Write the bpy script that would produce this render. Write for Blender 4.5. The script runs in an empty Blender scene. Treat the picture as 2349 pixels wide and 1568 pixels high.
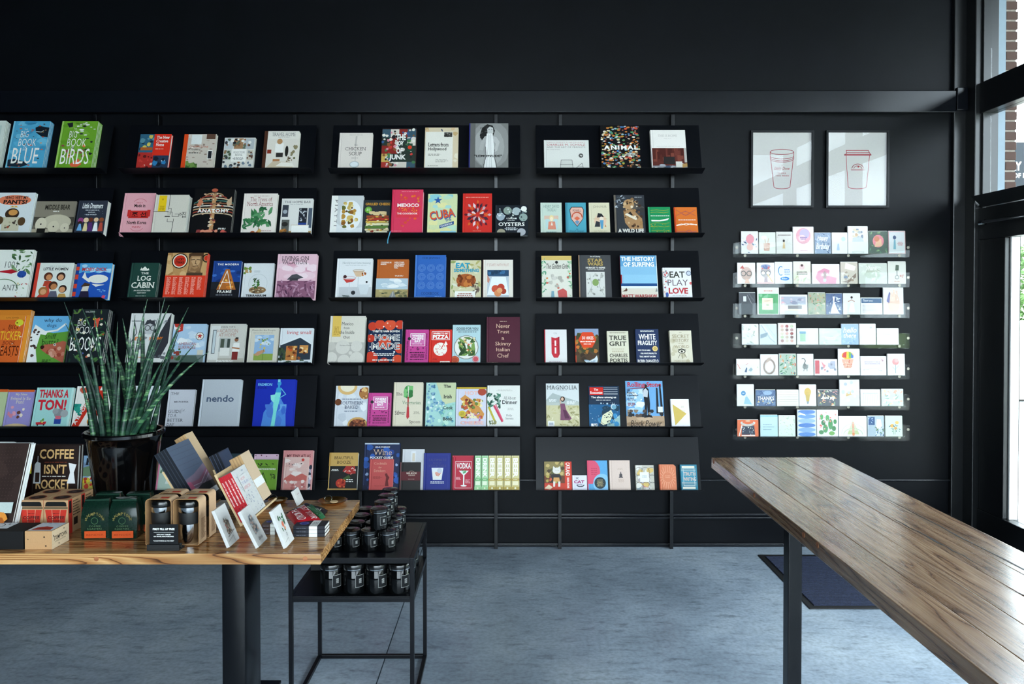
import bpy, bmesh, math, random
from mathutils import Vector, Matrix

random.seed(7)
SC = bpy.context.scene
COL = SC.collection

# ---------------------------------------------------------------- camera
W, H = 2349.0, 1568.0
F = 1750.0                       # focal length in pixels of the 2349 px wide frame
VX, HORIZON = 1165.0, 680.0      # vanishing point of the lines square to the shelf wall
PITCH = math.radians(0.8)
CAMZ = 1.61
CY = HORIZON + F * math.tan(PITCH)
cam_d = bpy.data.cameras.new('camera')
cam = bpy.data.objects.new('camera', cam_d)
COL.objects.link(cam)
cam.location = (0, 0, CAMZ)
cam.rotation_euler = (math.pi / 2 - PITCH, 0, 0)
cam_d.sensor_fit = 'HORIZONTAL'
cam_d.sensor_width = 36
cam_d.lens = F / W * 36
cam_d.shift_x = (W / 2 - VX) / W
cam_d.shift_y = (CY - H / 2) / W
cam_d.clip_start = 0.05
SC.camera = cam
SC.cycles.transparent_max_bounces = 24

# ---------------------------------------------------------------- light and exposure
SC.view_settings.view_transform = 'Standard'
SC.view_settings.look = 'None'
SC.view_settings.gamma = 1.0
SC.view_settings.use_curve_mapping = False
SC.view_settings.exposure = 0.42
SKY = 10.5
world = bpy.data.worlds.new('sky')
SC.world = world
world.use_nodes = True
bg = world.node_tree.nodes['Background']
bg.inputs[0].default_value = (0.77, 0.885, 1.0, 1)
bg.inputs[1].default_value = SKY

def portal(name, loc, rot, sx, sy):
    l = bpy.data.lights.new(name, 'AREA')
    l.shape = 'RECTANGLE'
    l.size, l.size_y = sx, sy
    l.cycles.is_portal = True
    o = bpy.data.objects.new(name, l)
    COL.objects.link(o)
    o.location, o.rotation_euler = loc, rot
    return o
portal('daylight_portal_side', (3.12, 0.4, 2.15), (0, math.pi / 2, 0), 3.7, 8.8)
portal('daylight_portal_front', (0.1, -4.3, 2.12), (math.pi / 2, 0, 0), 5.2, 3.6)

# ---------------------------------------------------------------- pixels to points
def ray(px, py):
    a, b = (px - VX) / F, (CY - py) / F
    c, s = math.cos(PITCH), math.sin(PITCH)
    return Vector((a, c + b * s, -s + b * c))
CAM = Vector((0, 0, CAMZ))
def hit(px, py, p, n):
    d = ray(px, py)
    t = (Vector(p) - CAM).dot(Vector(n)) / d.dot(Vector(n))
    return CAM + d * t
def onz(px, py, z): return hit(px, py, (0, 0, z), (0, 0, 1))
def ony(px, py, y): return hit(px, py, (0, y, 0), (0, 1, 0))
def onx(px, py, x): return hit(px, py, (x, 0, 0), (1, 0, 0))

# ---------------------------------------------------------------- colour
def lin(c):
    return c / 12.92 if c <= 0.04045 else ((c + 0.055) / 1.055) ** 2.4
_cc = {}
def hx(h):
    if not isinstance(h, str): return tuple(h)
    if h not in _cc:
        s = h if len(h) == 6 else ''.join(ch * 2 for ch in h)
        _cc[h] = tuple(lin(int(s[i:i + 2], 16) / 255) for i in (0, 2, 4)) + (1.0,)
    return _cc[h]

# ---------------------------------------------------------------- materials
def new_mat(name):
    m = bpy.data.materials.new(name)
    m.use_nodes = True
    nt = m.node_tree
    return m, nt, nt.nodes['Principled BSDF'], nt.links
def node(nt, kind, **kw):
    n = nt.nodes.new(kind)
    for k, v in kw.items():
        if k.startswith('i_'):
            key = k[2:]
            n.inputs[int(key) if key.isdigit() else key.replace('_', ' ')].default_value = v
        else:
            setattr(n, k, v)
    return n
def ramp(nt, fac, stops):
    r = nt.nodes.new('ShaderNodeValToRGB')
    e = r.color_ramp.elements
    while len(e) > 1: e.remove(e[-1])
    e[0].position, e[0].color = stops[0][0], stops[0][1]
    for p, c in stops[1:]:
        x = e.new(p); x.color = c
    nt.links.new(fac, r.inputs[0])
    return r.outputs[0]
def plain(name, col, rough=0.5, metal=0.0, spec=0.5, coat=0.0, vary=0.08, scale=40.0, bump=0.0):
    m, nt, b, lk = new_mat(name)
    c = hx(col)
    tc = node(nt, 'ShaderNodeTexCoord')
    nz = node(nt, 'ShaderNodeTexNoise', i_Scale=scale, i_Detail=3.0)
    lk.new(tc.outputs['Object'], nz.inputs['Vector'])
    lo = tuple(v * (1 - vary) for v in c[:3]) + (1,)
    hi = tuple(min(1, v * (1 + vary)) for v in c[:3]) + (1,)
    lk.new(ramp(nt, nz.outputs[0], [(0.3, lo), (0.7, hi)]), b.inputs['Base Color'])
    b.inputs['Roughness'].default_value = rough
    b.inputs['Metallic'].default_value = metal
    b.inputs['Specular IOR Level'].default_value = spec
    b.inputs['Coat Weight'].default_value = coat
    b.inputs['Coat Roughness'].default_value = 0.08
    if bump:
        bp = node(nt, 'ShaderNodeBump', i_Strength=bump, i_Distance=0.002)
        lk.new(nz.outputs[0], bp.inputs['Height'])
        lk.new(bp.outputs[0], b.inputs['Normal'])
    return m
def ink_mat(name, rough, coat=0.0):
    """Printed paper and board: the colour of each printed shape comes from its own faces."""
    m, nt, b, lk = new_mat(name)
    a = node(nt, 'ShaderNodeAttribute', attribute_name='Col')
    tc = node(nt, 'ShaderNodeTexCoord')
    nz = node(nt, 'ShaderNodeTexNoise', i_Scale=180.0, i_Detail=2.0)
    lk.new(tc.outputs['Object'], nz.inputs['Vector'])
    mx = node(nt, 'ShaderNodeMix', data_type='RGBA', blend_type='MULTIPLY')
    mx.inputs['Factor'].default_value = 1.0
    lk.new(a.outputs['Color'], mx.inputs['A'])
    lk.new(ramp(nt, nz.outputs[0], [(0.3, (0.93, 0.93, 0.93, 1)), (0.7, (1, 1, 1, 1))]), mx.inputs['B'])
    lk.new(mx.outputs['Result'], b.inputs['Base Color'])
    b.inputs['Roughness'].default_value = rough
    b.inputs['Specular IOR Level'].default_value = 0.22
    b.inputs['Coat Weight'].default_value = coat
    b.inputs['Coat Roughness'].default_value = 0.12
    return m
def wood_mat(name, dark, mid, light, rough, ring=14.0, coat=0.0, blue=False):
    m, nt, b, lk = new_mat(name)
    tc = node(nt, 'ShaderNodeTexCoord')
    oi = node(nt, 'ShaderNodeObjectInfo')
    sc = node(nt, 'ShaderNodeVectorMath', operation='SCALE')
    cb = node(nt, 'ShaderNodeCombineXYZ')
    for i in range(3): lk.new(oi.outputs['Random'], cb.inputs[i])
    lk.new(cb.outputs[0], sc.inputs[0]); sc.inputs['Scale'].default_value = 37.0
    ad = node(nt, 'ShaderNodeVectorMath', operation='ADD')
    lk.new(tc.outputs['Object'], ad.inputs[0]); lk.new(sc.outputs[0], ad.inputs[1])
    mp = node(nt, 'ShaderNodeMapping'); mp.inputs['Scale'].default_value = (0.7, 7.5, 7.5)
    lk.new(ad.outputs[0], mp.inputs[0])
    n1 = node(nt, 'ShaderNodeTexNoise', i_Scale=1.3, i_Detail=1.5, i_Distortion=0.25)
    lk.new(mp.outputs[0], n1.inputs['Vector'])
    mul = node(nt, 'ShaderNodeMath', operation='MULTIPLY'); mul.inputs[1].default_value = ring
    lk.new(n1.outputs[0], mul.inputs[0])
    fr = node(nt, 'ShaderNodeMath', operation='FRACT'); lk.new(mul.outputs[0], fr.inputs[0])
    mp2 = node(nt, 'ShaderNodeMapping'); mp2.inputs['Scale'].default_value = (1.2, 60.0, 60.0)
    lk.new(ad.outputs[0], mp2.inputs[0])
    n2 = node(nt, 'ShaderNodeTexNoise', i_Scale=3.0, i_Detail=4.0)
    lk.new(mp2.outputs[0], n2.inputs['Vector'])
    mp3 = node(nt, 'ShaderNodeMapping'); mp3.inputs['Scale'].default_value = (0.8, 3.0, 3.0)
    lk.new(ad.outputs[0], mp3.inputs[0])
    n3 = node(nt, 'ShaderNodeTexNoise', i_Scale=2.0, i_Detail=2.0)
    lk.new(mp3.outputs[0], n3.inputs['Vector'])
    c1 = ramp(nt, fr.outputs[0], [(0.0, mid), (0.55, light), (0.86, mid), (0.97, dark), (1.0, mid)])
    c2 = ramp(nt, n2.outputs[0], [(0.3, (0.8, 0.77, 0.75, 1)), (0.62, (1, 1, 1, 1))])
    c3 = ramp(nt, n3.outputs[0], [(0.35, (0.55, 0.49, 0.45, 1)), (0.6, (1.05, 1.0, 0.95, 1))])
    m1 = node(nt, 'ShaderNodeMix', data_type='RGBA', blend_type='MULTIPLY'); m1.inputs['Factor'].default_value = 1
    lk.new(c1, m1.inputs['A']); lk.new(c2, m1.inputs['B'])
    m2 = node(nt, 'ShaderNodeMix', data_type='RGBA', blend_type='MULTIPLY'); m2.inputs['Factor'].default_value = 0.8
    lk.new(m1.outputs['Result'], m2.inputs['A']); lk.new(c3, m2.inputs['B'])
    lk.new(m2.outputs['Result'], b.inputs['Base Color'])
    rr = node(nt, 'ShaderNodeMapRange'); rr.inputs['To Min'].default_value = rough - 0.06; rr.inputs['To Max'].default_value = rough + 0.12
    lk.new(n2.outputs[0], rr.inputs['Value']); lk.new(rr.outputs[0], b.inputs['Roughness'])
    bp = node(nt, 'ShaderNodeBump', i_Strength=0.06, i_Distance=0.001)
    lk.new(n2.outputs[0], bp.inputs['Height']); lk.new(bp.outputs[0], b.inputs['Normal'])
    b.inputs['Coat Weight'].default_value = coat
    b.inputs['Coat Roughness'].default_value = 0.16
    return m
def clear_mat(name, tint=(1, 1, 1, 1), rough=0.02, ior=1.45, haze=0.0, edge=1.0):
    """Thin clear sheet: see-through with the mirror-like reflection of its surface."""
    m = bpy.data.materials.new(name); m.use_nodes = True
    nt = m.node_tree; nt.nodes.clear(); lk = nt.links
    out = node(nt, 'ShaderNodeOutputMaterial')
    tr = node(nt, 'ShaderNodeBsdfTransparent'); tr.inputs[0].default_value = tint
    gl = node(nt, 'ShaderNodeBsdfGlossy'); gl.inputs['Roughness'].default_value = rough
    lw = node(nt, 'ShaderNodeLayerWeight'); lw.inputs['Blend'].default_value = 0.5
    pw = node(nt, 'ShaderNodeMath', operation='POWER'); pw.inputs[1].default_value = 5.0
    lk.new(lw.outputs['Facing'], pw.inputs[0])
    f0 = ((ior - 1) / (ior + 1)) ** 2
    fr = node(nt, 'ShaderNodeMath', operation='MULTIPLY_ADD'); fr.inputs[1].default_value = (1 - f0) * edge; fr.inputs[2].default_value = f0
    lk.new(pw.outputs[0], fr.inputs[0])
    mx = node(nt, 'ShaderNodeMixShader')
    lk.new(fr.outputs[0], mx.inputs[0]); lk.new(tr.outputs[0], mx.inputs[1]); lk.new(gl.outputs[0], mx.inputs[2])
    last = mx.outputs[0]
    if haze:
        df = node(nt, 'ShaderNodeBsdfDiffuse'); df.inputs[0].default_value = (0.9, 0.93, 0.95, 1)
        m2 = node(nt, 'ShaderNodeMixShader'); m2.inputs[0].default_value = haze
        lk.new(last, m2.inputs[1]); lk.new(df.outputs[0], m2.inputs[2]); last = m2.outputs[0]
    lk.new(last, out.inputs[0])
    return m

M = {}
M['ink'] = ink_mat('printed_cover', 0.42, 0.0)
M['gloss'] = ink_mat('glossy_print', 0.25, 0.25)
M['silver'] = ink_mat('silver_foil_board', 0.3)
M['silver'].node_tree.nodes['Principled BSDF'].inputs['Metallic'].default_value = 0.25
M['matte'] = ink_mat('matte_print', 0.7)
M['wall'] = plain('black_wall_paint', '090b0f', 0.38, vary=0.12, scale=6, spec=0.10)
M['trim'] = plain('black_trim_paint', '0a0d13', 0.22, vary=0.1, scale=9, spec=0.3)
M['steel'] = plain('black_powder_coated_steel', '090b10', 0.33, vary=0.12, scale=60, spec=0.18)
M['satin'] = plain('black_satin_steel', '07090d', 0.26, vary=0.15, scale=20, spec=0.35)
M['ceil'] = plain('dark_ceiling_paint', '1a1a1b', 0.7, vary=0.1, scale=5)
M['frame'] = plain('black_window_frame', '101214', 0.32, vary=0.1, scale=8)
M['pages'] = plain('paper_page_block', 'f1efe8', 0.8, vary=0.06, scale=120)
M['kraft'] = plain('kraft_card', 'c69d72', 0.75, vary=0.12, scale=90)
M['env'] = plain('envelope_paper', 'eceae6', 0.7, vary=0.05, scale=60)
M['acrylic'] = clear_mat('clear_acrylic', (0.985, 0.995, 0.99, 1), 0.01, 1.22, 0.0, 0.3)
M['sleeve'] = clear_mat('cellophane_sleeve', (1, 1, 1, 1), 0.16, 1.25, 0.0, 0.3)
M['glass'] = clear_mat('window_glass', (0.97, 0.99, 0.98, 1), 0.01, 1.4)
M['picglass'] = clear_mat('picture_glass', (1, 1, 1, 1), 0.0, 1.27, 0.0, 0.5)
M['screw'] = plain('screw_metal', '7d786e', 0.35, metal=1.0, scale=200)
M['chrome'] = plain('polished_steel', 'c8cacc', 0.12, metal=1.0, scale=100)
M['brass'] = plain('brass', 'b98a4a', 0.28, metal=1.0, scale=80)
M['jar'] = plain('black_glazed_glass', '060708', 0.06, vary=0.1, scale=30, spec=0.35)
M['lid'] = plain('black_tin_lid', '0b0c0d', 0.2, vary=0.1, scale=50, spec=0.6)
M['pot'] = plain('black_glazed_ceramic', '050506', 0.09, vary=0.2, scale=18, spec=0.5, coat=0.3, bump=0.03)
M['rubber'] = plain('black_rubber', '0f0f10', 0.6, vary=0.1, scale=60)
M['soil'] = plain('potting_bark', '6b4a2c', 0.9, vary=0.5, scale=70, bump=0.6)
M['ply'] = plain('pale_plywood', 'd8b98c', 0.55, vary=0.12, scale=25)
M['woodl'] = wood_mat('reclaimed_pine_varnished', hx('4a2812'), hx('aa7340'), hx('d6ab72'), 0.24, 17, 0.5)
M['woodr'] = wood_mat('reclaimed_pine_oiled', hx('5c4230'), hx('9c785a'), hx('bfa080'), 0.24, 11, 1.0)

# ---------------------------------------------------------------- meshes
class MB:
    """Collects faces, then becomes ONE mesh object."""
    def __init__(s): s.v, s.f, s.c, s.m = [], [], [], []
    def face(s, pts, col=(0.5, 0.5, 0.5, 1), mi=0):
        i = len(s.v); s.v.extend([tuple(p) for p in pts]); s.f.append(tuple(range(i, i + len(pts)))); s.c.append(col); s.m.append(mi)
    def mesh(s, verts, faces, col=(0.5, 0.5, 0.5, 1), mi=0):
        i = len(s.v); s.v.extend([tuple(p) for p in verts])
        for f in faces: s.f.append(tuple(i + k for k in f)); s.c.append(col); s.m.append(mi)
    def box(s, a, b, col=(0.5, 0.5, 0.5, 1), mi=0):
        (x0, y0, z0), (x1, y1, z1) = a, b
        V = [(x0, y0, z0), (x1, y0, z0), (x1, y1, z0), (x0, y1, z0), (x0, y0, z1), (x1, y0, z1), (x1, y1, z1), (x0, y1, z1)]
        s.mesh(V, [(3, 2, 1, 0), (4, 5, 6, 7), (0, 1, 5, 4), (1, 2, 6, 5), (2, 3, 7, 6), (3, 0, 4, 7)], col, mi)
    def cbox(s, a, b, r=0.003, col=(0.5, 0.5, 0.5, 1), mi=0):
        bm = bmesh.new()
        bmesh.ops.create_cube(bm, size=1)
        for v in bm.verts:
            v.co = Vector([a[i] + (v.co[i] + 0.5) * (b[i] - a[i]) for i in range(3)])
        bmesh.ops.bevel(bm, geom=bm.edges[:], offset=r, segments=2, affect='EDGES', profile=0.6)
        bm.verts.index_update()
        s.mesh([v.co for v in bm.verts], [[v.index for v in f.verts] for f in bm.faces], col, mi)
        bm.free()
    def prism(s, poly, axis, a, b, col=(0.5, 0.5, 0.5, 1), mi=0):
        """poly in the plane across `axis`, pushed from a to b along it."""
        def P(p, t):
            q = list(p); q.insert(axis, t); return tuple(q)
        n = len(poly); V = [P(p, a) for p in poly] + [P(p, b) for p in poly]
        F_ = [tuple(range(n))[::-1], tuple(range(n, 2 * n))] + [(i, (i + 1) % n, n + (i + 1) % n, n + i) for i in range(n)]
        s.mesh(V, F_, col, mi)
    def lathe(s, prof, seg=24, col=(0.5, 0.5, 0.5, 1), mi=0, c=(0, 0)):
        V, F_ = [], []
        for r, z in prof:
            for k in range(seg):
                a = 2 * math.pi * k / seg
                V.append((c[0] + r * math.cos(a), c[1] + r * math.sin(a), z))
        for i in range(len(prof) - 1):
            for k in range(seg):
                F_.append((i * seg + k, i * seg + (k + 1) % seg, (i + 1) * seg + (k + 1) % seg, (i + 1) * seg + k))
        F_.append(tuple(range(seg))[::-1]); F_.append(tuple(range((len(prof) - 1) * seg, len(prof) * seg)))
        s.mesh(V, F_, col, mi)
    def tube(s, pts, rad, seg=8, col=(0.5, 0.5, 0.5, 1), mi=0):
        pts = [Vector(p) for p in pts]; n = len(pts)
        rr = rad if isinstance(rad, (list, tuple)) else [rad] * n
        V, F_ = [], []
        up = Vector((0.31, 0.17, 0.93))
        for i, p in enumerate(pts):
            d = (pts[min(i + 1, n - 1)] - pts[max(i - 1, 0)]).normalized()
            u = d.cross(up)
            u = u.normalized() if u.length > 1e-4 else Vector((1, 0, 0))
            w = d.cross(u)
            for k in range(seg):
                a = 2 * math.pi * k / seg
                V.append(p + (u * math.cos(a) + w * math.sin(a)) * rr[i])
        for i in range(n - 1):
            for k in range(seg):
                F_.append((i * seg + k, i * seg + (k + 1) % seg, (i + 1) * seg + (k + 1) % seg, (i + 1) * seg + k))
        F_.append(tuple(range(seg))[::-1]); F_.append(tuple(range((n - 1) * seg, n * seg)))
        s.mesh(V, F_, col, mi)
    def data(s, name, mats, smooth=False, fix=False):
        me = bpy.data.meshes.new(name)
        me.from_pydata(s.v, [], s.f)
        mats = mats if isinstance(mats, (list, tuple)) else [mats]
        for m in mats: me.materials.append(M[m])
        me.polygons.foreach_set('material_index', s.m)
        if smooth: me.polygons.foreach_set('use_smooth', [True] * len(s.f))
        at = me.color_attributes.new('Col', 'FLOAT_COLOR', 'CORNER')
        buf = []
        for f, c in zip(s.f, s.c): buf.extend(list(c) * len(f))
        at.data.foreach_set('color', buf)
        if fix:
            bm = bmesh.new(); bm.from_mesh(me)
            bmesh.ops.recalc_face_normals(bm, faces=bm.faces[:]); bm.to_mesh(me); bm.free()
        if smooth: me.set_sharp_from_angle(angle=math.radians(38))
        me.update()
        return me
    def build(s, name, mats, parent=None, smooth=False, loc=None, fix=True):
        o = bpy.data.objects.new(name, s.data(name, mats, smooth, fix))
        COL.objects.link(o)
        if parent is not None: o.parent = parent
        if loc is not None: o.location = loc
        return o
def thing(name, label, cat, loc=(0, 0, 0), rot=(0, 0, 0), group=None):
    o = bpy.data.objects.new(name, None); COL.objects.link(o)
    o.empty_display_size = 0.05
    o.location, o.rotation_euler = loc, rot
    o['label'], o['category'] = label, cat
    if group: o['group'] = group
    return o
def tag(o, label, cat, group=None):
    o['label'], o['category'] = label, cat
    if group: o['group'] = group
    return o
def struct(o):
    o['kind'] = 'structure'
    return o
def link_part(name, me, parent, loc=None, rot=None):
    o = bpy.data.objects.new(name, me); COL.objects.link(o); o.parent = parent
    if loc is not None: o.location = loc
    if rot is not None: o.rotation_euler = rot
    return o
def copy_tree(o, parent=None):
    c = o.copy(); COL.objects.link(c); c.parent = parent
    for ch in o.children: copy_tree(ch, c)
    return c

# ---------------------------------------------------------------- lettering
_fc = bpy.data.curves.new('lettering', 'FONT'); _fc.resolution_u = 2
_fo = bpy.data.objects.new('lettering', _fc)
_glyph = {}
def _raw(s, off):
    _fc.body = s; _fc.offset = off
    me = _fo.to_mesh()
    V = [(v.co.x, v.co.y) for v in me.vertices]; F_ = [tuple(p.vertices) for p in me.polygons]
    _fo.to_mesh_clear()
    return V, F_
_ADV = {}
def _adv(ch):
    if ch not in _ADV:
        if ch == ' ': _ADV[ch] = 0.26
        else:
            a = max(p[0] for p in _raw('H' + ch + 'H', 0)[0]); b = max(p[0] for p in _raw('HH', 0)[0])
            _ADV[ch] = a - b
    return _ADV[ch]
OFFS = {'r': 0.0, 'l': -0.012, 'b': 0.022, 'k': 0.038, 's': -0.008, 'S': 0.016, 'i': 0.0, 'I': 0.018}
def glyph(ch, style):
    key = (ch, style)
    if key in _glyph: return _glyph[key]
    if ch == ' ': g = ([], [])
    else:
        V, F_ = _raw(ch, OFFS[style])
        V, F_ = list(V), list(F_)
        if style in 'sS':           # add feet to the stems, as a serif face has
            cnt = {}
            for f in F_:
                for i in range(len(f)):
                    e = tuple(sorted((f[i], f[(i + 1) % len(f)]))); cnt[e] = cnt.get(e, 0) + 1
            for (a, b), n in cnt.items():
                (x0, y0), (x1, y1) = V[a], V[b]
                if n == 1 and abs(y0 - y1) < 0.004 and 0.03 < abs(x1 - x0) < 0.19:
                    lo, hi = min(x0, x1) - 0.07, max(x0, x1) + 0.07
                    t = 0.045
                    ya, yb = (y0, y0 + t) if y0 < 0.2 else (y0 - t, y0)
                    k = len(V); V += [(lo, ya), (hi, ya), (hi, yb), (lo, yb)]; F_.append((k, k + 1, k + 2, k + 3))
        if style in 'iI': V = [(x + 0.28 * y, y) for x, y in V]
        g = (V, F_)
    _glyph[key] = g
    return g

# ---------------------------------------------------------------- printed surfaces
class Canvas:
    """A flat printed face: u to the right, v up, both 0..1; at(u, v, d) gives the point d off the face."""
    def __init__(s, mb, at, w, h, mi=0, base=0.0003):
        s.mb, s.at, s.w, s.h, s.d, s.mi = mb, at, w, h, base, mi
    def step(s, k=0.00005): s.d += k
    def poly(s, pts, col):
        q = [(min(1, max(0, u)), min(1, max(0, v))) for u, v in pts]
        s.mb.face([s.at(u, v, s.d) for u, v in q], hx(col), s.mi)
    def run(s, ops):
        for o in ops:
            s.step(); o(s)
def R(x0, y0, x1, y1, c): return lambda k: k.poly([(x0, y0), (x1, y0), (x1, y1), (x0, y1)], c)
def P(c, *pts): return lambda k: k.poly(pts, c)
def C(cx, cy, r, c, ry=None, n=18):
    def f(k):
        q = ry if ry is not None else r * k.w / k.h
        k.poly([(cx + r * math.cos(2 * math.pi * i / n), cy + q * math.sin(2 * math.pi * i / n)) for i in range(n)], c)
    return f
def _line(k, c, w, pts, closed=False):
    hw = w / 2 * k.w
    pp = [Vector((u * k.w, v * k.h)) for u, v in pts]
    n = len(pp)
    for i in range(n if closed else n - 1):
        a, b = pp[i], pp[(i + 1) % n]
        d = b - a
        if d.length < 1e-7: continue
        d.normalize(); e = Vector((-d.y, d.x)) * hw; d *= hw * 0.8
        k.poly([((p.x) / k.w, (p.y) / k.h) for p in (a - e - d, b - e + d, b + e + d, a + e - d)], c)
def L(c, w, *pts): return lambda k: _line(k, c, w, pts)
def O(cx, cy, r, w, c, ry=None, n=20, a0=0, a1=360):
    def f(k):
        q = ry if ry is not None else r * k.w / k.h
        full = a1 - a0 >= 360
        m = n if full else n + 1
        _line(k, c, w, [(cx + r * math.cos(math.radians(a0 + (a1 - a0) * i / n)), cy + q * math.sin(math.radians(a0 + (a1 - a0) * i / n))) for i in range(m)], full)
    return f
def T(txt, x0, y0, x1, y1, c, st='b', rot=0, sp=0.0):
    """Lettering fitted to a box; rot 90 reads upwards, -90 downwards."""
    def f(k):
        V, F_, x = [], [], 0.0
        for ch in txt:
            g = glyph(ch, st); i = len(V)
            V += [(p[0] + x, p[1]) for p in g[0]]; F_ += [tuple(i + j for j in q) for q in g[1]]
            x += _adv(ch) + sp
        if not V: return
        ax, bx = min(p[0] for p in V), max(p[0] for p in V)
        ay, by = min(p[1] for p in V), max(p[1] for p in V)
        col = hx(c); pts = []
        for px, py in V:
            u, v = (px - ax) / max(1e-6, bx - ax), (py - ay) / max(1e-6, by - ay)
            if rot == 90: u, v = 1 - v, u
            elif rot == -90: u, v = v, 1 - u
            pts.append(k.at(x0 + u * (x1 - x0), y0 + v * (y1 - y0), k.d))
        k.mb.mesh(pts, F_, col, k.mi)
    return f
def N(seed, n, cols, x0, y0, x1, y1, r0, r1, sq=1.0, mode='b'):
    """Scattered printed shapes (blobs, leaves or tiles) that make up a picture."""
    def f(k):
        rnd = random.Random(seed)
        for i in range(n):
            k.d += 0.00003
            c = cols[rnd.randrange(len(cols))]
            cx, cy, r = rnd.uniform(x0, x1), rnd.uniform(y0, y1), rnd.uniform(r0, r1)
            q = r * k.w / k.h * sq
            if mode == 'b':
                m = 8; a = rnd.uniform(0, 6)
                pts = [(cx + r * rnd.uniform(.65, 1.1) * math.cos(a + 6.283 * j / m), cy + q * rnd.uniform(.65, 1.1) * math.sin(a + 6.283 * j / m)) for j in range(m)]
            elif mode == 't':
                pts = [(cx - r, cy - q), (cx + r, cy - q), (cx + r, cy + q), (cx - r, cy + q)]
            else:
                a = rnd.uniform(0, 6.28); ca, sa = math.cos(a), math.sin(a); g = k.w / k.h
                pts = [(cx + (px * ca - py * sa) * r, cy + (px * sa + py * ca) * r * g) for px, py in ((-1, 0), (-.3, .32), (.5, .25), (1, 0), (.5, -.25), (-.3, -.32))]
            pts = [(min(x1 + .02, max(x0 - .02, u)), min(y1 + .02, max(y0 - .02, v))) for u, v in pts]
            k.poly(pts, c)
    return f
def B(x0, y0, x1, y1, rows, c, seed=1, al='c'):
    """Rows of very small print."""
    def f(k):
        rnd = random.Random(seed + rows)
        hh = (y1 - y0) / rows
        for r in range(rows):
            wd = (x1 - x0) * rnd.uniform(.7, 1); a = x0 if al == 'l' else (x0 + x1 - wd) / 2
            x = a; yb = y1 - (r + 1) * hh
            while x < a + wd - 0.01:
                l = min(rnd.uniform(.03, .1), a + wd - x)
                k.poly([(x, yb + hh * .2), (x + l, yb + hh * .2), (x + l, yb + hh * .75), (x, yb + hh * .75)], c)
                x += l + 0.018
    return f
# ================================================================ the room
YW = onz(VX, 1252, 0).y                    # face of the black shelf wall
YF = onz(VX, 1258.5, 0).y                  # front of the shelf uprights
XL, XC, YB, ZC = -6.0, 2.84, -4.2, 4.25    # left wall, end of the shelf wall, wall behind the camera, ceiling
XW = 3.0                                   # plane of the window glass

# --- floor: two slabs of polished concrete with a saw-cut joint between
def floor_material():
    m, nt, b, lk = new_mat('polished_concrete')
    tc = node(nt, 'ShaderNodeTexCoord')
    n1 = node(nt, 'ShaderNodeTexNoise', i_Scale=0.9, i_Detail=6.0, i_Roughness=0.62)
    lk.new(tc.outputs['Object'], n1.inputs['Vector'])
    mp = node(nt, 'ShaderNodeMapping'); mp.inputs['Scale'].default_value = (4.0, 11.0, 4.0); mp.inputs['Rotation'].default_value = (0, 0, 0.45)
    lk.new(tc.outputs['Object'], mp.inputs[0])
    n2 = node(nt, 'ShaderNodeTexNoise', i_Scale=2.2, i_Detail=5.0, i_Roughness=0.7)
    lk.new(mp.outputs[0], n2.inputs['Vector'])
    n3 = node(nt, 'ShaderNodeTexNoise', i_Scale=55.0, i_Detail=3.0)
    lk.new(tc.outputs['Object'], n3.inputs['Vector'])
    c1 = ramp(nt, n1.outputs[0], [(0.3, hx('74818e')), (0.5, hx('9aa8b6')), (0.68, hx('b8c4ce'))])
    c2 = ramp(nt, n2.outputs[0], [(0.3, hx('8f9496')), (0.46, hx('f0f0f0')), (0.62, hx('ffffff'))])
    c3 = ramp(nt, n3.outputs[0], [(0.3, hx('d9d9d9')), (0.6, hx('ffffff'))])
    a = node(nt, 'ShaderNodeMix', data_type='RGBA', blend_type='MULTIPLY'); a.inputs['Factor'].default_value = 0.75
    lk.new(c1, a.inputs['A']); lk.new(c2, a.inputs['B'])
    a2 = node(nt, 'ShaderNodeMix', data_type='RGBA', blend_type='MULTIPLY'); a2.inputs['Factor'].default_value = 0.8
    lk.new(a.outputs['Result'], a2.inputs['A']); lk.new(c3, a2.inputs['B'])
    lk.new(a2.outputs['Result'], b.inputs['Base Color'])
    rr = node(nt, 'ShaderNodeMapRange'); rr.inputs['To Min'].default_value = 0.22; rr.inputs['To Max'].default_value = 0.46
    lk.new(n1.outputs[0], rr.inputs['Value']); lk.new(rr.outputs[0], b.inputs['Roughness'])
    bp = node(nt, 'ShaderNodeBump', i_Strength=0.12, i_Distance=0.003)
    lk.new(n2.outputs[0], bp.inputs['Height']); lk.new(bp.outputs[0], b.inputs['Normal'])
    return m
M['floor'] = floor_material()
XJ = onz(927, 1380, 0).x
f = MB()
f.box((XL - .2, YB - .2, -.12), (XJ - .003, YW + .2, 0)); f.box((XJ + .003, YB - .2, -.12), (XW + .2, YW + .2, 0))
f.box((XJ - .003, YB - .2, -.12), (XJ + .003, YW + .2, -.012))
struct(f.build('floor', 'floor'))

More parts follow.
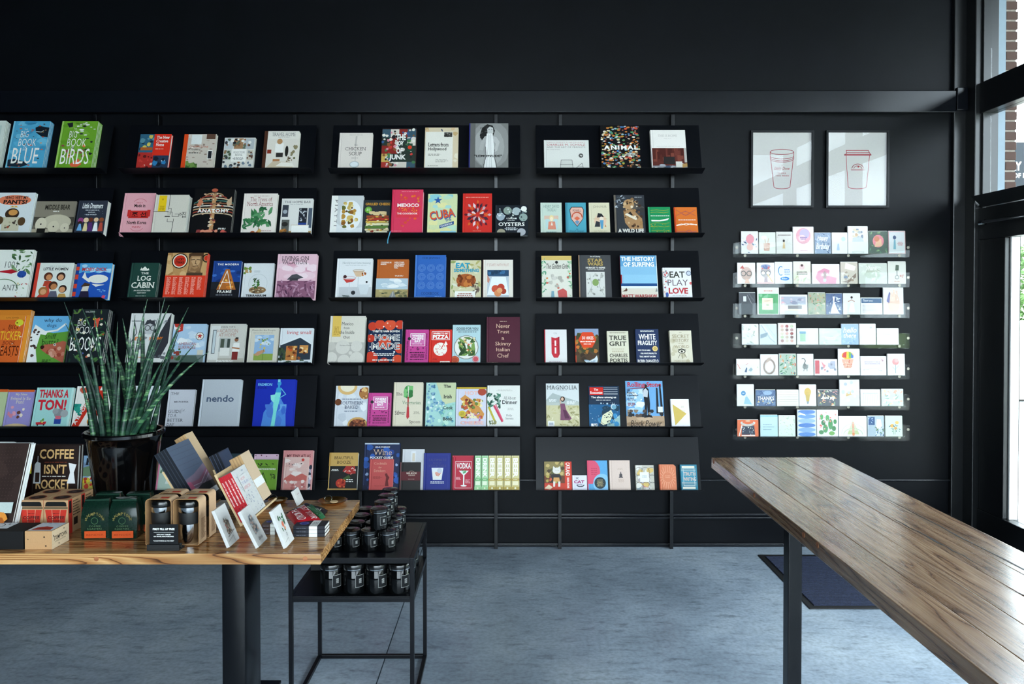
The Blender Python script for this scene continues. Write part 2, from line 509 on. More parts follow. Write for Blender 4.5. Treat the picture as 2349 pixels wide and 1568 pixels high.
# --- shelf wall with its rails
w = MB(); w.box((XL - .2, YW, 0), (XC + .12, YW + .25, ZC)); struct(w.build('wall_back', 'wall'))
w = MB(); w.box((XL - .2, YB - .2, 0), (XL, YW, ZC)); struct(w.build('wall_left', 'wall'))
w = MB(); w.box((XL - .2, YB - .2, ZC), (XW + .35, YW + .25, ZC + .2)); struct(w.build('ceiling', 'ceil'))
za, zb = ony(VX, 257, YW - .06).z, ony(VX, 207, YW - .06).z
w = MB(); w.cbox((XL, YW - .06, za), (XC - .002, YW - .001, zb), .004); struct(w.build('trim_1', 'trim'))
za = ony(VX, 1104, YW - .02).z
w = MB(); w.cbox((XL, YW - .018, za), (XC, YW - .001, za + .012), .004); struct(w.build('trim_2', 'trim'))
za, zb = ony(VX, 1190, YW - .03).z, ony(VX, 1181, YW - .03).z
w = MB(); w.cbox((XL, YW - .03, za), (XC, YW - .001, za + .011), .004); w.cbox((XL, YW - .014, za + .011), (XC, YW - .001, zb + .004), .003)
struct(w.build('trim_3', 'trim'))
w = MB(); w.cbox((XL, YW - .016, 0.0), (XC, YW - .001, .022), .004); struct(w.build('baseboard_back', 'trim'))

w = MB(); w.box((XW + .36, YB - .2, ZC - .02), (XW + 2.1, YW + .6, ZC + .2)); struct(w.build('added_sky_blocker', 'ceil'))  # added slab, out of view, cuts steep sky light near the shop window

# --- corner posts between the shelf wall and the shop window
YA = onx(2185, 680, XC).y
XA = ony(2212, 680, YA).x
YA2 = onx(2233, 680, XA).y
XA2 = ony(2260, 680, YA2).x
w = MB(); w.cbox((XC, YA, 0), (XA + .02, YW + .02, ZC), .006); struct(w.build('trim_4', 'frame'))
w = MB(); w.cbox((XA, YA2, 0), (XA2 + .02, YW + .02, ZC), .006); struct(w.build('trim_5', 'frame'))
za, zb = ony(2200, 252, YA - .03).z, ony(2200, 200, YA - .03).z
w = MB(); w.cbox((XC + .003, YA - .03, za), (XA - .004, YA - .001, zb), .004); struct(w.build('trim_6', 'trim'))

# --- shop window: bays of fixed panes over a door-height pane
z_bot = onx(2310, 1186, XW).z; z_bot = max(.2, min(.35, z_bot))
z_low, z_mid0 = onx(2310, 545, XW).z, onx(2264, 478, XW).z
z_mid1, z_up0 = onx(2264, 262, XW).z, onx(2264, 192, XW).z
YJ = YA2                                     # jamb next to the corner post
bays = [YJ, 3.15, 1.65, 0.15, -1.35, -2.85, YB]
fr = MB()
for i, y in enumerate(bays):
    d = .05
    if i: fr.cbox((XW - .06, y - d, 0), (XW + .05, y + d, ZC), .004)
fr.cbox((XW - .045, YJ - .018, 0), (XW + .05, YJ + .03, ZC), .003)
wt = struct(fr.build('window_1', 'frame'))
for a, b in ((z_mid1, z_up0), (z_low, z_mid0), (0.0, z_bot), (ZC - .12, ZC)):
    t = MB(); t.cbox((XW - .055, YB, a), (XW + .05, YJ, b), .005); t.build('rail', 'frame', wt)
st = MB(); YS = onx(2311, 800, XW - .03).y
st.cbox((XW - .05, YS, z_bot), (XW + .045, YJ - .018, z_low), .004); st.build('stile', 'frame', wt)
st = MB(); st.cbox((XW - .02, YS - .014, z_bot), (XW + .03, YS, z_low), .002); st.build('glazing_bead', 'env', wt)
for i in range(6):
    ya, yb = bays[i + 1] + .05, bays[i] - (.05 if i else .02)
    for a, b in ((z_up0, ZC - .12), (z_mid0, z_mid1), (z_bot, z_low)):
        p = MB(); q = YS - .014 if (i == 0 and a == z_bot) else yb
        p.box((XW, ya, a), (XW + .006, q, b)); p.build('pane', 'glass', wt)
# opened vent sash and its stay
sash = MB()
a, b = Vector((XW - .03, YJ - .03, z_mid0 + .012)), Vector((XW - .10, YJ - .85, z_mid0 + .018))
sash.prism([(XW - .055, z_mid0 + .005), (XW - .02, z_mid0 + .005), (XW - .09, z_mid0 + .075), (XW - .125, z_mid0 + .07)], 1, YJ - .9, YJ - .03)
sash.build('vent_sash', 'frame', wt)
rod = MB(); p0, p1 = ony(2249, 510, YJ - .09), Vector((XW - .09, YJ - 1.0, z_mid0 - .1))
rod.tube([p0, p1], .011, 10); rod.tube([p0 + Vector((-.006, 0, -.004)), p0 + Vector((.012, -.03, 0))], .018, 10)
rod.build('stay_rod', 'chrome', wt, smooth=True)

# --- wall behind the camera with a window added for frontal light on the books
w = MB()
w.box((XL - .2, YB - .2, 0), (-2.5, YB, ZC)); w.box((2.7, YB - .2, 0), (XW + .2, YB, ZC))
w.box((-2.5, YB - .2, 0), (2.7, YB, .35)); w.box((-2.5, YB - .2, 3.9), (2.7, YB, ZC))
struct(w.build('wall_front', 'wall'))
fr = MB()
for x in (-2.45, -.75, .95, 2.65): fr.cbox((x - .05, YB - .1, .35), (x + .05, YB, 3.9), .004)
for z in (.38, 2.6, 3.87): fr.cbox((-2.5, YB - .1, z - .04), (2.7, YB - .01, z + .04), .004)
wf = struct(fr.build('added_window', 'frame'))
for x in (-2.4, -.7, 1.0):
    for z0, z1 in ((.42, 2.56), (2.64, 3.83)):
        p = MB(); p.box((x, YB - .06, z0), (x + 1.6, YB - .054, z1)); p.build('pane', 'glass', wf)

# ---------------------------------------------------------------- outside
M['brick'] = plain('red_brown_brick', '4a3630', 0.9, vary=0.45, scale=22, bump=0.4)
M['mortar'] = plain('pale_mortar', '8a8078', 0.95, vary=0.15, scale=60)
M['metalclad'] = plain('grey_metal_cladding', '6f7f8c', 0.5, vary=0.05, scale=12)
M['pave'] = plain('pale_pavement', 'd8d2c8', 0.9, vary=0.08, scale=3)
M['asphalt'] = plain('street_asphalt', '8d8d8c', 0.9, vary=0.12, scale=5)
M['grass'] = plain('lawn_grass', '7f9a4c', 0.95, vary=0.3, scale=14)
M['stone'] = plain('pale_stone', 'cfc8bb', 0.9, vary=0.2, scale=9)
M['leafy'] = plain('shrub_leaf', '4f7038', 0.7, vary=0.35, scale=30)
M['siding'] = plain('white_siding', 'e6e4de', 0.7, vary=0.05, scale=4)
M['signgrey'] = plain('grey_sign_board', '4c5358', 0.6, vary=0.06, scale=10)
M['housewin'] = plain('dark_house_window', '3f474d', 0.15, vary=0.1, scale=3)

g = MB(); g.box((XW + .2, -30, -.16), (XW + 3.4, 40, -.06)); struct(g.build('pavement', 'pave'))
g = MB(); g.box((XW + 3.4, -30, -.2), (11.5, 40, -.1)); struct(g.build('street', 'asphalt'))
g = MB(); g.box((11.5, -30, -.2), (40, 40, -.05)); struct(g.build('lawn', 'grass'))
g = MB(); g.box((XL - 6, -30, -.2), (XW + .2, YB - .2, -.06)); struct(g.build('forecourt', 'pave'))
# brick pier beside the window: mortar core with every brick on it
xb0, xb1 = ony(2305, 400, YJ + .012).x, ony(2333, 400, YJ + .012).x
cl = MB(); cl.box((XW + .05, YJ + .012, 0), (xb0, YJ + .3, ZC)); struct(cl.build('trim_7', 'metalclad'))
pier = MB(); pier.box((xb0 + .001, YJ + .022, z_low), (xb1 - .008, YJ + .5, ZC)); pier = struct(pier.build('brick_pier', 'mortar'))
zb = z_low; course = .0625
bk1 = MB(); bk1.cbox((-.5, -.5, -.5), (.5, .5, .5), .06); bme = bk1.data('brick', 'brick', fix=True)
while zb < ZC - .06:
    o = link_part('brick', bme, pier)
    o.scale = ((xb1 - xb0) * random.uniform(.95, 1.0), .2, .05)
    o.location = ((xb0 + xb1) / 2 + random.uniform(-.002, .002), YJ + .112 + random.uniform(0, .004), zb + .028)
    zb += course
# sign board on posts by the street
ys = 9.2
p0, p1 = ony(2318, 452, ys), ony(2420, 326, ys)
sg = thing('street_sign', 'grey sign board with white lettering outside the shop window', 'sign', (p0.x, ys, -.06))
mb = MB(); mb.cbox((-.35, 0, p0.z + .06), (p1.x - p0.x, .05, p1.z + .06), .006, hx('24292e'))
q0, q1 = ony(2328, 392, ys), ony(2343, 371, ys)
cv = Canvas(mb, lambda u, v, d: (u * (p1.x - p0.x), -d, p0.z + .06 + v * (p1.z - p0.z)), p1.x - p0.x, p1.z - p0.z, base=.002)
ww = p1.x - p0.x; wh = p1.z - p0.z
uu = lambda px: (ony(px, 390, ys).x - p0.x) / ww
vv = lambda py: (ony(2330, py, ys).z - p0.z) / wh
cv.run([T('LY', uu(2322), vv(391), uu(2343), vv(371), 'f4f4f0', 'k'), T('OF F', uu(2324), vv(408), uu(2352), vv(397), 'f4f4f0', 'b')])
mb.build('sign_board', 'ink', sg)
for dx in (.1, ww - .15):
    mb = MB(); mb.tube([(dx, .08, 0), (dx, .08, p1.z + .04)], .03, 8); mb.build('post', 'steel', sg)
# garden wall, hedge and the house across the street
gw = MB(); gw.box((7.2, 12.4, -.06), (13, 12.7, onx(2330, 752, 8.2).z))
gw.cbox((7.15, 12.33, onx(2330, 752, 8.2).z), (13.05, 12.77, onx(2330, 737, 8.2).z), .02)
tag(gw.build('garden_wall', 'stone'), 'low pale stone garden wall in front of the shrub outside', 'wall')
gw = MB(); gw.box((7.5, 16.0, -.06), (16, 16.4, 3.35)); tag(gw.build('stone_wall', 'stone'), 'tall pale stone wall behind the outdoor shrub', 'wall')
def shrub(name, label, c, rx, ry, rz, n, seed):
    rnd = random.Random(seed); r = thing(name, label, 'shrub', (c[0], c[1], c[2]))
    tr = MB(); tr.tube([(0, 0, 0), (.05, 0, rz * .7)], [.05, .02], 6); tr.build('stem', 'kraft', r)
    mb = MB()
    for i in range(n):
        a, b, q = rnd.uniform(0, 6.28), rnd.uniform(-1, 1), rnd.uniform(.55, 1) ** .5
        cx, cy, cz = q * math.cos(a) * rx * math.sqrt(1 - b * b), q * math.sin(a) * ry * math.sqrt(1 - b * b), rz + q * b * rz
        d = Vector((rnd.uniform(-1, 1), rnd.uniform(-1, 1), rnd.uniform(-.4, 1))).normalized() * rnd.uniform(.06, .12)
        e = d.cross(Vector((rnd.uniform(-1, 1), rnd.uniform(-1, 1), .3))).normalized() * .035
        p = Vector((cx, cy, cz)); mb.face([p - d, p + e, p + d, p - e])
    o = mb.build('foliage', 'leafy', r, fix=False); o['kind'] = 'stuff'
    return r
pz = ony(2340, 740, 13.4)
shrub('shrub', 'dense green shrub behind the low garden wall outside', (pz.x + .9, 14.1, -.06), 1.2, .8, 1.35, 2600, 3)
hs = thing('house', 'white clapboard house across the street', 'house', (17, -3, -.06))
mb = MB(); mb.box((0, -9, 0), (6, 9, 6.2)); mb.build('wall', 'siding', hs)
mb = MB(); mb.prism([(-.6, 6.2), (6.6, 6.2), (3, 8.6)], 1, -9.4, 9.4); mb.build('roof', 'asphalt', hs)
mb = MB(); mb.box((-.5, -9.3, 5.7), (0, 9.3, 6.2)); mb.build('cornice', 'siding', hs)
for y in (-7, -4, -1, 2, 5, 8):
    for z in (1.0, 3.6):
        mb = MB(); mb.box((-.06, y - .75, z - .1), (-.001, y + .55, z + 1.7)); wo = mb.build('window', 'siding', hs)
        for k in range(2):
            mb = MB(); mb.box((-.08, y - .65 + k * .58, z), (-.061, y - .13 + k * .58, z + 1.6)); mb.build('pane', 'housewin', wo)
for y in (-8.5, -2.5, 3.5, 8.5):
    mb = MB(); mb.tube([(-1.2, y, 0), (-1.2, y, 2.9)], .13, 10); mb.build('porch_column', 'siding', hs)
mb = MB(); mb.box((-1.5, -9.2, 2.9), (0, 9.2, 3.2)); mb.build('porch_roof', 'siding', hs)
# ================================================================ display shelves on the wall
TH = math.radians(16.6)                      # lean of the shelf backs
UPV = Vector((0, math.sin(TH), math.cos(TH)))     # up along the leaning back
NRM = Vector((0, -math.cos(TH), math.sin(TH)))    # out of the leaning back
PANEL, LIP, PT = 0.331, 0.078, 0.003
YTOP = YF - 0.004                            # the top edge of a back touches the uprights
YFOLD = YTOP - PANEL * math.sin(TH)
YLIP = YFOLD - LIP * math.cos(TH)
LIPPX = [384.0, 532.6, 681.3, 830.6, 977.2, 1123.2]
ZFOLD = [ony(VX, y, YLIP).z - LIP * math.sin(TH) for y in LIPPX]
BAYS = []
for xl, xr in ((-150, 229.0), (268.5, 711.0), (751.0, 1194.0), (1231.0, 1618.4)):
    BAYS.append((ony(xl, 384, YLIP).x, ony(xr, 384, YLIP).x))
ORD = ['top', 'second', 'third', 'fourth', 'fifth', 'lowest']
BAYN = ['picture-book bay at the far dark end', 'bay behind the potted plant', 'cookbook bay', 'bay nearest the framed prints']
UPX = [[(-110, 0), (218, 0)], [(361, 0), (676, 0)], [(824, 0), (1137.5, 0)], [(1285, 0), (1543, 0)]]
for b, (x0, x1) in enumerate(BAYS):
    for k in range(2):
        px = UPX[b][k][0]
        x = ony(px, 420, YF).x
        u = MB(); u.cbox((x - .011, YF, 0), (x + .011, YW - .001, ony(VX, 262, YF).z), .002)
        for z in ZFOLD[:]:
            u.cbox((x - .006, YF - .006, z + .29), (x + .006, YF + .01, z + .303), .001)
        tag(u.build('shelf_upright', 'satin'), 'black steel upright of the %s, on the side %s the shop window' % (['picture-book bay', 'plant bay', 'cookbook bay', 'magazine bay'][b], 'towards' if k else 'away from'), 'upright', 'shelf uprights')
    for r in range(6):
        s = thing('display_shelf', 'black folded steel book ledge, %s tier of the %s' % (ORD[r], BAYN[b]), 'shelf', ((x0 + x1) / 2, YFOLD, ZFOLD[r]), (-TH, 0, 0), 'steel book ledges')
        hw = (x1 - x0) / 2
        m_ = MB(); m_.cbox((-hw, 0, -PT), (hw, PT, PANEL), .0009); m_.build('back_panel', 'steel', s)
        m_ = MB(); m_.cbox((-hw, -LIP, -PT), (hw, 0, 0), .0009); m_.build('lip', 'steel', s)

BOOKS = []
def plane_pt(row, off): return Vector((0, YFOLD, ZFOLD[row])) + NRM * off
def put(row, xl, xr, ytop, off):
    """Left edge, width and height of a cover whose face stands `off` in front of the shelf back."""
    p = plane_pt(row, off)
    a, b = hit(xl, LIPPX[row] - 1, p, NRM), hit(xr, LIPPX[row] - 1, p, NRM)
    t = hit((xl + xr) / 2, ytop, p, NRM)
    return a.x, b.x - a.x, (t - p).dot(UPV)

def cover_mesh(mb, w, h, th, col, spine, mi=0, hard=True):
    """Case of a book: front board with its hinge groove, rounded spine and back board."""
    bd = min(.0024, th * .13) if hard else .0007
    g = .0011 if hard else .0002
    col, spine = hx(col), hx(spine)
    o = [(w, 0), (.017, 0), (.0135, g), (.0105, g), (.0075, 0), (.0022, 0), (.0006, th * .12), (0, th * .35), (0, th * .65), (.0006, th * .88), (.0022, th), (w, th)]
    i = [(w, th - bd), (.004, th - bd), (.0022, th - bd - .001), (.0022, bd + .001), (.004, bd), (w, bd)]
    ring = o + i; n = len(ring)
    V = [(x, y, 0) for x, y in ring] + [(x, y, h) for x, y in ring]
    for k in range(n):
        j = (k + 1) % n
        c = spine if 4 <= k <= 9 else col
        mb.mesh([V[k], V[j], V[n + j], V[n + k]], [(0, 1, 2, 3)], c, mi)
    for z in (0, h):
        mb.mesh([(x, y, z) for x, y in ring[:2] + ring[-2:]], [(0, 1, 2, 3)], col, mi)
        mb.mesh([(x, y, z) for x, y in ring[1:11] + ring[13:17]], [tuple(range(14))], col, mi)
        mb.mesh([(x, y, z) for x, y in ring[10:14]], [(0, 1, 2, 3)], col, mi)
def make_book(name, label, cat, loc, rot, w, h, th, col, ops, spine=None, pages='pages', mat='ink', hard=True, group=None, round_=0.0, share=None):
    r = thing(name, label, cat, loc, rot, group)
    inset = .0018 if hard else .0
    if share:
        link_part('cover', share[0], r); link_part('page_block', share[1], r)
        return r
    mb = MB(); cover_mesh(mb, w, h, th, col, spine or col, 0, hard)
    cv = Canvas(mb, lambda u, v, d: (u * w, -d, v * h), w, h)
    cv.run(ops)
    c = mb.build('cover', mat, r, fix=False)
    bd = min(.0024, th * .13) + .0002 if hard else .0009
    pb = MB(); pb.cbox((.004, bd, .002 + inset * .3), (w - inset - .0006, th - bd, h - inset - .0008), .0004)
    p = pb.build('page_block', pages, r)
    return r
def bk(row, xl, xr, ytop, col, ops, label, n=1, th=.02, spine=None, name='book', cat='book', mat='ink', hard=True, off=0.0, pages='pages', dx=.0, copies='spare copies of shelf books'):
    """A facing on the shelf: the front book and the n-1 copies that stand behind it."""
    x, w, h = put(row, xl, xr, ytop, off + n * th + .0012)
    base = Vector((x, YFOLD, ZFOLD[row]))
    rot = (-TH, 0, 0)
    lift = UPV * .0012
    front = make_book(name, label, cat, base + NRM * (off + n * th + .0012) + lift, rot, w, h, th - .0008, col, ops, spine, pages, mat, hard)
    front['row'] = row
    if n > 1:
        mb = MB(); cover_mesh(mb, w, h, th - .0008, col, spine or col, 0, hard)
        rndk = random.Random(int(xl * 7 + row))
        cm = mb.data('cover', mat)
        pm = front.children[1].data if front.children[1].name.startswith('page_block') else front.children[0].data
        for k in range(1, n):
            e = Vector((rndk.uniform(-.0015, .0015) + dx * k, 0, 0))
            make_book(name, ['first', 'second', 'third'][k - 1] + ' copy behind the ' + label, cat, base + e + NRM * (off + (n - k) * th + .0012) + lift, rot, w, h, th, col, [], share=(cm, pm), group=copies)
    return front

def _slant(k, txt, a, b, hgt, c):
    A, Bv = Vector((a[0] * k.w, a[1] * k.h)), Vector((b[0] * k.w, b[1] * k.h))
    d = Bv - A; ln = d.length; d.normalize(); e = Vector((-d.y, d.x))
    V, F_, x = [], [], 0
    for ch in txt:
        g = glyph(ch, 'b'); i = len(V); V += [(p[0] + x, p[1]) for p in g[0]]; F_ += [tuple(i + j for j in q) for q in g[1]]; x += _adv(ch)
    bx = max(p[0] for p in V); s = hgt * k.w / .7
    pts = []
    for px, py in V:
        q = A + d * (px / bx * ln) + e * (py * s)
        pts.append(k.at(q.x / k.w, q.y / k.h, k.d))
    k.mb.mesh(pts, F_, hx(c), k.mi)
def star(k, cx, cy, r, c):
    g = k.w / k.h
    k.step(); k.poly([(cx + (r if i % 2 == 0 else r * .4) * math.sin(i * math.pi / 5), cy + (r if i % 2 == 0 else r * .4) * g * math.cos(i * math.pi / 5)) for i in range(10)], c)
# ================================================================ the books, bay by bay
WH, BK = 'f4f2ec', '17171a'
# ---- first bay (picture books)
bk(0, -88, -6, 277, 'cfd8d2', [R(.1, .1, .9, .9, 'b8c9c4')], 'pale picture book at the far dark end of the top ledge', 4, .011)
bk(0, 12, 97, 278, '4fa3c9', [
    R(0, 0, .04, 1, '7fc4de'), N(1, 14, ['3b8fba', '6db9d8', '5aaed2'], .05, .05, 1, 1, .08, .2, .5), P('15202b', (.62, .86), (.72, .9), (1, .86), (1, .66), (.82, .68), (.66, .76)), L('e8f2f4', .012, (.66, .78), (.8, .77), (.86, .8)),
    P('1d2c3a', (.03, .2), (.2, .22), (.5, .16), (.6, .1), (.4, .05), (.05, .07)), N(2, 22, ['4a3b2a', '6b5a35', 'c8553d', 'd88a4a'], .08, .45, .95, .97, .02, .045, .5), N(3, 14, ['c8553d', 'd8603a', '28303a'], .1, .03, .97, .5, .015, .04, .6),
    T('YUVAL ZOMMER', .38, .93, .62, .955, '2b5d7d', 'r'), T('THE', .33, .81, .42, .84, WH, 'l'), T('BIG', .26, .66, .47, .79, WH, 'l'), T('BOOK', .24, .48, .72, .63, WH, 'l'), T('OF', .4, .43, .48, .47, WH, 'r'), T('THE', .38, .38, .5, .42, WH, 'r'), T('BLUE', .13, .12, .84, .44, WH, 'r')],
   'blue ocean picture book with black whale and white lettering', 4, .011, '7fc4de')
bk(0, 125, 209, 278, '6aa02c', [
    R(0, 0, .05, 1, '9cc863'), N(4, 12, ['5c9424', '79ad3c'], .06, .03, 1, 1, .1, .2, .5), N(5, 16, ['e9ece6', 'dfe3dc', '2b2f33'], .45, .6, .97, .97, .03, .08, .4), P('20242a', (.14, .95), (.3, .97), (.32, .88), (.22, .86)), N(6, 20, ['8d4a4a', 'd87a45', '3c4a3a', '262a2c'], .08, .25, .97, .6, .03, .07, .7), P('e2633f', (.4, .1), (.62, .22), (.72, .1), (.6, .04), (.45, .05)),
    T('YUVAL ZOMMER', .4, .93, .64, .955, '2f5018', 'r'), T('THE', .36, .82, .44, .85, WH, 'l'), T('BIG', .26, .65, .47, .79, WH, 'l'), T('BOOK', .24, .47, .76, .63, WH, 'l'), T('OF', .36, .42, .44, .47, WH, 'r'), T('BIRDS', .12, .1, .9, .42, WH, 'r')],
   'green picture book crowded with birds and white lettering', 4, .0125, '9cc863')
bk(1, -30, 66, 442, 'dde4e8', [
    R(0, 0, .3, .12, '3a5a2c'), R(0, .0, 1, .05, '4d7a33'), C(.52, .82, .4, 'e8825f', .12), T('WHO WET MY', .28, .84, .84, .92, BK, 'b'), T('PANTS?', .26, .73, .84, .83, BK, 'k'), C(.52, .5, .17, '3a2a20', .13), C(.54, .53, .11, 'd99a54', .07), P('e8b13a', (.44, .65), (.5, .69), (.54, .66), (.58, .69), (.64, .65)), P('cfc8ae', (.3, .42), (.72, .42), (.74, .1), (.32, .1)), N(7, 12, ['b9b193', '4a4038', 'a0523c'], .33, .14, .7, .4, .02, .04), C(.25, .34, .09, '57422c', .1), C(.78, .32, .09, '57422c', .1)],
   'white picture book of a bear under an orange speech bubble', 2, .012)
bk(1, 72, 165, 462, '6d6658', [
    R(0, .55, 1, 1, '8a8273'), R(0, .3, 1, .55, '4a463d'), R(0, 0, 1, .2, 'b3a893'), C(.58, .4, .36, 'c9c0a8', .22), C(.2, .33, .14, 'd9d0b8', .2), C(.52, .27, .14, 'd5ccb3', .17), C(.8, .24, .11, 'd9d0b8', .13), R(.12, 0, .33, .22, '1c1b19'), R(.42, 0, .6, .12, '1c1b19'), R(.72, 0, .88, .1, '1c1b19'), C(.2, .34, .02, BK), C(.52, .27, .02, BK), C(.8, .23, .015, BK),
    T('MIDDLE BEAR', .24, .76, .86, .9, '26231e', 'b'), B(.45, .69, .6, .73, 1, WH)],
   'wide grey picture book of three pale bears', 1, .01)
bk(1, 169, 237, 460, '2e3340', [
    T('Little Dreamers', .16, .76, .86, .92, 'eef0f0', 'I'), B(.28, .69, .75, .73, 1, 'dfe3e6'), T('AROUND', .38, .63, .62, .66, 'dfe3e6', 'b'), T('THE WORLD', .32, .56, .68, .59, 'dfe3e6', 'b'), N(8, 18, ['cfd6e2', '8f9bb0'], .05, .55, .95, .97, .006, .014),
    C(.18, .4, .1, '8d3f78'), C(.17, .33, .07, '3b241c'), P('6fa8d8', (.08, .1), (.26, .1), (.2, .3), (.14, .3)), C(.36, .41, .09, 'e8c7a4'), P('e3cf9a', (.28, .08), (.46, .08), (.4, .32), (.32, .32)), C(.52, .42, .08, '6b3322'), P('55306b', (.43, .08), (.62, .08), (.58, .34), (.46, .34)), C(.7, .42, .08, 'e3c09a'), P('e9ecee', (.62, .08), (.8, .08), (.75, .34), (.66, .34)), C(.88, .42, .08, '8a4a2c'), P('b54a3a', (.8, .08), (.97, .08), (.93, .34), (.84, .34)), T('Vashti Harrison', .3, .015, .75, .045, WH, 'r')],
   'navy picture book with a row of small standing children', 1, .045)
bk(2, -28, 60, 573, 'eceee6', [
    N(9, 26, ['5a7d4e', '88a878', '3f5f3c'], .45, .5, 1, 1, .05, .13, .6, 'l'), T('1001', .3, .63, .62, .76, '4a5050', 'l'), P('b3202c', (.1, .55), (.5, .6), (.66, .55), (.5, .51)), C(.78, .5, .12, '2a4f9e', .07), N(10, 8, ['2a4f9e', '1f3d80'], .68, .44, .88, .56, .04, .07, .5, 'l'), O(.35, .2, .38, .02, '5a7d4e', .2, 20, 0, 180), T('ANTS', .34, .17, .74, .29, '3c4242', 'l'), N(11, 8, ['d8b13a', 'c23a3a', '5d8a3c'], .72, .03, .98, .35, .02, .05, .6, 'l')],
   'white leafy picture book about ants with a blue flower', 2, .014)
bk(2, 72, 158, 603, 'dfe3dc', [
    R(0, 0, .09, 1, 'cf3f30'), R(.09, .0, .18, .05, '2f5fb0'), T('LITTLE WOMEN', .2, .79, .86, .87, '26262a', 'b'), B(.35, .9, .8, .92, 1, '8a9a98'), C(.36, .62, .12, '5b2f22'), C(.38, .6, .08, 'cf8a5c'), C(.7, .62, .12, '3a2620'), C(.7, .6, .08, 'd79a70'), P('b8442f', (.28, .5), (.46, .5), (.5, .35), (.25, .35)), P('cf4a3a', (.12, .02), (.4, .45), (.5, .02)), C(.53, .37, .12, '4a2a20'), C(.55, .34, .085, 'c07d50'), C(.28, .22, .12, 'a5703a'), C(.29, .2, .08, 'dd9f74'), C(.8, .28, .11, '33221f'), C(.79, .26, .08, 'd79a70'), P('5d5f72', (.42, .02), (.7, .02), (.64, .22), (.48, .22)), P('c39a55', (.68, .02), (.94, .02), (.88, .15), (.72, .15))],
   'square board book of five sisters with a red spine', 1, .03, 'cf3f30')
bk(2, 165, 247, 604, '4fa0d2', [
    R(0, 0, .09, 1, '1f3f8f'), R(0, .8, .09, .9, 'd0412f'), R(0, .55, .09, .68, 'd0412f'), R(0, .3, .09, .42, 'd0412f'), R(0, .08, .09, .2, 'd0412f'), R(.09, 0, 1, .72, '2454b0'), N(12, 10, ['a9d3ea', '8ec4e4'], .12, .72, .97, .95, .06, .12, .6), P('2454b0', (.1, .7), (.2, .76), (.35, .7), (.5, .76), (.65, .71), (.8, .77), (1, .7), (1, .6), (.1, .6)), T('MOBY-DICK', .17, .78, .87, .88, 'c8312c', 'b'), C(.66, .56, .28, 'e9e6dc', .12), P('e9e6dc', (.2, .6), (.26, .76), (.33, .6), (.5, .52), (.42, .46)), P('e9e6dc', (.5, .42), (.86, .4), (.62, .34)), P('d9cfc0', (.22, .2), (.28, .4), (.44, .4), (.42, .22)), P('26223a', (.18, .02), (.48, .02), (.44, .22), (.22, .22)), P('4a3426', (.2, .34), (.3, .46), (.46, .42), (.44, .36)), N(13, 7, ['8ec4e4'], .6, .08, .95, .28, .02, .035, .5), C(.88, .06, .05, 'd44f6a')],
   'square board book of a white whale in blue water', 1, .03, '1f3f8f')
bk(3, -38, 52, 711, 'e2922f', [R(.0, .9, 1, 1, 'd9822a')], 'orange picture book standing behind the sticker book', 3, .011, off=.0)
bk(3, -42, 40, 723, 'd8642a', [
    R(0, .9, 1, 1, 'e08a2f'), T('YUVAL ZOMMER', .45, .93, .82, .96, '7a3a14', 'r'), T('BIG', .58, .7, .84, .8, '6a2c14', 'r'), T('STICKER', .3, .48, .97, .66, 'f0c22f', 'r'), T('BOOK', .5, .38, .84, .46, '7a2c14', 'r'), T('BEASTS', .36, .15, .97, .36, '54200e', 'r'), C(.86, .84, .12, 'd9d23a', .07), N(14, 24, ['a8401c', 'f0a25a', 'ead9c0', '5a2412'], .05, .03, .97, .9, .02, .045, .6)],
   'orange sticker picture book with yellow lettering', 1, .012, off=.034)
bk(3, 60, 145, 725, '5f9a3a', [
    P('6db3e0', (0, .62), (0, 1), (1, 1), (1, .68), (.6, .64), (.3, .7)), P('eef0ee', (.0, .6), (.08, .82), (.3, .72), (.45, .66), (.4, .6), (.26, .62), (.2, .3), (.3, 0), (0, 0)), N(15, 12, ['3a2c2a', '57403a'], .02, .08, .22, .72, .03, .06, .8), L('eef0ee', .05, (.42, .67), (.7, .7), (.9, .83)), T('why do', .3, .85, .78, .95, '26304a', 'r'), T('dogs', .4, .75, .66, .84, '26304a', 'r'), T('sniff', .4, .52, .7, .63, '26401c', 'r'), T('butts?', .34, .4, .78, .52, '26401c', 'r'), P('b5614a', (.34, .3), (.4, .4), (.66, .42), (.9, .48), (1, .46), (1, .02), (.8, .1), (.5, .22)), N(16, 14, ['c9846c', '9a4434', 'd8a08a'], .5, .12, .98, .42, .04, .08), C(.37, .35, .055, '3a1c18'), C(.7, .4, .035, WH), C(.7, .4, .018, BK), B(.42, .02, .68, .1, 3, '2d4a20', 3, 'l')],
   'picture book of a spotted dog and a red dog on green', 1, .012)
bk(3, 148, 233, 709, '1b2226', [
    N(17, 40, ['2f5a36', '47703a', '1f3f2c', '5d7a3c'], .02, .02, .98, .98, .05, .11, .8, 'l'), N(18, 16, ['c8654a', 'd8b53a', '5a66b0', 'b83a34', 'd98aa0', 'e8dcc8'], .06, .06, .94, .92, .03, .07, .8), P('d9503a', (.64, .8), (.78, .84), (.76, .66), (.66, .66)), T('YUVAL ZOMMER', .36, .93, .62, .965, 'd8dcd6', 'r'), T('THE', .22, .79, .32, .82, WH, 'l'), T('BIG', .2, .68, .42, .79, WH, 'l'), T('BOOK', .18, .54, .66, .67, WH, 'l'), T('BLOOMS', .08, .22, .9, .48, WH, 'r')],
   'dark floral picture book with white hand lettering', 4, .0125)
bk(4, -60, 4, 893, 'b9c79a', [R(0, .93, 1, 1, 'd8602a')], 'pale green reader with an orange strip cut off at the edge', 1, .01)
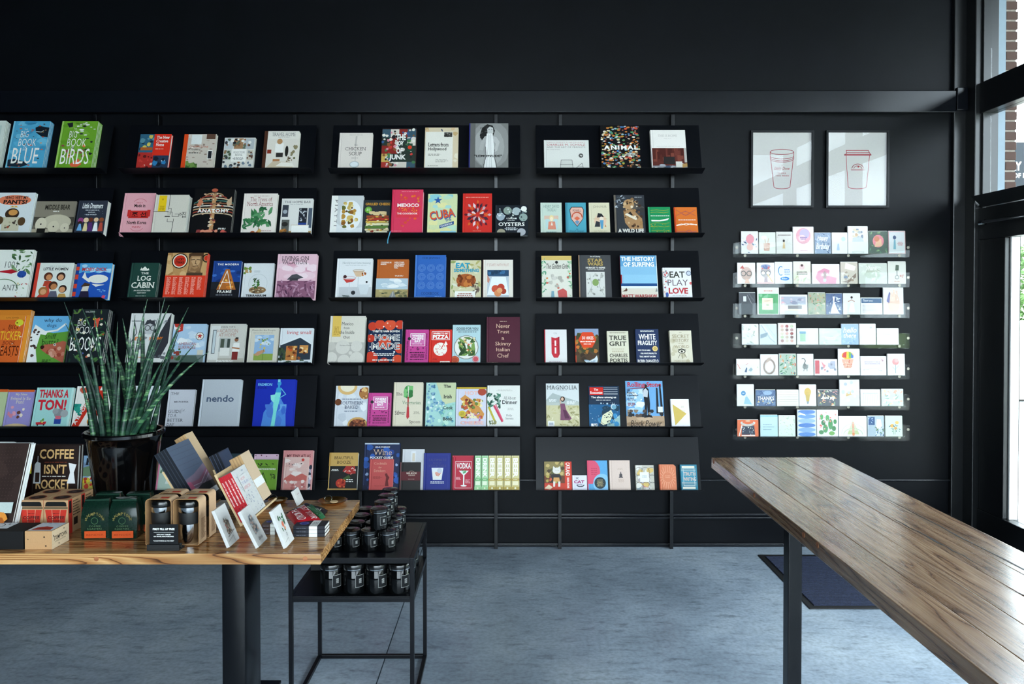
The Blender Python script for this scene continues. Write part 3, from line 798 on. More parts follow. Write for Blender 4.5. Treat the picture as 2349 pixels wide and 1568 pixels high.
bk(4, 5, 66, 894, '9a90c9', [
    R(0, .94, 1, 1, 'd9622a'), T('My New', .3, .83, .76, .91, 'd9cfc0', 'S'), T('Friend Is So', .14, .73, .9, .81, 'd9cfc0', 'S'), T('Fun!', .36, .63, .66, .72, 'd9cfc0', 'S'), C(.5, -.02, .5, 'd9bf96', .12), N(19, 5, ['e39fb0', 'cf8496'], .14, .2, .42, .55, .07, .1, 1.0), N(20, 4, ['6a4034', 'efe0cc'], .48, .2, .72, .5, .06, .09, 1.0)],
   'lavender easy reader with an orange top strip', 1, .012)
bk(4, 70, 157, 889, 'a5d8d3', [
    T('THANKS A', .1, .74, .88, .95, 'cf2a3a', 'k'), T('TON!', .1, .42, .86, .7, 'cf2a3a', 'k'), R(.94, 0, 1, 1, 'bfe6e0'), C(.7, .34, .13, '8a8f92'), C(.6, .4, .08, '9aa0a2'), C(.84, .34, .1, 'a5abad'), P('2c4a9a', (.6, .08), (.78, .08), (.78, .22), (.6, .22)), R(.62, .2, .76, .28, 'd86a7a'), P('c8303a', (.14, .06), (.38, .07), (.4, .14), (.12, .12)), N(21, 4, ['6a9a3a', 'e8d25a'], .18, .12, .36, .2, .02, .04), C(.18, .05, .02, BK), C(.34, .055, .02, BK)],
   'mint picture book with red lettering and a grey elephant', 1, .022)
bk(4, 163, 244, 886, 'ece9e2', [
    P('c8301f', (.0, 0), (.2, 0), (.72, 1), (.52, 1)), P('c8301f', (.5, .42), (.98, .38), (.98, .26), (.5, .3)), P('c8301f', (.62, .9), (.78, .9), (1, .0), (.85, .0)), L(WH, .001, (0, 0), (.01, .01)), N(22, 5, ['c8553d'], .1, .84, .3, .96, .05, .08), N(23, 6, ['2f9a88', '1f8474'], .02, .3, .22, .55, .07, .11), C(.5, .78, .14, '2a2424'), C(.55, .14, .12, 'd98a2f'), R(.46, .04, .54, .24, BK),
    lambda k: _slant(k, 'A IS FOR APPLE', (.12, .06), (.60, .92), .085, WH)],
   'white alphabet picture book with a slanting red stripe', 1, .014)
bk(5, -40, 14, 1013, 'cfd2d0', [C(.5, .8, .4, 'e2e4e2')], 'pale grey book at the dark end of the lowest ledge', 1, .02)
bk(5, 42, 66, 1038, 'b9b53a', [R(0, .5, 1, 1, 'd9a52a'), N(24, 8, ['6aa03a', '3f8a34', 'e0c84a'], .1, .1, .9, .9, .15, .3)], 'narrow yellow and green book behind the coffee book', 1, .02)
bk(5, 176, 262, 1045, '8fb0cf', [
    R(0, .55, 1, .8, '7f98b8'), P('6f8a6a', (0, .62), (.3, .72), (.6, .6), (1, .7), (1, .4), (0, .4)), R(0, 0, 1, .25, 'b9a94a'), N(25, 16, ['d8c23a', 'b8402f', 'e8e4d8', '3a4a5a'], .04, .06, .96, .4, .04, .08), P('b8402f', (.3, .3), (.46, .75), (.54, .72), (.42, .3)), T('F.', .12, .72, .42, .93, '1c2430', 'S')],
   'illustrated country magazine with a black serif initial', 1, .014, name='magazine', cat='magazine')
# ---- second bay
bk(0, 312, 384, 308, 'd8301f', [
    R(0, .5, .46, 1, '2f5f78'), N(26, 10, ['5a8a98', 'c8b85a', '8a3a20', '1c3040'], .04, .55, .44, .95, .05, .1), R(.06, .56, .44, .64, 'a85a28'), R(0, 0, .5, .5, 'b02f2a'), N(27, 14, ['c8403a', '5a1c1c', 'e0c0b0'], .04, .04, .48, .44, .03, .07), R(.5, 0, 1, .42, '2a3a52'), N(28, 8, ['2f7ab0', '16202e', 'cfd8dc'], .52, .04, .97, .4, .05, .1), R(.46, .42, 1, 1, 'd8301f'),
    T('The New', .54, .87, .96, .95, WH, 'S'), T('Creative', .54, .77, .92, .85, WH, 'S'), T('Home', .54, .67, .8, .75, WH, 'S'), B(.54, .58, .8, .61, 1, 'f0b0a0', 1, 'l')],
   'red interiors book with four room photographs', 1, .024)
bk(0, 414, 489, 308, 'c9beb2', [
    R(0, 0, .13, 1, 'd8481c'), N(29, 40, ['b5a698', 'd8cfc4', 'a8948a', 'e2ddd6', '9a8478'], .14, .03, .97, .97, .03, .07, .5), R(.14, .0, .5, .2, '4a6a34'), N(30, 10, ['3f5f2c', '6f8f4a'], .16, .02, .5, .28, .05, .1), R(.78, .32, .93, .56, 'e8e6e0'), R(.8, .34, .91, .54, '23262c'), R(.7, .86, .97, 1, '5a4034'), R(.24, .72, .56, .98, 'dfe2e0'), T('Creative Living', .2, .62, .78, .69, 'c2603f', 's'), T('Country', .2, .54, .56, .61, '3a3a38', 's'), B(.2, .47, .58, .51, 1, '5a5a58', 2, 'l')],
   'country house book with a stone wall and an orange spine', 1, .022, 'd8481c')
bk(0, 508, 580, 316, 'd9d6d0', [
    R(.03, .66, .3, .98, 'c2c8ca'), R(.33, .66, .62, .98, 'a07a58'), R(.65, .66, .97, .98, 'b0b6ba'), N(31, 24, ['3a3c42', '8a5a3a', 'e6e4de', '5f6a5a', '23252a'], .04, .68, .96, .95, .03, .07), R(.03, .33, .25, .63, 'b5b8b0'), R(.78, .33, .97, .63, 'c9c0b0'), N(32, 14, ['4a5a40', '8a6a4a', '33353a'], .04, .36, .24, .6, .03, .06), N(33, 10, ['5a3a2c', '8a8f92'], .79, .36, .96, .6, .03, .05), N(34, 24, ['8a5a3a', '3a3c42', 'd8d2c8', '6a7a8a'], .04, .03, .96, .28, .04, .07), R(.28, .28, .75, .66, 'efece6'), T('ROCK YOUR', .34, .53, .7, .59, '3a3a3a', 's'), T('RENTAL', .4, .45, .64, .51, '3a3a3a', 's'), B(.33, .32, .7, .42, 3, '8a8a88')],
   'small interiors book tiled with rental room photographs', 1, .02, hard=False)
bk(0, 600, 680, 301, 'e2ddd4', [
    R(0, 0, .1, 1, '4a2c20'), T('TRAVEL HOME', .22, .87, .9, .96, '4f5658', 's'), B(.4, .835, .75, .85, 1, '8a8a86'), R(.12, .03, 1, .8, 'dcd6cc'), R(.34, .45, .58, .68, 'ece9e4'), R(.38, .33, .58, .44, '33302e'), C(.46, .73, .08, 'b58a60', .07), C(.68, .48, .05, '23221f', .14), N(35, 8, ['8a8060', '6a6a48'], .82, .3, .97, .66, .03, .06), R(.12, .42, .24, .52, '8a3424'), P('c9b8a0', (.12, .05), (.9, .05), (.8, .2), (.3, .22)), P('e9e4da', (.4, .1), (.95, .08), (.86, .18), (.55, .2)), P('b07a50', (.3, .22), (.5, .22), (.5, .28), (.3, .28)), N(36, 8, ['4a3a2c', '8a7a60'], .7, .22, .9, .38, .02, .04)],
   'cream travel interiors book with a brown spine', 3, .013, '4a2c20')
bk(1, 273, 346, 443, 'e5a5ae', [
    T('Made in', .36, .66, .72, .74, '2a1c1c', 'S'), R(.18, .44, .28, .6, 'c82a28'), R(.8, .44, .9, .6, 'c82a28'), R(.22, .4, .86, .58, 'd0342f'), L('8a1c1c', .012, (.27, .43), (.81, .43), (.81, .55), (.27, .55), (.27, .43)), T('조 선', .32, .43, .78, .55, '2a1414', 'b'), T('North Korea', .2, .26, .82, .34, '2a1c1c', 'S'), O(.54, .76, .2, .015, 'd0707a', .1, 12, 20, 160), O(.54, .2, .2, .015, 'd0707a', .1, 12, 200, 340), B(.42, .755, .64, .775, 1, 'c04a50'), B(.34, .17, .7, .22, 2, 'c8606a')],
   'pink book with a red banner of Korean lettering', 1, .022)
bk(1, 346, 424, 447, 'd2ccc0', [
    R(.12, .56, .35, .98, 'e8c21f'), B(.15, .6, .32, .72, 5, 'a8861a'), C(.23, .88, .03, 'c09a1a'), L('33322f', .014, (.44, 1), (.44, .62)), L('33322f', .014, (.0, .57), (.44, .57)), L('33322f', .012, (.4, .55), (.56, .55), (.56, .44), (.6, .44)), L('33322f', .012, (.44, .64), (.52, .64), (.52, .5), (.42, .5)), L('33322f', .03, (.36, .44), (.49, .44)), L('33322f', .012, (.44, .38), (.44, .3), (.6, .3)), L('33322f', .014, (.62, .38), (.6, .02)), L('33322f', .012, (.56, .44), (.76, .44), (.76, .5), (.64, .5)), T('집', .84, .4, .97, .56, '33322f', 'r'), T('주', .76, .44, .85, .53, '33322f', 'r')],
   'cream book with a yellow label and black line maze', 1, .05)
def ribs():
    o = [R(0, 0, 1, 1, '0d0d10')]
    cs = ['c8a078', 'b5503f', 'd8c0a0', '4a7a70', '8a5a40', 'e0d8cc']
    for i in range(9):
        y = .86 - i * .055; wd = .2 + .09 * min(i, 4) - .03 * max(0, i - 5)
        for s in (-1, 1):
            o.append(O(.5 + s * .02, y - .03, wd, .03, cs[i % 6], .07, 10, 0 if s > 0 else 90, 90 if s > 0 else 180))
    o += [R(.45, .05, .55, .9, 'b58a60'), N(37, 34, ['d8c8b0', 'a05040', 'c89060', '6a4a3a', '8a3a3a'], .43, .08, .57, .92, .03, .05, .6), N(38, 26, ['d8b090', 'b5483a', 'e0d0bc', '8a6a50'], .16, .42, .84, .88, .02, .045, .6), P('c87858', (.08, .62), (.16, .8), (.24, .7), (.16, .6)), P('c8a888', (.82, .7), (.94, .82), (.96, .64), (.86, .6)), N(39, 14, ['c85a50', 'd88a70', '8a3a3a'], .1, .0, .9, .08, .05, .09), C(.5, .96, .08, 'b0583f', .04),
          T('ANATOMY', .12, .47, .92, .55, WH, 'k', sp=.08), B(.66, .1, .9, .14, 2, WH), T('PHAIDON', .0, .015, .2, .04, WH, 'r')]
    return o
bk(1, 437, 529, 433, '0d0d10', ribs(), 'black anatomy book with a collage rib cage', 3, .0125, pages='pages')
bk(1, 551, 630, 444, 'e6dcd4', [
    T('The Trees of', .2, .81, .84, .91, '8a2f34', 's'), T('North America', .12, .7, .88, .8, '8a2f34', 's'), B(.3, .93, .75, .95, 1, 'b09a98'), L('6a4a30', .02, (.52, .08), (.5, .5)), N(40, 30, ['2f6a40', '3f7d4c', '245536', '5a9464'], .28, .22, .86, .66, .1, .17, .8, 'l'), N(41, 12, ['2f6a40', '3f7d4c'], .06, .16, .4, .38, .08, .13, .8, 'l'), C(.36, .06, .07, 'a0522f', .04), C(.5, .05, .06, 'b8653a', .04), P('c9a05a', (.48, .1), (.56, .16), (.62, .1), (.56, .04)), B(.6, .09, .9, .12, 1, 'b0888a')],
   'pale book with a green oak branch and red title', 1, .024)
bk(1, 640, 713, 455.5, 'dcdad6', [
    T('THE HOME BAR', .1, .87, .93, .935, '4a4c50', 'r'), B(.28, .83, .72, .85, 1, '8a8c90'), R(.05, .5, .24, .82, '3a3f48'), C(.14, .64, .07, 'a0a8b0'), R(0, .0, 1, .12, 'a88a5a'), R(.58, .34, .84, .74, '23262f'), N(42, 18, ['8a9098', '4a5060', 'c8ccd0'], .6, .4, .82, .72, .02, .035), R(.58, .26, .84, .34, '23408a'), R(.88, .2, 1, .74, '4f5a6a'), R(.38, .06, .92, .28, 'efeeea'), L('b08a40', .012, (.36, .28), (.9, .28)), R(.06, .08, .3, .42, '5a5c58'), C(.16, .3, .1, '2a2826', .06), N(43, 8, ['b87a3a', '8a5a2c', '33302c'], .03, .02, .22, .16, .04, .07)],
   'white cocktail interiors book with blue cabinets', 1, .02)
bk(2, 291, 356, 603, '1f4038', [
    T('THE', .39, .68, .66, .74, 'e6e4da', 'S'), T('LOG', .27, .5, .76, .64, 'e6e4da', 'S'), T('CABIN', .1, .3, .92, .46, 'e6e4da', 'S'), T('AN ILLUSTRATED', .2, .215, .8, .25, 'e6e4da', 'S'), T('HISTORY', .34, .15, .66, .185, 'e6e4da', 'S'), B(.3, .075, .66, .095, 1, 'c8ccc0'), P('e6e4da', (.36, .8), (.5, .9), (.64, .8)), R(.4, .78, .62, .82, 'e6e4da'), P('e6e4da', (.34, .79), (.38, .88), (.42, .79)), P('e6e4da', (.6, .79), (.63, .86), (.67, .79))],
   'dark green book on log cabins with white lettering', 3, .011)
def columns(x0, y0, x1, y1, n, c):
    def f(k):
        for i in range(n):
            a = x0 + (x1 - x0) * i / n
            B(a, y0 + (i == n - 1) * .1, a + (x1 - x0) / n * .72, y1, 22, c, i, 'l')(k)
    return f
bk(2, 373, 466, 580, 'd83a22', [
    R(0, .5, 1, 1, 'c39a66'), N(44, 12, ['b58a58', 'd0aa78', 'a87c4c'], .02, .52, .5, .98, .08, .16), C(.32, .82, .2, 'e6dcc8'), O(.32, .82, .19, .025, '2a2018'), C(.32, .82, .15, 'c8321f'), T('LUCKY', .22, .83, .42, .88, '2a1410', 'k'), T('STRIKE', .21, .76, .43, .81, '2a1410', 'k'), P('7a5a3c', (.52, .5), (.55, .72), (.53, .96), (.66, 1), (.88, 1), (.9, .86), (.86, .6), (.9, .5)), P('a07a54', (.56, .6), (.58, .94), (.84, .94), (.84, .66), (.72, .56)), P('4a3220', (.54, .86), (.53, .98), (.62, 1), (.9, 1), (.9, .86), (.84, .93), (.6, .93)), P('c29a70', (.6, .82), (.62, .9), (.82, .9), (.82, .78), (.76, .68), (.68, .7)), L('3a2618', .018, (.6, .84), (.69, .85)), L('3a2618', .018, (.74, .85), (.83, .84)), L('5a3c26', .016, (.72, .83), (.71, .76), (.75, .75)), L('4a2a1c', .018, (.66, .7), (.78, .71)), P('8a6644', (.6, .6), (.62, .68), (.72, .63), (.82, .7), (.84, .6)), R(.52, .5, .92, .56, '4a3a2a'), O(.99, .88, .1, .03, '2a2018'), C(.99, .88, .07, 'c8321f'), R(0, 0, 1, .5, 'd83a22'), columns(.05, .09, .97, .47, 6, 'f0a090'), T('PHAIDON', .01, .015, .27, .04, 'f0c0b0', 's')],
   'orange book with a portrait and a cigarette roundel', 4, .0105)
bk(2, 481, 547, 598.5, '1c3f86', [
    R(0, .0, 1, .3, '14161c'), N(46, 10, ['2a5aa8', '16306a', '3a6ab8'], .03, .45, .97, .85, .08, .16, .5), R(0, .26, 1, .45, '1c2026'), P('a8622a', (.2, .25), (.46, .78), (.6, .78), (.88, .25)), N(47, 20, ['e09a40', 'f0c060', '7a3a18', 'c8702a'], .3, .27, .78, .5, .03, .06), L(WH, .02, (.3, .26), (.52, .74), (.72, .26)), L(WH, .016, (.36, .44), (.66, .44)), T('THE MODERN', .16, .88, .9, .93, WH, 'b', sp=.12), T('FRAME', .24, .165, .74, .235, WH, 'b', sp=.1), B(.2, .1, .8, .13, 1, 'b0b4bc'), B(.3, .0, .7, .02, 1, 'b0b4bc')],
   'blue dusk book of a glowing triangular cabin', 1, .022)
bk(2, 552, 623, 604, 'd5d8da', [
    N(48, 8, ['6a8a3a', '8a9a4a', 'b09060'], .04, .72, .26, .96, .03, .07), O(.52, .44, .3, .012, 'b9bec0', .26, 20), C(.52, .26, .28, '8a6a4a', .1), N(49, 20, ['5a4a34', 'd0c0a0', '3f3226', '9a7a50'], .28, .2, .76, .32, .03, .06, .5), N(50, 12, ['2f5a2c', '4a7a34', '24401f'], .36, .3, .56, .58, .05, .09, 1, 'l'), R(.36, .74, .56, .8, 'c5cacc'), T('TERRARIUM', .16, .08, .82, .14, '26282a', 'k', sp=.02)],
   'white book with plants growing in a glass vessel', 1, .02)
bk(2, 629, 721, 583, 'e3b9c6', [
    N(51, 12, ['d8a0b2', 'efd5dc', 'e8c6d0'], .04, .45, .98, .8, .12, .24, .5), R(.04, 0, 1, .4, '8a5a72'), N(52, 60, ['6a4058', 'a87890', '54304a', 'b58aa0'], .05, .02, .98, .4, .05, .09, .3, 'l'), T('LIVING ON', .12, .86, .8, .95, '26222a', 's'), T('VACATION', .12, .77, .76, .86, '26222a', 's'), P('4a4a50', (.28, .42), (.4, .53), (.52, .55), (.7, .47), (.52, .42)), R(.36, .4, .56, .46, '3a383e')],
   'pink book of a dune house with black capital lettering', 3, .012)
bk(3, 286, 380, 718.5, 'd8d8d6', [
    P('33343a', (.66, .1), (.7, .4), (.78, .62), (1, 1), (1, .4), (.84, .1)), N(53, 30, ['5a5c62', '8a8c90', '23242a', 'b5b6b8'], .3, .1, .95, .9, .03, .08, .7), L('4a4c52', .02, (.1, .86), (.2, .6), (.08, .4), (.2, .12)), L('4a4c52', .02, (.05, .84), (.3, .84)), C(.5, .7, .14, 'b9babc', .13), O(.45, .7, .06, .015, '23242a'), O(.58, .7, .06, .015, '23242a'), P('3a3c42', (.36, .75), (.42, .86), (.6, .85), (.64, .74), (.5, .79)), T('BETTY', .12, .45, .42, .52, 'e0761f', 'k'), T('JOHNNY', .52, .45, .86, .52, 'e0761f', 'k'), B(.12, .1, .6, .13, 1, 'd8721f')],
   'white book with an ink drawing and orange lettering', 4, .0115, pages='pages')
bk(3, 388, 465, 743, 'a9c4dc', [
    N(54, 12, ['d5dfe6', 'c2d3e2', 'e6eaec'], .05, .4, .97, .95, .1, .2, .5), P('b5352c', (.02, 1), (.3, 1), (.3, .82), (.12, .78)), T('RS', .06, .84, .22, .92, WH, 'b'), R(0, .0, 1, .22, '6f7a78'), P('4a5c54', (.3, .0), (.36, .2), (.78, .2), (.92, .0)), N(55, 10, ['3a5a34', '5a6a50', '8a3a30'], .02, .1, .3, .36, .04, .08), R(.8, .22, .98, .34, 'c9c5b8'), T('AMERICAN', .22, .46, .74, .53, 'a0463a', 'r'), T('SURFACES', .22, .37, .74, .44, 'a0463a', 'r'), C(.83, .69, .12, 'e2e0d8'), O(.83, .69, .115, .014, '3a3430'), lambda k: star(k, .83, .69, .09, 'b8332c')],
   'photograph book of a parked car with a red star badge', 2, .014)
bk(3, 473, 557, 743, 'c9c6be', [
    R(.04, .1, .3, .95, 'd8d8d4'), R(.1, .25, .2, .85, '5a6266'), R(.12, .27, .19, .83, 'c2ccd0'), T("VERN YIP'S", .3, .9, .7, .945, '3a3c3e', 'r', sp=.1), T('VACATION', .2, .78, .78, .87, 'a8705f', 'l'), T('AT HOME', .26, .68, .74, .76, 'a8705f', 'l'), R(.3, .3, .6, .64, 'a8aca8'), R(.34, .4, .44, .62, '4a5448'), R(.52, .4, .6, .62, '3f4a44'), R(.34, .2, .6, .4, 'e2e0da'), R(.3, .0, 1, .14, 'b5b0a4'), P('7a2a2a', (.68, .1), (.84, .1), (.84, .32), (.68, .32)), P('e8e6e2', (.67, .3), (.88, .3), (.86, .52), (.7, .52)), C(.77, .6, .055, '8a5a40', .05), R(.74, .62, .82, .66, '2a2420'), L('b07a58', .04, (.68, .4), (.86, .38)), B(.2, .04, .8, .1, 2, 'ecebe6')],
   'interiors book of a standing person in white and red', 1, .024)
bk(3, 565, 634, 752, 'cfcabc', [
    T('Plants for the People', .1, .9, .88, .955, '4a4a44', 's'), B(.14, .845, .84, .865, 1, '8a8a80'), R(.22, .1, .86, .8, '8fb0d2'), N(56, 10, ['c8d6e2', 'dfe4e8', 'a8c2da'], .24, .4, .84, .78, .08, .15, .6), R(.22, .1, .86, .28, '8aa04a'), P('c09070', (.22, .24), (.34, .34), (.56, .4), (.6, .34), (.36, .22)), N(57, 18, ['e8e4d0', 'd8c05a', '6a8a3a', 'b58a3a'], .36, .38, .72, .72, .02, .045), L('4a6a2c', .012, (.54, .4), (.52, .1)), B(.5, .03, .86, .06, 1, '8a8a80')],
   'beige book with a photograph of a hand holding flowers', 1, .02)
bk(3, 637, 714, 752.5, 'd8dce0', [
    T('living small', .22, .8, .93, .93, 'c03a34', 'r'), P('2a3440', (.04, .56), (.62, .76), (.96, .58), (.96, .12), (.04, .1)), P('dfe3e6', (.02, .55), (.62, .78), (.99, .56), (.96, .54), (.62, .73), (.06, .52)), R(.22, .1, .55, .5, 'b5763a'), R(.62, .3, .88, .52, 'c88a4a'), N(58, 24, ['e0a860', 'f0d0a0', '8a4a20', '5a2c14', 'c8582a'], .24, .14, .86, .48, .03, .06), N(59, 18, ['3a4a34', '24301f', '5a6a50'], .02, .06, .2, .5, .04, .08), N(60, 14, ['4a5a44', '7a8a90', 'c2ccd0'], .2, .0, .96, .12, .06, .1, .5)],
   'white book of a lit gabled bungalow with red lettering', 1, .02)
bk(4, 292, 358, 885, 'dfe1e6', [T('ION', .72, .87, .96, .925, '4a4c54', 'r'), B(.2, .5, .7, .6, 3, '8a8c94')], 'white book half hidden behind the potted plant leaves', 2, .014)
bk(4, 377, 440, 893.5, 'cfd0d8', [
    T('THE', .1, .855, .4, .925, '3a3c46', 's'), T('MR PORTER', .26, .65, .78, .69, '3a3c46', 'b'), T('GUIDE', .08, .375, .56, .455, '3a3c46', 's'), T('TO A', .08, .265, .4, .345, '3a3c46', 's'), T('BETTER', .08, .145, .66, .225, '3a3c46', 's'), T('DAY', .08, .03, .36, .11, '3a3c46', 's'), N(61, 8, ['8a8c98'], .56, .4, .7, .52, .01, .02)],
   'pale grey style guide with black serif lettering', 1, .02)
bk(4, 453, 543, 870, 'd2d8e0', [T('nendo', .16, .52, .86, .66, '5a6a84', 'b')], 'silver design monograph with a blue lowercase name', 4, .0115, mat='silver', pages='pages')
bk(4, 578, 670, 870, '1a2fae', [
    R(0, 0, 1, 1, '1a2fae'), T('THE', .08, .93, .24, .955, '0f1c78', 'b'), T('FASHION', .06, .86, .42, .92, '8ad8f0', 'S'), T('BOOK', .06, .8, .3, .84, '0f1c78', 'b'), P('4f8ad8', (.5, .62), (.26, .3), (.22, 0), (.84, 0), (.8, .4), (.66, .6)), N(62, 10, ['3a6ac8', '6aa8e0', '4a7ad0'], .26, .04, .8, .45, .06, .12, 1.6), P('7fe0d8', (.52, .72), (.66, .72), (.64, .58), (.58, .3), (.56, 0), (.46, 0), (.5, .3), (.48, .58)), P('8fe6dc', (.4, .66), (.52, .68), (.5, .5), (.42, .56)), P('3a9ad0', (.54, .82), (.66, .82), (.66, .72), (.52, .72)), C(.6, .91, .05, '3a9ad0', .05), R(.56, .94, .62, 1, '7fd0e0'), R(.57, .8, .62, .9, '3a9ad0'), L('6ac0e0', .02, (.66, .8), (.78, .68), (.62, .6))],
   'cobalt blue fashion book with an x-ray gown figure', 3, .013)
bk(5, 356, 424, 1052, 'bcd0c2', [R(0, 0, .06, 1, 'd87a9a'), P('e6ece6', (.3, .2), (.9, .2), (.8, .5), (.4, .55)), N(63, 12, ['3a5a40', '5a7a58'], .1, .55, .6, .9, .06, .12, 1, 'l')], 'mint green book with a pink edge behind the notebooks', 1, .03, 'd86a90')
bk(5, 498, 570, 1040, '2a3c44', [T('OM CROCHET', .18, .76, .8, .83, '8a9aa0', 'r'), O(.55, .5, .36, .02, '8a9aa0'), O(.55, .5, .28, .012, '8a9aa0'), O(.55, .58, .08, .012, '8a9aa0')], 'dark teal book with a round craft emblem', 2, .014)
bk(5, 576, 632, 1041.5, 'dcb8cc', [N(64, 24, ['3a3238', '6a3a48', '8a5a70'], .05, .05, .95, .97, .02, .035)], 'pale pink patterned book behind the small green one', 1, .016)
bk(5, 577, 632, 1054, '6f9a34', [
    T('50 THINGS TO DO IN THE WILD', .06, .66, .94, .715, WH, 'k'), N(65, 5, ['26301c'], .1, .8, .9, .92, .05, .09, .6, 'l'), L('26301c', .02, (.2, .755), (.7, .755)), L('26301c', .02, (.42, .58), (.3, .24)), L('26301c', .02, (.42, .58), (.6, .24)), L('26301c', .02, (.42, .58), (.43, .24)), C(.44, .22, .08, '26301c'), L('3a4a28', .015, (.8, .58), (.78, .34)), N(66, 6, ['26301c'], .68, .34, .92, .52, .04, .07, 1, 'l'), N(67, 4, ['26301c'], .1, .1, .3, .5, .05, .08, 1, 'l')],
   'small green outdoor book with black camp silhouettes', 1, .016, off=.018)
bk(5, 643, 713, 1033, 'd88f8f', [T('MY TINY ATLAS', .14, .82, .92, .9, '6a3034', 'b'), R(.7, .0, .97, .6, 'b0a8b8'), N(68, 14, ['3a4a6a', 'd8d0d4', '8a5a6a', '2a3040'], .7, .05, .97, .75, .04, .08)], 'dusty pink atlas book with maroon lettering', 1, .026)
bk(5, 647, 704, 1048, 'e0b8b0', [
    N(69, 10, ['e8ccc4', 'd8a8a0', 'efdcd6'], .05, .5, .95, .95, .1, .2, .5), C(.76, .91, .06, 'c8403c'), N(70, 8, ['3a3034', '4a3c40'], .18, .68, .8, .8, .02, .04, .5), P('c86860', (.04, .34), (.3, .48), (.5, .4), (.75, .5), (.96, .42), (.96, .28), (.04, .28)), P('efe0da', (.3, .48), (.4, .56), (.7, .55), (.75, .5), (.5, .42)), R(.04, .0, .96, .28, 'd08a84'), N(71, 16, ['e8c8c0', 'b86a68', 'f0ddd6'], .08, .03, .92, .28, .04, .09)],
   'pale pink landscape book with a red sun', 1, .016, off=.028)
# ---- third bay (cookbooks)
bk(0, 774, 851, 305, 'e0d6ce', [
    L('c2bab4', .05, (.52, .9), (.5, .66)), L('b0a8a4', .012, (.5, .66), (.52, .22)), C(.5, .16, .14, 'c5ccd0', .08), C(.49, .165, .11, 'dfe4e8', .06), O(.5, .16, .14, .01, '9aa0a2', .08), T('The', .46, .66, .56, .695, '4a4444', 's'), T('CHICKEN', .2, .53, .82, .62, '3a3434', 's'), T('SOUP', .32, .4, .7, .49, '3a3434', 's'), B(.4, .32, .6, .34, 1, '8a8482'), B(.3, .93, .7, .95, 1, 'a8a09c'), B(.35, .0, .68, .02, 1, '6a6462')],
   'pale blush soup book with a ladle', 2, .016)
def tiles(seed, nx, ny, cols, x0=.02, y0=.02, x1=.98, y1=.98):
    def f(k):
        rnd = random.Random(seed)
        for i in range(nx):
            for j in range(ny):
                k.d += .00003
                a, b = x0 + (x1 - x0) * i / nx, y0 + (y1 - y0) * j / ny
                R(a, b, a + (x1 - x0) / nx, b + (y1 - y0) / ny, cols[rnd.randrange(len(cols))])(k)
    return f
bk(0, 872, 953, 295, '3a2c2c', [
    tiles(72, 4, 5, ['a83a34', '3f5a6a', 'd8cfc4', '5a4a3a', '8a2f2a', '2f3a34', 'c8a85a']), N(73, 70, ['c8403a', 'd8d0c8', '2a2a2e', '4a7a50', 'd88a9a', '8a5a3a', 'e8e4da', '3a5a8a'], .03, .02, .97, .98, .03, .07), T('THE', .42, .72, .7, .86, WH, 'k'), T('JOY', .44, .56, .64, .7, WH, 'k'), T('OF', .44, .4, .62, .54, WH, 'k'), T('JUNK', .24, .23, .72, .38, WH, 'k'), R(.75, .46, .9, .64, '2a4a3a'), C(.82, .55, .06, 'd8402a')],
   'busy collage book with stacked white block lettering', 1, .024, mat='gloss')
bk(0, 972, 1050, 293, 'd9c8aa', [
    N(74, 26, ['e6ddc8', 'c8a878', '6a5a4a', 'd8b890', 'a8b0b8'], .03, .02, .97, .98, .05, .1), R(.03, .04, .84, .9, 'e6e2d8'), R(.58, .78, .82, .89, '4a4844'), N(75, 10, ['8a8880', '23221f'], .59, .79, .81, .88, .02, .03), T('Letters from', .11, .56, .72, .65, '26241f', 'S'), T('Hollywood', .11, .45, .66, .54, '26241f', 'S'), B(.12, .34, .58, .4, 2, '9a968c', 1, 'l'), B(.34, .2, .72, .27, 3, 'a8a49a', 2, 'l'), B(.12, .11, .5, .14, 1, 'b0aca2', 3, 'l'), P('2a3c5a', (.48, .97), (.5, .92), (.54, .9), (.52, .96))],
   'cream book of letters over a collage border', 1, .022)
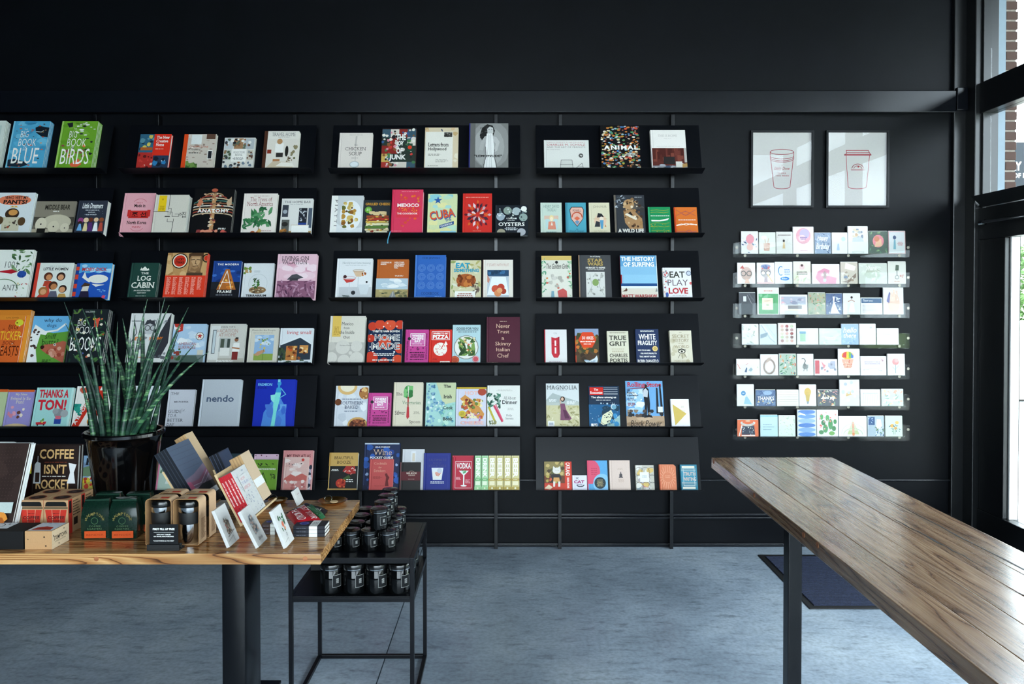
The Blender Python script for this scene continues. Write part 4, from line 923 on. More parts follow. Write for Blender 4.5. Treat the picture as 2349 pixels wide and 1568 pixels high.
bk(0, 1075, 1166, 283, '7d7d7b', [
    R(0, 0, .03, 1, '26286a'), C(.55, .55, .52, '929290', .5), C(.5, .5, .4, 'a4a4a2', .42), R(.03, 0, .16, 1, '666664'),
    P('262626', (.34, .62), (.27, .74), (.33, .9), (.46, .98), (.6, .95), (.66, .84), (.6, .7), (.44, .7)), N(400, 14, ['3a3a3a', '1e1e1e', '505050'], .28, .62, .5, .94, .03, .05, 1.6, 'l'),
    P('c8c8c6', (.47, .78), (.46, .88), (.53, .93), (.61, .9), (.62, .8), (.56, .74)), P('4a4a48', (.48, .86), (.52, .87), (.52, .855)), P('4a4a48', (.56, .87), (.6, .86), (.57, .855)),
    P('aeaeac', (.26, .44), (.3, .6), (.4, .72), (.48, .74), (.47, .68), (.38, .56), (.36, .42)), P('bcbcba', (.56, .74), (.7, .7), (.78, .6), (.72, .42), (.64, .38), (.68, .56), (.6, .66)),
    P('9a9a98', (.36, .42), (.4, .3), (.33, .12), (.36, 0), (.7, 0), (.72, .14), (.64, .34), (.66, .44), (.56, .66), (.46, .66)),
    P('e8e8e6', (.45, .78), (.6, .78), (.64, .5), (.64, .3), (.7, 0), (.38, 0), (.43, .3), (.42, .5)), L('bdbdbb', .012, (.5, .76), (.48, .4), (.44, .02)), L('bdbdbb', .012, (.55, .76), (.56, .4), (.58, .02)), L('d0d0ce', .01, (.52, .74), (.52, .02)), L('2e2e2c', .012, (.42, .5), (.44, .3), (.37, .1), (.38, 0)), L('2e2e2c', .012, (.65, .44), (.64, .3), (.71, .1), (.71, 0)), T('"LEMONUDE"', .14, .285, .84, .335, '1a1a1a', 'b'), L('2a2a2a', .008, (.14, .31), (.84, .31))],
   'tall black and white photograph book of a veiled figure', 1, .028, '26286a')
bk(1, 756, 830, 449, 'dfdeda', [
    R(.0, 0, .2, 1, 'eceae6'), T('P I A T T I', .12, .22, .2, .9, '26262a', 's', rot=-90), R(.2, 0, 1, 1, 'c9cccd'), P('dde0e2', (.2, 0), (.2, .3), (.5, .14), (1, .2), (1, 0)), C(.62, .5, .34, 'e9ebec', .38), N(76, 22, ['b5883a', '8a5a24', 'd0b060', '6a6a30', 'c8a85a'], .36, .2, .84, .82, .05, .1), N(77, 10, ['5a3a1c', 'e0cc8a'], .4, .24, .8, .78, .03, .05)],
   'white pasta plate cookbook with letters running down', 1, .024)
bk(1, 830, 893, 459, '2d3236', [
    T('GRILLED CHEESE', .08, .85, .99, .92, 'd89a34', 'b'), C(.2, .72, .13, '6aa83a', .09), B(.12, .69, .28, .76, 2, 'd8ecc0'), N(78, 6, ['d8c090', 'c09a5a'], .25, .58, .85, .66, .14, .2, .5), R(.14, .5, .95, .56, '9a4a2c'), R(.16, .42, .97, .49, 'b03a2c'), R(.12, .36, .95, .41, 'd8b85a'), R(.14, .28, .97, .35, 'e0d8b0'), R(.1, .2, .95, .27, '5a7a3a'), R(.12, .13, .97, .19, 'd8c8a0'), R(.16, .05, .92, .12, 'e6dcc0'), N(79, 40, ['e8dcb8', 'b8863a', '8a3424', '3f4a24', 'd8b04a'], .12, .04, .95, .56, .04, .07, .5)],
   'dark grilled sandwich cookbook with gold lettering', 1, .02)
bk(1, 896, 968, 435, 'd83a5a', [
    R(0, 0, .04, 1, 'c02a4a'), N(80, 40, ['e8602a', 'd85030', 'e07a30'], .18, .14, .92, .88, .02, .05), R(.16, .36, .9, .66, 'd8384a'), B(.3, .94, .86, .96, 1, 'f0a0a8'), T('MEXICO', .18, .6, .88, .68, 'f6e6e4', 'k'), T('THE COOKBOOK', .18, .43, .84, .47, 'f6e6e4', 'b'), T('PHAIDON', .02, .045, .34, .07, 'f0a0a8', 's'), N(81, 26, ['e8702a', 'f0923a'], .2, .48, .85, .58, .015, .03)],
   'tall hot pink cookbook with orange ornament', 1, .05)
bk(1, 979, 1047.5, 445, 'cfd8a8', [
    N(82, 20, ['a8d4d0', '8cc8d0', 'e0dca0', 'b8d8c0'], .05, .02, .97, .97, .12, .24, .5), R(.45, 0, .97, .1, '8cc8dc'), lambda k: star(k, .35, .84, .15, '2a5aa0'), lambda k: _slant(k, 'CUBA', (.12, .34), (.97, .44), .3, '2a5aa0'), lambda k: _slant(k, 'CUBA', (.1, .36), (.94, .46), .3, 'd8542c'), lambda k: _slant(k, 'THE', (.62, .32), (.82, .36), .09, '24508a'), P('24508a', (.42, .16), (.9, .26), (.9, .34), (.42, .24)), lambda k: _slant(k, 'COOKBOOK', (.46, .19), (.86, .27), .06, WH)],
   'pale aqua and yellow cookbook with a blue star', 1, .024)
def burst():
    o = [B(.1, .89, .9, .92, 1, 'e8a090'), B(.36, .08, .64, .1, 1, 'e8a090')]
    cs = ['5a1c28', 'e0c8cc', 'd8602a', '7a2030', 'c8a0a8', '3f2a3a']
    for i in range(16):
        a = i * math.pi / 8
        for q, (r, l, w_) in enumerate(((.16, .1, .05), (.3, .1, .06), (.4, .07, .05))):
            if q == 2 and i % 2: continue
            cx, cy = .52 + r * math.cos(a), .48 + r * math.sin(a) * .78
            dx, dy = math.cos(a), math.sin(a) * .78
            o.append(P(cs[(i + q * 2) % 6], (cx - dx * l, cy - dy * l), (cx - dy * w_, cy + dx * w_ * .7), (cx + dx * l, cy + dy * l), (cx + dy * w_, cy - dx * w_ * .7)))
    return o
bk(1, 1060, 1128, 444, 'cf2f28', burst(), 'red book with a starburst of coloured diamonds', 1, .034)
bk(1, 1136, 1211, 471, '1b2129', [
    N(83, 7, ['8a9a98', '6a7a78'], .0, .0, .01, .01, .01, .02), C(.16, .62, .13, '9aa8b4'), C(.38, .82, .13, '8a9a90'), C(.65, .8, .13, 'a8b4b8'), C(.86, .6, .13, '8fa09a'), C(.18, .1, .13, 'a09a84', .12), C(.8, .12, .13, 'a8aab0', .12), C(.5, .03, .14, 'b0b4a8', .06), N(84, 30, ['d0d8dc', '5a6a70', '3a464c', 'c2ccc4'], .06, .5, .96, .92, .02, .05), C(.88, .88, .09, 'ecebe4'), T('A Celebration', .34, .55, .64, .585, WH, 'b'), T('in the Raw', .38, .49, .6, .52, WH, 'b'), T('OYSTERS', .1, .31, .9, .43, WH, 'S'), B(.28, .17, .7, .27, 3, 'e0e4e6')],
   'black oyster cookbook hanging past the end of its ledge', 1, .018)
# ribbon marker of the hot pink cookbook
rp = MB(); q0 = Vector((ony(897, 533, YLIP - .004).x, YLIP - .004, ZFOLD[1] + .03))
pts = [q0 + Vector((0, 0, 0)), q0 + Vector((-.004, -.006, -.004)), q0 + Vector((-.012, -.004, -.03)), q0 + Vector((-.02, 0, -.055)), q0 + Vector((-.021, .002, -.076))]
for a, b in zip(pts, pts[1:]): rp.face([a + Vector((-.003, 0, 0)), a + Vector((.003, .001, 0)), b + Vector((.003, .001, 0)), b + Vector((-.003, 0, 0))], hx('3f8fb0'))
tag(rp.build('ribbon_marker', 'ink', fix=False), 'blue ribbon marker dangling below the hot pink cookbook', 'ribbon')
rp = MB(); q0 = Vector((ony(272, 533, YLIP - .003).x, YLIP - .004, ZFOLD[1] + .024))
pts = [q0, q0 + Vector((.003, -.004, -.004)), q0 + Vector((.012, -.002, -.014)), q0 + Vector((.028, 0, -.03))]
for a, b in zip(pts, pts[1:]): rp.face([a + Vector((0, 0, -.003)), a + Vector((.001, 0, .003)), b + Vector((.001, 0, .003)), b + Vector((0, 0, -.003))], hx('b87a84'))
tag(rp.build('ribbon_marker', 'ink', fix=False), 'short pink ribbon marker below the pink book with Korean lettering', 'ribbon')
bk(2, 768, 851, 593, 'dfe0e2', [
    R(.1, .0, 1, .3, 'c2c4c8'), T('Newlywed Entertaining', .16, .855, .95, .915, '8a9498', 's'), B(.24, .825, .85, .84, 1, 'a0a8aa'), P('d8b898', (.46, .7), (.78, .7), (.7, .55), (.56, .55)), O(.62, .7, .16, .012, 'b0a090', .03), L('c2c8cc', .02, (.62, .55), (.62, .2)), P('c2403a', (.2, .5), (.55, .5), (.46, .42), (.3, .4)), O(.375, .52, .18, .014, 'd8b0b0', .035), L('c8ccd0', .02, (.38, .4), (.38, .18)), P('cfd4d8', (.62, .36), (.95, .36), (.88, .12), (.7, .12)), C(.25, .55, .05, '4a2a2c'), N(85, 6, ['c8702a', '8a4a20'], .72, .58, .82, .66, .02, .035), C(.5, .16, .06, '2a2c30'), C(.86, .42, .03, '23252a'), P('8a9290', (.2, .1), (.4, .1), (.36, .02), (.24, .03)), L('3a3c40', .012, (.2, .1), (.42, .06))],
   'white entertaining book with two coupe cocktails', 1, .026)
bk(2, 861, 935, 595, 'b5602a', [
    T('COOKING IN', .12, .9, .45, .94, 'ecdcd0', 'k'), T('MARFA', .12, .855, .3, .895, 'ecdcd0', 'k'), T('WELCOME,', .54, .9, .86, .94, 'ecdcd0', 'k'), T("WE'VE BEEN", .54, .855, .86, .895, 'ecdcd0', 'k'), T('EXPECTING', .54, .81, .84, .85, 'ecdcd0', 'k'), T('YOU', .54, .765, .66, .805, 'ecdcd0', 'k'), B(.54, .565, .88, .605, 2, 'ecdcd0'), R(0, 0, 1, .52, 'b0c2ce'), N(86, 10, ['d8dee2', 'c2cfd6', 'e6e8e8'], .03, .3, .97, .5, .1, .2, .4), R(0, 0, 1, .25, 'a89868'), N(87, 26, ['6a6a4a', '4a5040', 'c0b080', '8a8058'], .02, .02, .97, .22, .05, .1, .4), P('8a8c8e', (.38, 0), (.52, .2), (.56, .2), (.66, 0)), L('e8e4d8', .012, (.5, .0), (.54, .18))],
   'rust brown desert road cookbook', 1, .022)
bk(2, 950, 1021, 585, '2f62b0', [
    R(0, 0, .04, 1, '4a7cc4'), T('THE JEWISH', .22, .9, .8, .95, '1a2c50', 's'), T('COOKBOOK', .22, .09, .8, .15, '1a2c50', 's')] +
    [O(.22 + .3 * i, .3 + .2 * j, .05 + .035 * q, .007, '7fa4d8', None, 14) for i in range(3) for j in range(3) for q in range(3)] + [T('PHAIDON', .06, .03, .36, .05, '8ab0e0', 's'), B(.66, .04, .9, .06, 1, '8ab0e0')],
   'royal blue cookbook patterned with fine circles', 1, .04)
bk(2, 1031.5, 1103, 597, 'cfc8a4', [
    N(88, 40, ['e0dcc0', 'b0a86a', 'd8d8c8', '8a9a5a', 'efece0'], .03, .03, .97, .97, .06, .13, 1, 'l'), T('EAT', .18, .8, .64, .93, '2f9ab8', 'k'), T('SOMETHING', .12, .69, .93, .78, '2f9ab8', 'k'), C(.52, .48, .32, 'a85a2c', .17), N(89, 24, ['8a4420', 'c8783a', '6a3014', 'd89a58'], .26, .34, .78, .62, .05, .1), N(90, 14, ['6a5a50', '8a7a6a', '4a3f38'], .7, .1, .97, .4, .05, .1, 1, 'l'), R(.16, 0, .82, .2, 'efeee8'), B(.22, .03, .76, .16, 3, 'a05a4a')],
   'cookbook of a roast bird under blue lettering', 1, .026)
bk(2, 1107, 1177, 596, 'e2dad0', [
    R(0, 0, .02, 1, '7a5248'), T('IT STARTS WITH FRUIT', .13, .835, .86, .9, 'b87a70', 'l'), R(.15, .06, .86, .74, 'b8c2cc'), R(.15, .58, .86, .74, '2a4a6a'), N(91, 8, ['3a6a94', '1f3a54'], .18, .58, .84, .72, .05, .09), P('e6eaee', (.15, .1), (.3, .56), (.76, .56), (.86, .1)), P('c88a78', (.15, .62), (.24, .5), (.2, .4), (.15, .44)), C(.42, .26, .13, 'c8523a'), C(.6, .3, .12, 'b8402f'), C(.5, .15, .12, 'd88a5a'), C(.68, .2, .1, 'a8402c'), C(.56, .22, .09, 'e0a070'), B(.2, .02, .4, .04, 1, 'b8a8a0')],
   'cream fruit cookbook with an apron full of peaches', 1, .03)
bk(3, 751, 834, 725, 'd6d0c4', [
    R(.08, .56, .32, 1, 'ddb85a'), B(.12, .6, .28, .78, 6, 'b08a34'), T('Mexico', .34, .8, .66, .87, '33322e', 'r'), T('from', .4, .72, .56, .77, '33322e', 'r'), T('the Inside', .28, .62, .7, .69, '33322e', 'r'), T('Out', .4, .52, .58, .58, '33322e', 'r'), R(0, 0, 1, .44, 'b5b0a8')] + [C(x, y, r, 'd0cbc2' if q else 'c0bbb2') for q, (x, y, r) in enumerate(((.08, .36, .12), (.4, .34, .2), (.78, .36, .16), (.1, .12, .16), (.45, .06, .17), (.8, .1, .19), (.62, .22, .05)))] + [T('Enrique Olvera', .32, .36, .64, .39, '3a3936', 'r'), T('PHAIDON', .02, .02, .28, .045, '6a6862', 's')],
   'grey circle patterned cookbook with a yellow label', 1, .035, pages='pages')
bk(3, 841, 920, 735, '1d2c48', [
    C(.12, .86, .13, 'c8402c'), C(.34, .9, .15, 'd0482f'), C(.64, .9, .17, 'd85538'), C(.93, .9, .14, 'c8402c'), C(.08, .58, .12, 'c03a28'), C(.5, .48, .19, 'd04a30'), C(.95, .34, .14, 'c8402c'), C(.12, .12, .2, 'c83a28'), C(.9, .08, .16, 'd04a30'), C(.5, .02, .15, 'b8362a'), N(92, 22, ['f0c0a8', 'e89a80', 'ffffff'], .05, .02, .95, .97, .015, .03), T('YVETTE VAN BOVEN', .12, .72, .92, .77, WH, 'b'), T('HOME', .2, .52, .94, .68, WH, 'k'), T('MADE', .12, .32, .94, .48, WH, 'k'), T('HOME', .215, .53, .925, .67, '1d2c48', 'l'), T('MADE', .135, .33, .925, .47, '1d2c48', 'l'), B(.1, .17, .88, .24, 2, WH), B(.16, .06, .8, .1, 1, WH)],
   'navy cookbook covered in tomatoes with white lettering', 1, .034, mat='gloss')
def chefs(a):
    return [R(0, 0, .04, 1, 'b03078'), R(.22, .56, .84, .88, 'd070a8'), L(WH, .018, (.22, .52), (.84, .52), (.84, .88), (.22, .88), (.22, .52)), T('WHERE', .28, .78, .78, .85, WH, 'k'), T('CHEFS', .28, .7, .78, .77, WH, 'k'), T('EAT', .4, .62, .66, .69, WH, 'k'), B(.3, .56, .74, .59, 1, WH), C(.17, .73, .07, '26262a'), T('FAST FOOD TO HAUTE CUISINE', .06, .1, .14, .66, '4a1038', 'b', rot=90), T('EXPERT LOCAL KNOWLEDGE', .88, .12, .94, .88, '4a1038', 'b', rot=-90), N(a, 8, ['6a1c50'], .24, .4, .82, .48, .02, .04), B(.2, .3, .84, .35, 1, '4a1038'), T('THE BEST-SELLING', .24, .23, .82, .28, '4a1038', 'k'), T('RESTAURANT GUIDE', .24, .17, .82, .22, '4a1038', 'k'), B(.22, .1, .84, .14, 1, '4a1038'), T('PHAIDON', .06, .015, .46, .05, '6a1c50', 's')]
bk(3, 928, 982, 756, 'c0408a', chefs(93), 'magenta restaurant guide next to the red pizza guide', 1, .03)
bk(3, 983, 1035.5, 756, 'cf2a1f', [
    L(WH, .018, (.12, .7), (.9, .7), (.9, .94), (.12, .94), (.12, .7)), T('WHERE TO EAT', .17, .86, .85, .91, WH, 'k'), T('PIZZA', .16, .72, .86, .84, WH, 'k'), C(.5, .42, .3, 'f0e6dc'), P('cf2a1f', (.5, .42), (.76, .6), (.7, .66)), P('f0e6dc', (.56, .44), (.82, .56), (.74, .66)), N(94, 26, ['cf2a1f'], .3, .26, .7, .58, .018, .022), B(.16, .1, .4, .16, 2, 'a01c14'), R(.5, .0, .93, .07, 'f0e6dc'), T('PHAIDON', .54, .01, .9, .05, 'cf2a1f', 'b')],
   'red restaurant guide with a white pizza drawing', 1, .03)
bk(3, 1036.5, 1101.5, 745, 'b0ccd2', [
    T('GOOD FOR YOU', .14, .87, .92, .93, '2f3a40', 'b'), L('2f3a40', .014, (.14, .85), (.92, .85)), B(.2, .8, .86, .83, 1, '4a5a60'), C(.5, .42, .44, '8a8a84'), C(.5, .42, .41, 'e3e1da'), N(95, 26, ['3a5a2c', '5a7a3a', '2a4420', '7a9a50'], .22, .22, .8, .66, .12, .2, .5, 'l'), N(96, 14, ['c8583a', 'd8b070', 'e8d8b0'], .3, .28, .82, .7, .025, .05), C(.1, .1, .16, 'b5442c', .1), O(.1, .1, .12, .02, 'd87a4a', .07), C(.84, .12, .12, 'c8505a'), O(.84, .12, .1, .012, 'f0d8d8')],
   'pale blue cookbook of green beans on a plate', 1, .024)
bk(3, 1115, 1193, 727, '4d1e2e', [
    B(.4, .895, .62, .915, 1, 'e8c8b0'), T('Never', .3, .76, .7, .85, 'dcb49c', 'r'), T('Trust', .32, .645, .68, .72, 'dcb49c', 'r'), T('a', .455, .51, .53, .56, 'dcb49c', 'r'), T('Skinny', .27, .365, .73, .465, 'dcb49c', 'r'), T('Italian', .3, .265, .7, .34, 'dcb49c', 'r'), T('Chef', .33, .13, .67, .215, 'dcb49c', 'r'), T('PHAIDON', .05, .01, .34, .035, 'dcb49c', 'S')],
   'dark maroon book with plain beige lettering', 1, .026)
bk(4, 765, 841, 885, 'cdd0d6', [
    N(97, 16, ['d8dade', 'bfc4cc', 'e4e6e8'], .05, .05, .95, .95, .08, .18), C(.36, .98, .3, 'd8b070', .2), C(.36, .99, .22, 'e6dcc4', .14), C(.9, .82, .18, 'a8703a', .15), N(98, 8, ['e0b878', '7a3a2c'], .76, .7, .97, .95, .03, .06), C(.1, .6, .1, '6a3a1c', .08), C(.72, .06, .3, 'c89a58', .18), C(.72, .05, .25, '6a3420', .14), N(99, 26, ['8a4a2c', '4a2014', 'a85f38'], .52, .01, .94, .16, .03, .05), T('SOUTHERN', .17, .54, .85, .62, '33405a', 's'), T('BAKED', .3, .44, .72, .52, '33405a', 's'), B(.22, .66, .8, .69, 1, '5a667a'), B(.3, .37, .7, .4, 1, '5a667a')],
   'marbled grey baking book with pies at the corners', 1, .022)
bk(4, 842, 895, 901, 'c0408a', chefs(100), 'magenta restaurant guide beside the baking book', 1, .03)
bk(4, 900, 968, 877, 'd6ccb6', [
    R(0, 0, .04, 1, 'c2b89e'), C(.5, .78, .16, '3f8a4a', .15), N(101, 12, ['5aa45a', '2f7038', '78b870'], .37, .66, .64, .9, .06, .1), L('e8e0d0', .02, (.5, .9), (.5, .6)), L('a83030', .045, (.5, .66), (.51, .3)), P('b83238', (.47, .44), (.46, .22), (.5, .17), (.56, .22), (.54, .44)), T('The', .08, .7, .3, .77, '3a2a28', 's'), T('Vegetarian', .3, .48, .94, .58, '4a7a5a', 's'), T('Silver', .07, .27, .42, .36, '3a2a28', 's'), T('Spoon', .56, .06, .94, .15, '3a2a28', 's'), B(.68, .28, .92, .35, 3, '9a9482')],
   'beige vegetarian cookbook with a red stemmed leaf', 1, .036)
bk(4, 974.5, 1044, 877.5, '9fc9c2', [
    P('c2c8a0', (.34, 1), (1, 1), (1, .56), (.6, .5), (.5, .7)), N(102, 40, ['5a88a8', '7fa8bc', 'cfe0dc', '3f6a8a'], .05, .02, .3, .97, .03, .06), N(103, 26, ['5a88a8', '86b0c0', 'd0e0d8'], .26, .35, .62, .62, .03, .06), N(104, 26, ['8fc4b0', 'b8dcc8', '5f9aa8'], .4, .02, .97, .5, .04, .08), T('The', .6, .88, .84, .95, '23262a', 'S'), T('Irish', .6, .64, .88, .72, '23262a', 'S'), T('Cook', .6, .39, .92, .47, '23262a', 'S'), T('Book', .6, .14, .92, .22, '23262a', 'S')],
   'aqua marbled cookbook with stacked serif words', 1, .036)
bk(4, 1046, 1115.5, 888, 'c8a82f', [], 'yellow edged cookbook standing behind the loaded baguette book', 1, .018)
bk(4, 1044.5, 1115, 892, 'c9c8d6', [
    T('HOT', .3, .84, .72, .94, 'e8b0a0', 'b'), C(.86, .92, .14, 'a8402c', .1), P('c88a44', (.14, .74), (.3, .84), (.7, .62), (.94, .34), (.88, .2), (.72, .22)), N(105, 60, ['d8b85a', 'b5502c', '6a7a34', 'e6d8b0', '7a2c1c', '3f5024', 'c8853a'], .2, .24, .88, .72, .04, .08), N(106, 20, ['b06a90', 'd0a0c0', 'c88ab0'], .2, .1, .8, .35, .02, .04), C(.22, .34, .12, 'c8b03a', .085), B(.15, .3, .29, .38, 3, '8a7a20'), T('CHEESE', .16, .06, .92, .15, 'e8b0a0', 'b')],
   'lilac cookbook of a loaded baguette with a yellow badge', 1, .018, off=.019)
bk(4, 1117, 1193, 884, 'dddcd6', [
    B(.26, .86, .8, .9, 2, 'b8b6ae'), T('All About', .5, .66, .87, .73, '4a4c4a', 's'), T('Dinner', .46, .55, .92, .64, '23262a', 'S'), B(.6, .4, .82, .46, 3, 'b0aea6'), T('Molly', .58, .24, .76, .3, '33363a', 's'), T('Stevens', .56, .18, .8, .23, '33363a', 's'), N(107, 26, ['2f5a48', '4a7a64', '1f4436', '7a9a8a'], .02, .46, .4, .8, .06, .11, 1, 'l'), L('c83a58', .06, (.22, .5), (.46, .14)), L('d8607a', .03, (.26, .54), (.48, .16)), L('b5a83a', .06, (.06, .46), (.26, .1)), N(108, 6, ['8a8a60', '5a7050'], .08, .08, .3, .16, .03, .05)],
   'off-white cookbook with red and yellow chard stems', 1, .026)
bk(5, 751, 818, 1038, '1f1d1c', [
    R(0, .64, 1, 1, 'c8a05a'), R(0, .64, .06, 1, 'b58a40'), T('BEAUTIFUL', .18, .82, .84, .9, '3a2c18', 'r'), T('BOOZE', .28, .7, .76, .78, '3a2c18', 'r'), B(.08, .5, .36, .56, 2, WH), P('a82c28', (.48, .5), (.6, .64), (.9, .64), (.94, .44), (.7, .42)), N(109, 12, ['e07a6a', 'f0d0c8', '6a1814'], .5, .42, .94, .62, .03, .06, .5, 'l'), C(.44, .18, .17, 'b8382a', .12), N(110, 12, ['d8683a', '7a1c14', 'e89a6a'], .3, .08, .58, .28, .03, .06), P('3f5a2c', (.5, .3), (.7, .4), (.78, .32), (.6, .26)), B(.6, .2, .88, .3, 2, WH), R(0, 0, 1, .04, 'c8a05a')],
   'black and gold cocktail book with a red drink', 1, .04, 'c8a05a')
bk(5, 830.5, 914, 1016, '16244a', [
    N(111, 30, ['1f3f8a', '24509a', '101a38', '2c5cb0'], .03, .03, .97, .97, .06, .12), R(.02, .97, .98, 1, 'c2ccd8'), T('JENS PRIEWE', .3, .89, .72, .925, WH, 'S'), T('Wine', .26, .74, .78, .86, 'd8b89a', 's'), T('POCKET GUIDE', .18, .66, .82, .71, WH, 'b'), N(112, 16, ['3a6ac0', '9ab0d8'], .05, .05, .95, .6, .03, .06)],
   'tall dark blue wine guide with copper lettering', 1, .024)
bk(5, 845, 900, 1053, 'c0504e', [
    T('Cocktails', .2, .82, .72, .9, 'e0a890', 's'), T('for', .38, .7, .52, .76, 'e0a890', 'i'), T('Drinkers', .2, .58, .68, .66, 'e0a890', 's'), P('6a2424', (.68, .12), (.72, .4), (.66, .5), (.74, .52), (.86, .4), (.8, .3), (.84, .12)), C(.72, .5, .05, '6a2424'), B(.16, .36, .56, .44, 3, '8a3434', 1, 'l'), B(.24, .12, .66, .14, 1, '8a3434')],
   'coral cocktail book standing before the wine guide', 1, .026, off=.026)
bk(5, 920, 971, 1030, 'cfd0d4', [R(.4, .3, .62, .95, 'e2e3e6'), R(.46, .7, .58, .9, 'd8cbb8')], 'white bottle book standing behind the bar book', 1, .02)
bk(5, 916.5, 963, 1060, '22201f', [
    R(0, .34, 1, .66, '5a1c22'), R(0, 0, .04, 1, '7a4a4c'), T('BAR BOOK', .32, .57, .84, .63, 'e6d8c8', 'S'), B(.36, .5, .8, .55, 2, 'd8c4b4'), B(.4, .38, .72, .4, 1, 'd8c4b4'), O(.56, .64, .14, .012, 'c8b4a4', .04, 10, 20, 160)],
   'small dark bar book with a maroon band', 1, .024, off=.022)
bk(5, 970, 1032, 1039, '1e2a80', [
    T('ULTIMATE', .2, .78, .84, .84, '4a4c78', 's'), T('BOOK OF', .36, .71, .66, .75, '4a4c78', 's'), T('COCKTAILS', .2, .62, .84, .68, '4a4c78', 's'), L('343f90', .012, (.08, .05), (.92, .05), (.92, .95), (.08, .95), (.08, .05)), P('dfe3ea', (.3, .6), (.74, .6), (.68, .27), (.36, .27)), P('e8e4e0', (.34, .5), (.7, .5), (.67, .3), (.38, .3)), N(113, 6, ['c8503c', 'e0a090'], .4, .34, .66, .48, .05, .08), C(.6, .52, .09, 'c2c8d4', .07), B(.2, .17, .84, .24, 2, 'e6e8f0')],
   'deep blue cocktail book with a white tumbler', 1, .03)
bk(5, 1036, 1086, 1045, 'c83a4a', [], 'red book standing behind the vodka book', 1, .014)
bk(5, 1038, 1085, 1048, 'b8243c', [
    L('f0d8d8', .016, (.12, .06), (.92, .06), (.92, .86), (.12, .86), (.12, .06)), T('VODKA', .18, .64, .88, .82, 'f4f0ee', 'b'), P('eef2f0', (.3, .58), (.78, .58), (.56, .44), (.52, .44)), P('c8e0d0', (.38, .56), (.7, .56), (.56, .47), (.52, .47)), N(114, 5, ['2f8a4a', '4aa85a'], .44, .5, .64, .6, .05, .09, 1, 'l'), R(.51, .14, .57, .46, 'eef2f0'), C(.54, .13, .15, 'eef2f0', .025), B(.16, .3, .42, .4, 3, 'f0b8c0', 1, 'l'), B(.62, .2, .88, .32, 4, 'f0b8c0', 2, 'l')],
   'red vodka book with a white martini glass', 1, .018, off=.015)
for i, (a, b, g) in enumerate(((1088, 1103.5, 0), (1104, 1119.5, 0), (1120, 1137.5, 1), (1138, 1155, 1), (1155.5, 1172.5, 1), (1173, 1191.5, 1))):
    bc, dc, tx = ('cfc48f', 'b0984a', 'BEER') if g else ('a9cfa0', '6aa86a', 'DRINK')
    bk(5, a, b, 1045, bc, [L(dc, .03, (.12, .12), (.88, .12), (.88, .95), (.12, .95), (.12, .12)), T(tx, .2, .36, .82, .93, 'f6f4ea', 'k', rot=-90), R(.0, .27, 1, .33, dc), B(.25, .285, .75, .315, 1, 'f0ecd8'), R(.16, .14, .84, .25, 'dfe6cc' if not g else 'e6dcb8'), R(0, 0, 1, .1, dc if g else '9ac890'), C(.5, .05, .12, 'e8e4c8')],
       ['pale green slim drinks book touching the red vodka book', 'pale green slim drinks book touching the tan beer books', 'tan slim beer book touching the pale green drinks books', 'second tan slim beer book from the pale green drinks books', 'third tan slim beer book from the pale green drinks books', 'tan slim beer book at the open end of its ledge'][i], 1, .05, name='slim_book')
# ---- fourth bay
bk(0, 1248, 1352, 321.5, 'dddcd6', [
    T("ONLY WHAT'S NECESSARY", .07, .91, .92, .945, 'c2606a', 'l', sp=.1), T('CHARLES M. SCHULZ', .07, .82, .92, .88, 'b8404c', 'r', sp=.06), T('AND THE ART OF PEANUTS', .07, .755, .92, .79, '5a4a4c', 'r', sp=.06), T('BY CHIP KIDD', .07, .68, .36, .71, '8a7a7c', 'l'), P('d2d1cb', (.36, .1), (.38, .36), (.62, .36), (.64, .1)), L('3a3a38', .008, (.36, .1), (.38, .36), (.62, .36), (.64, .1), (.36, .1)), L('3a3a38', .008, (.36, .22), (.64, .22)), L('3a3a38', .008, (.7, .1), (.84, .26), (.88, .04), (.7, .1)), L('3a3a38', .006, (.76, .16), (.86, .16)), C(.82, .5, .05, '2a2a28'), T('70', .79, .47, .85, .53, WH, 'b'), L('3a3a38', .006, (.3, .02), (.7, .02))],
   'wide white comic art book with red capital lettering', 1, .02)
bk(0, 1379, 1471, 288, '121215', [
    N(115, 330, ['5a9a6a', 'c87a3a', 'd8c8a0', '4a7ab0', 'c8503a', 'e0d8c8', '7a5a40', '8ab0c0', 'b89a3a', 'a85a48'], .03, .03, .97, .97, .02, .05, .6), T('ANIMAL', .08, .44, .94, .535, WH, 'k', sp=.12), T('EXPLORING', .64, .34, .86, .365, WH, 'b'), T('THE ZOOLOGICAL', .6, .31, .9, .335, WH, 'b'), T('WORLD', .68, .28, .82, .305, WH, 'b'), T('PHAIDON', .02, .005, .26, .03, WH, 'S')],
   'black book crowded with small coloured animals', 1, .036)
bk(0, 1495.5, 1577, 298.5, 'e4dfda', [
    T('THIS IS HOME', .22, .83, .76, .885, 'b0aaa4', 's'), B(.38, .78, .6, .795, 1, 'c2bcb6'), B(.16, .585, .84, .605, 1, 'c8c2bc'), R(.03, 0, 1, .55, '5a2a24'), N(116, 26, ['6a342c', '4a201c', '7a4034', '54261f'], .06, .24, .9, .53, .03, .06, 3, 't'), R(.34, .16, .66, .34, '2a2626'), R(.03, .0, 1, .12, '8a8a90'), N(117, 16, ['dcdad6', '3a4a60', '23252a', 'a0a4ac'], .06, .01, .9, .16, .05, .1, .5), R(.68, .08, .86, .22, 'd0ccc4'), R(.93, .2, 1, .55, 'b0aaa4'), P('b08a54', (.86, .06), (1, .1), (1, .18), (.86, .16))],
   'white home book over a photograph of a red room', 1, .03)
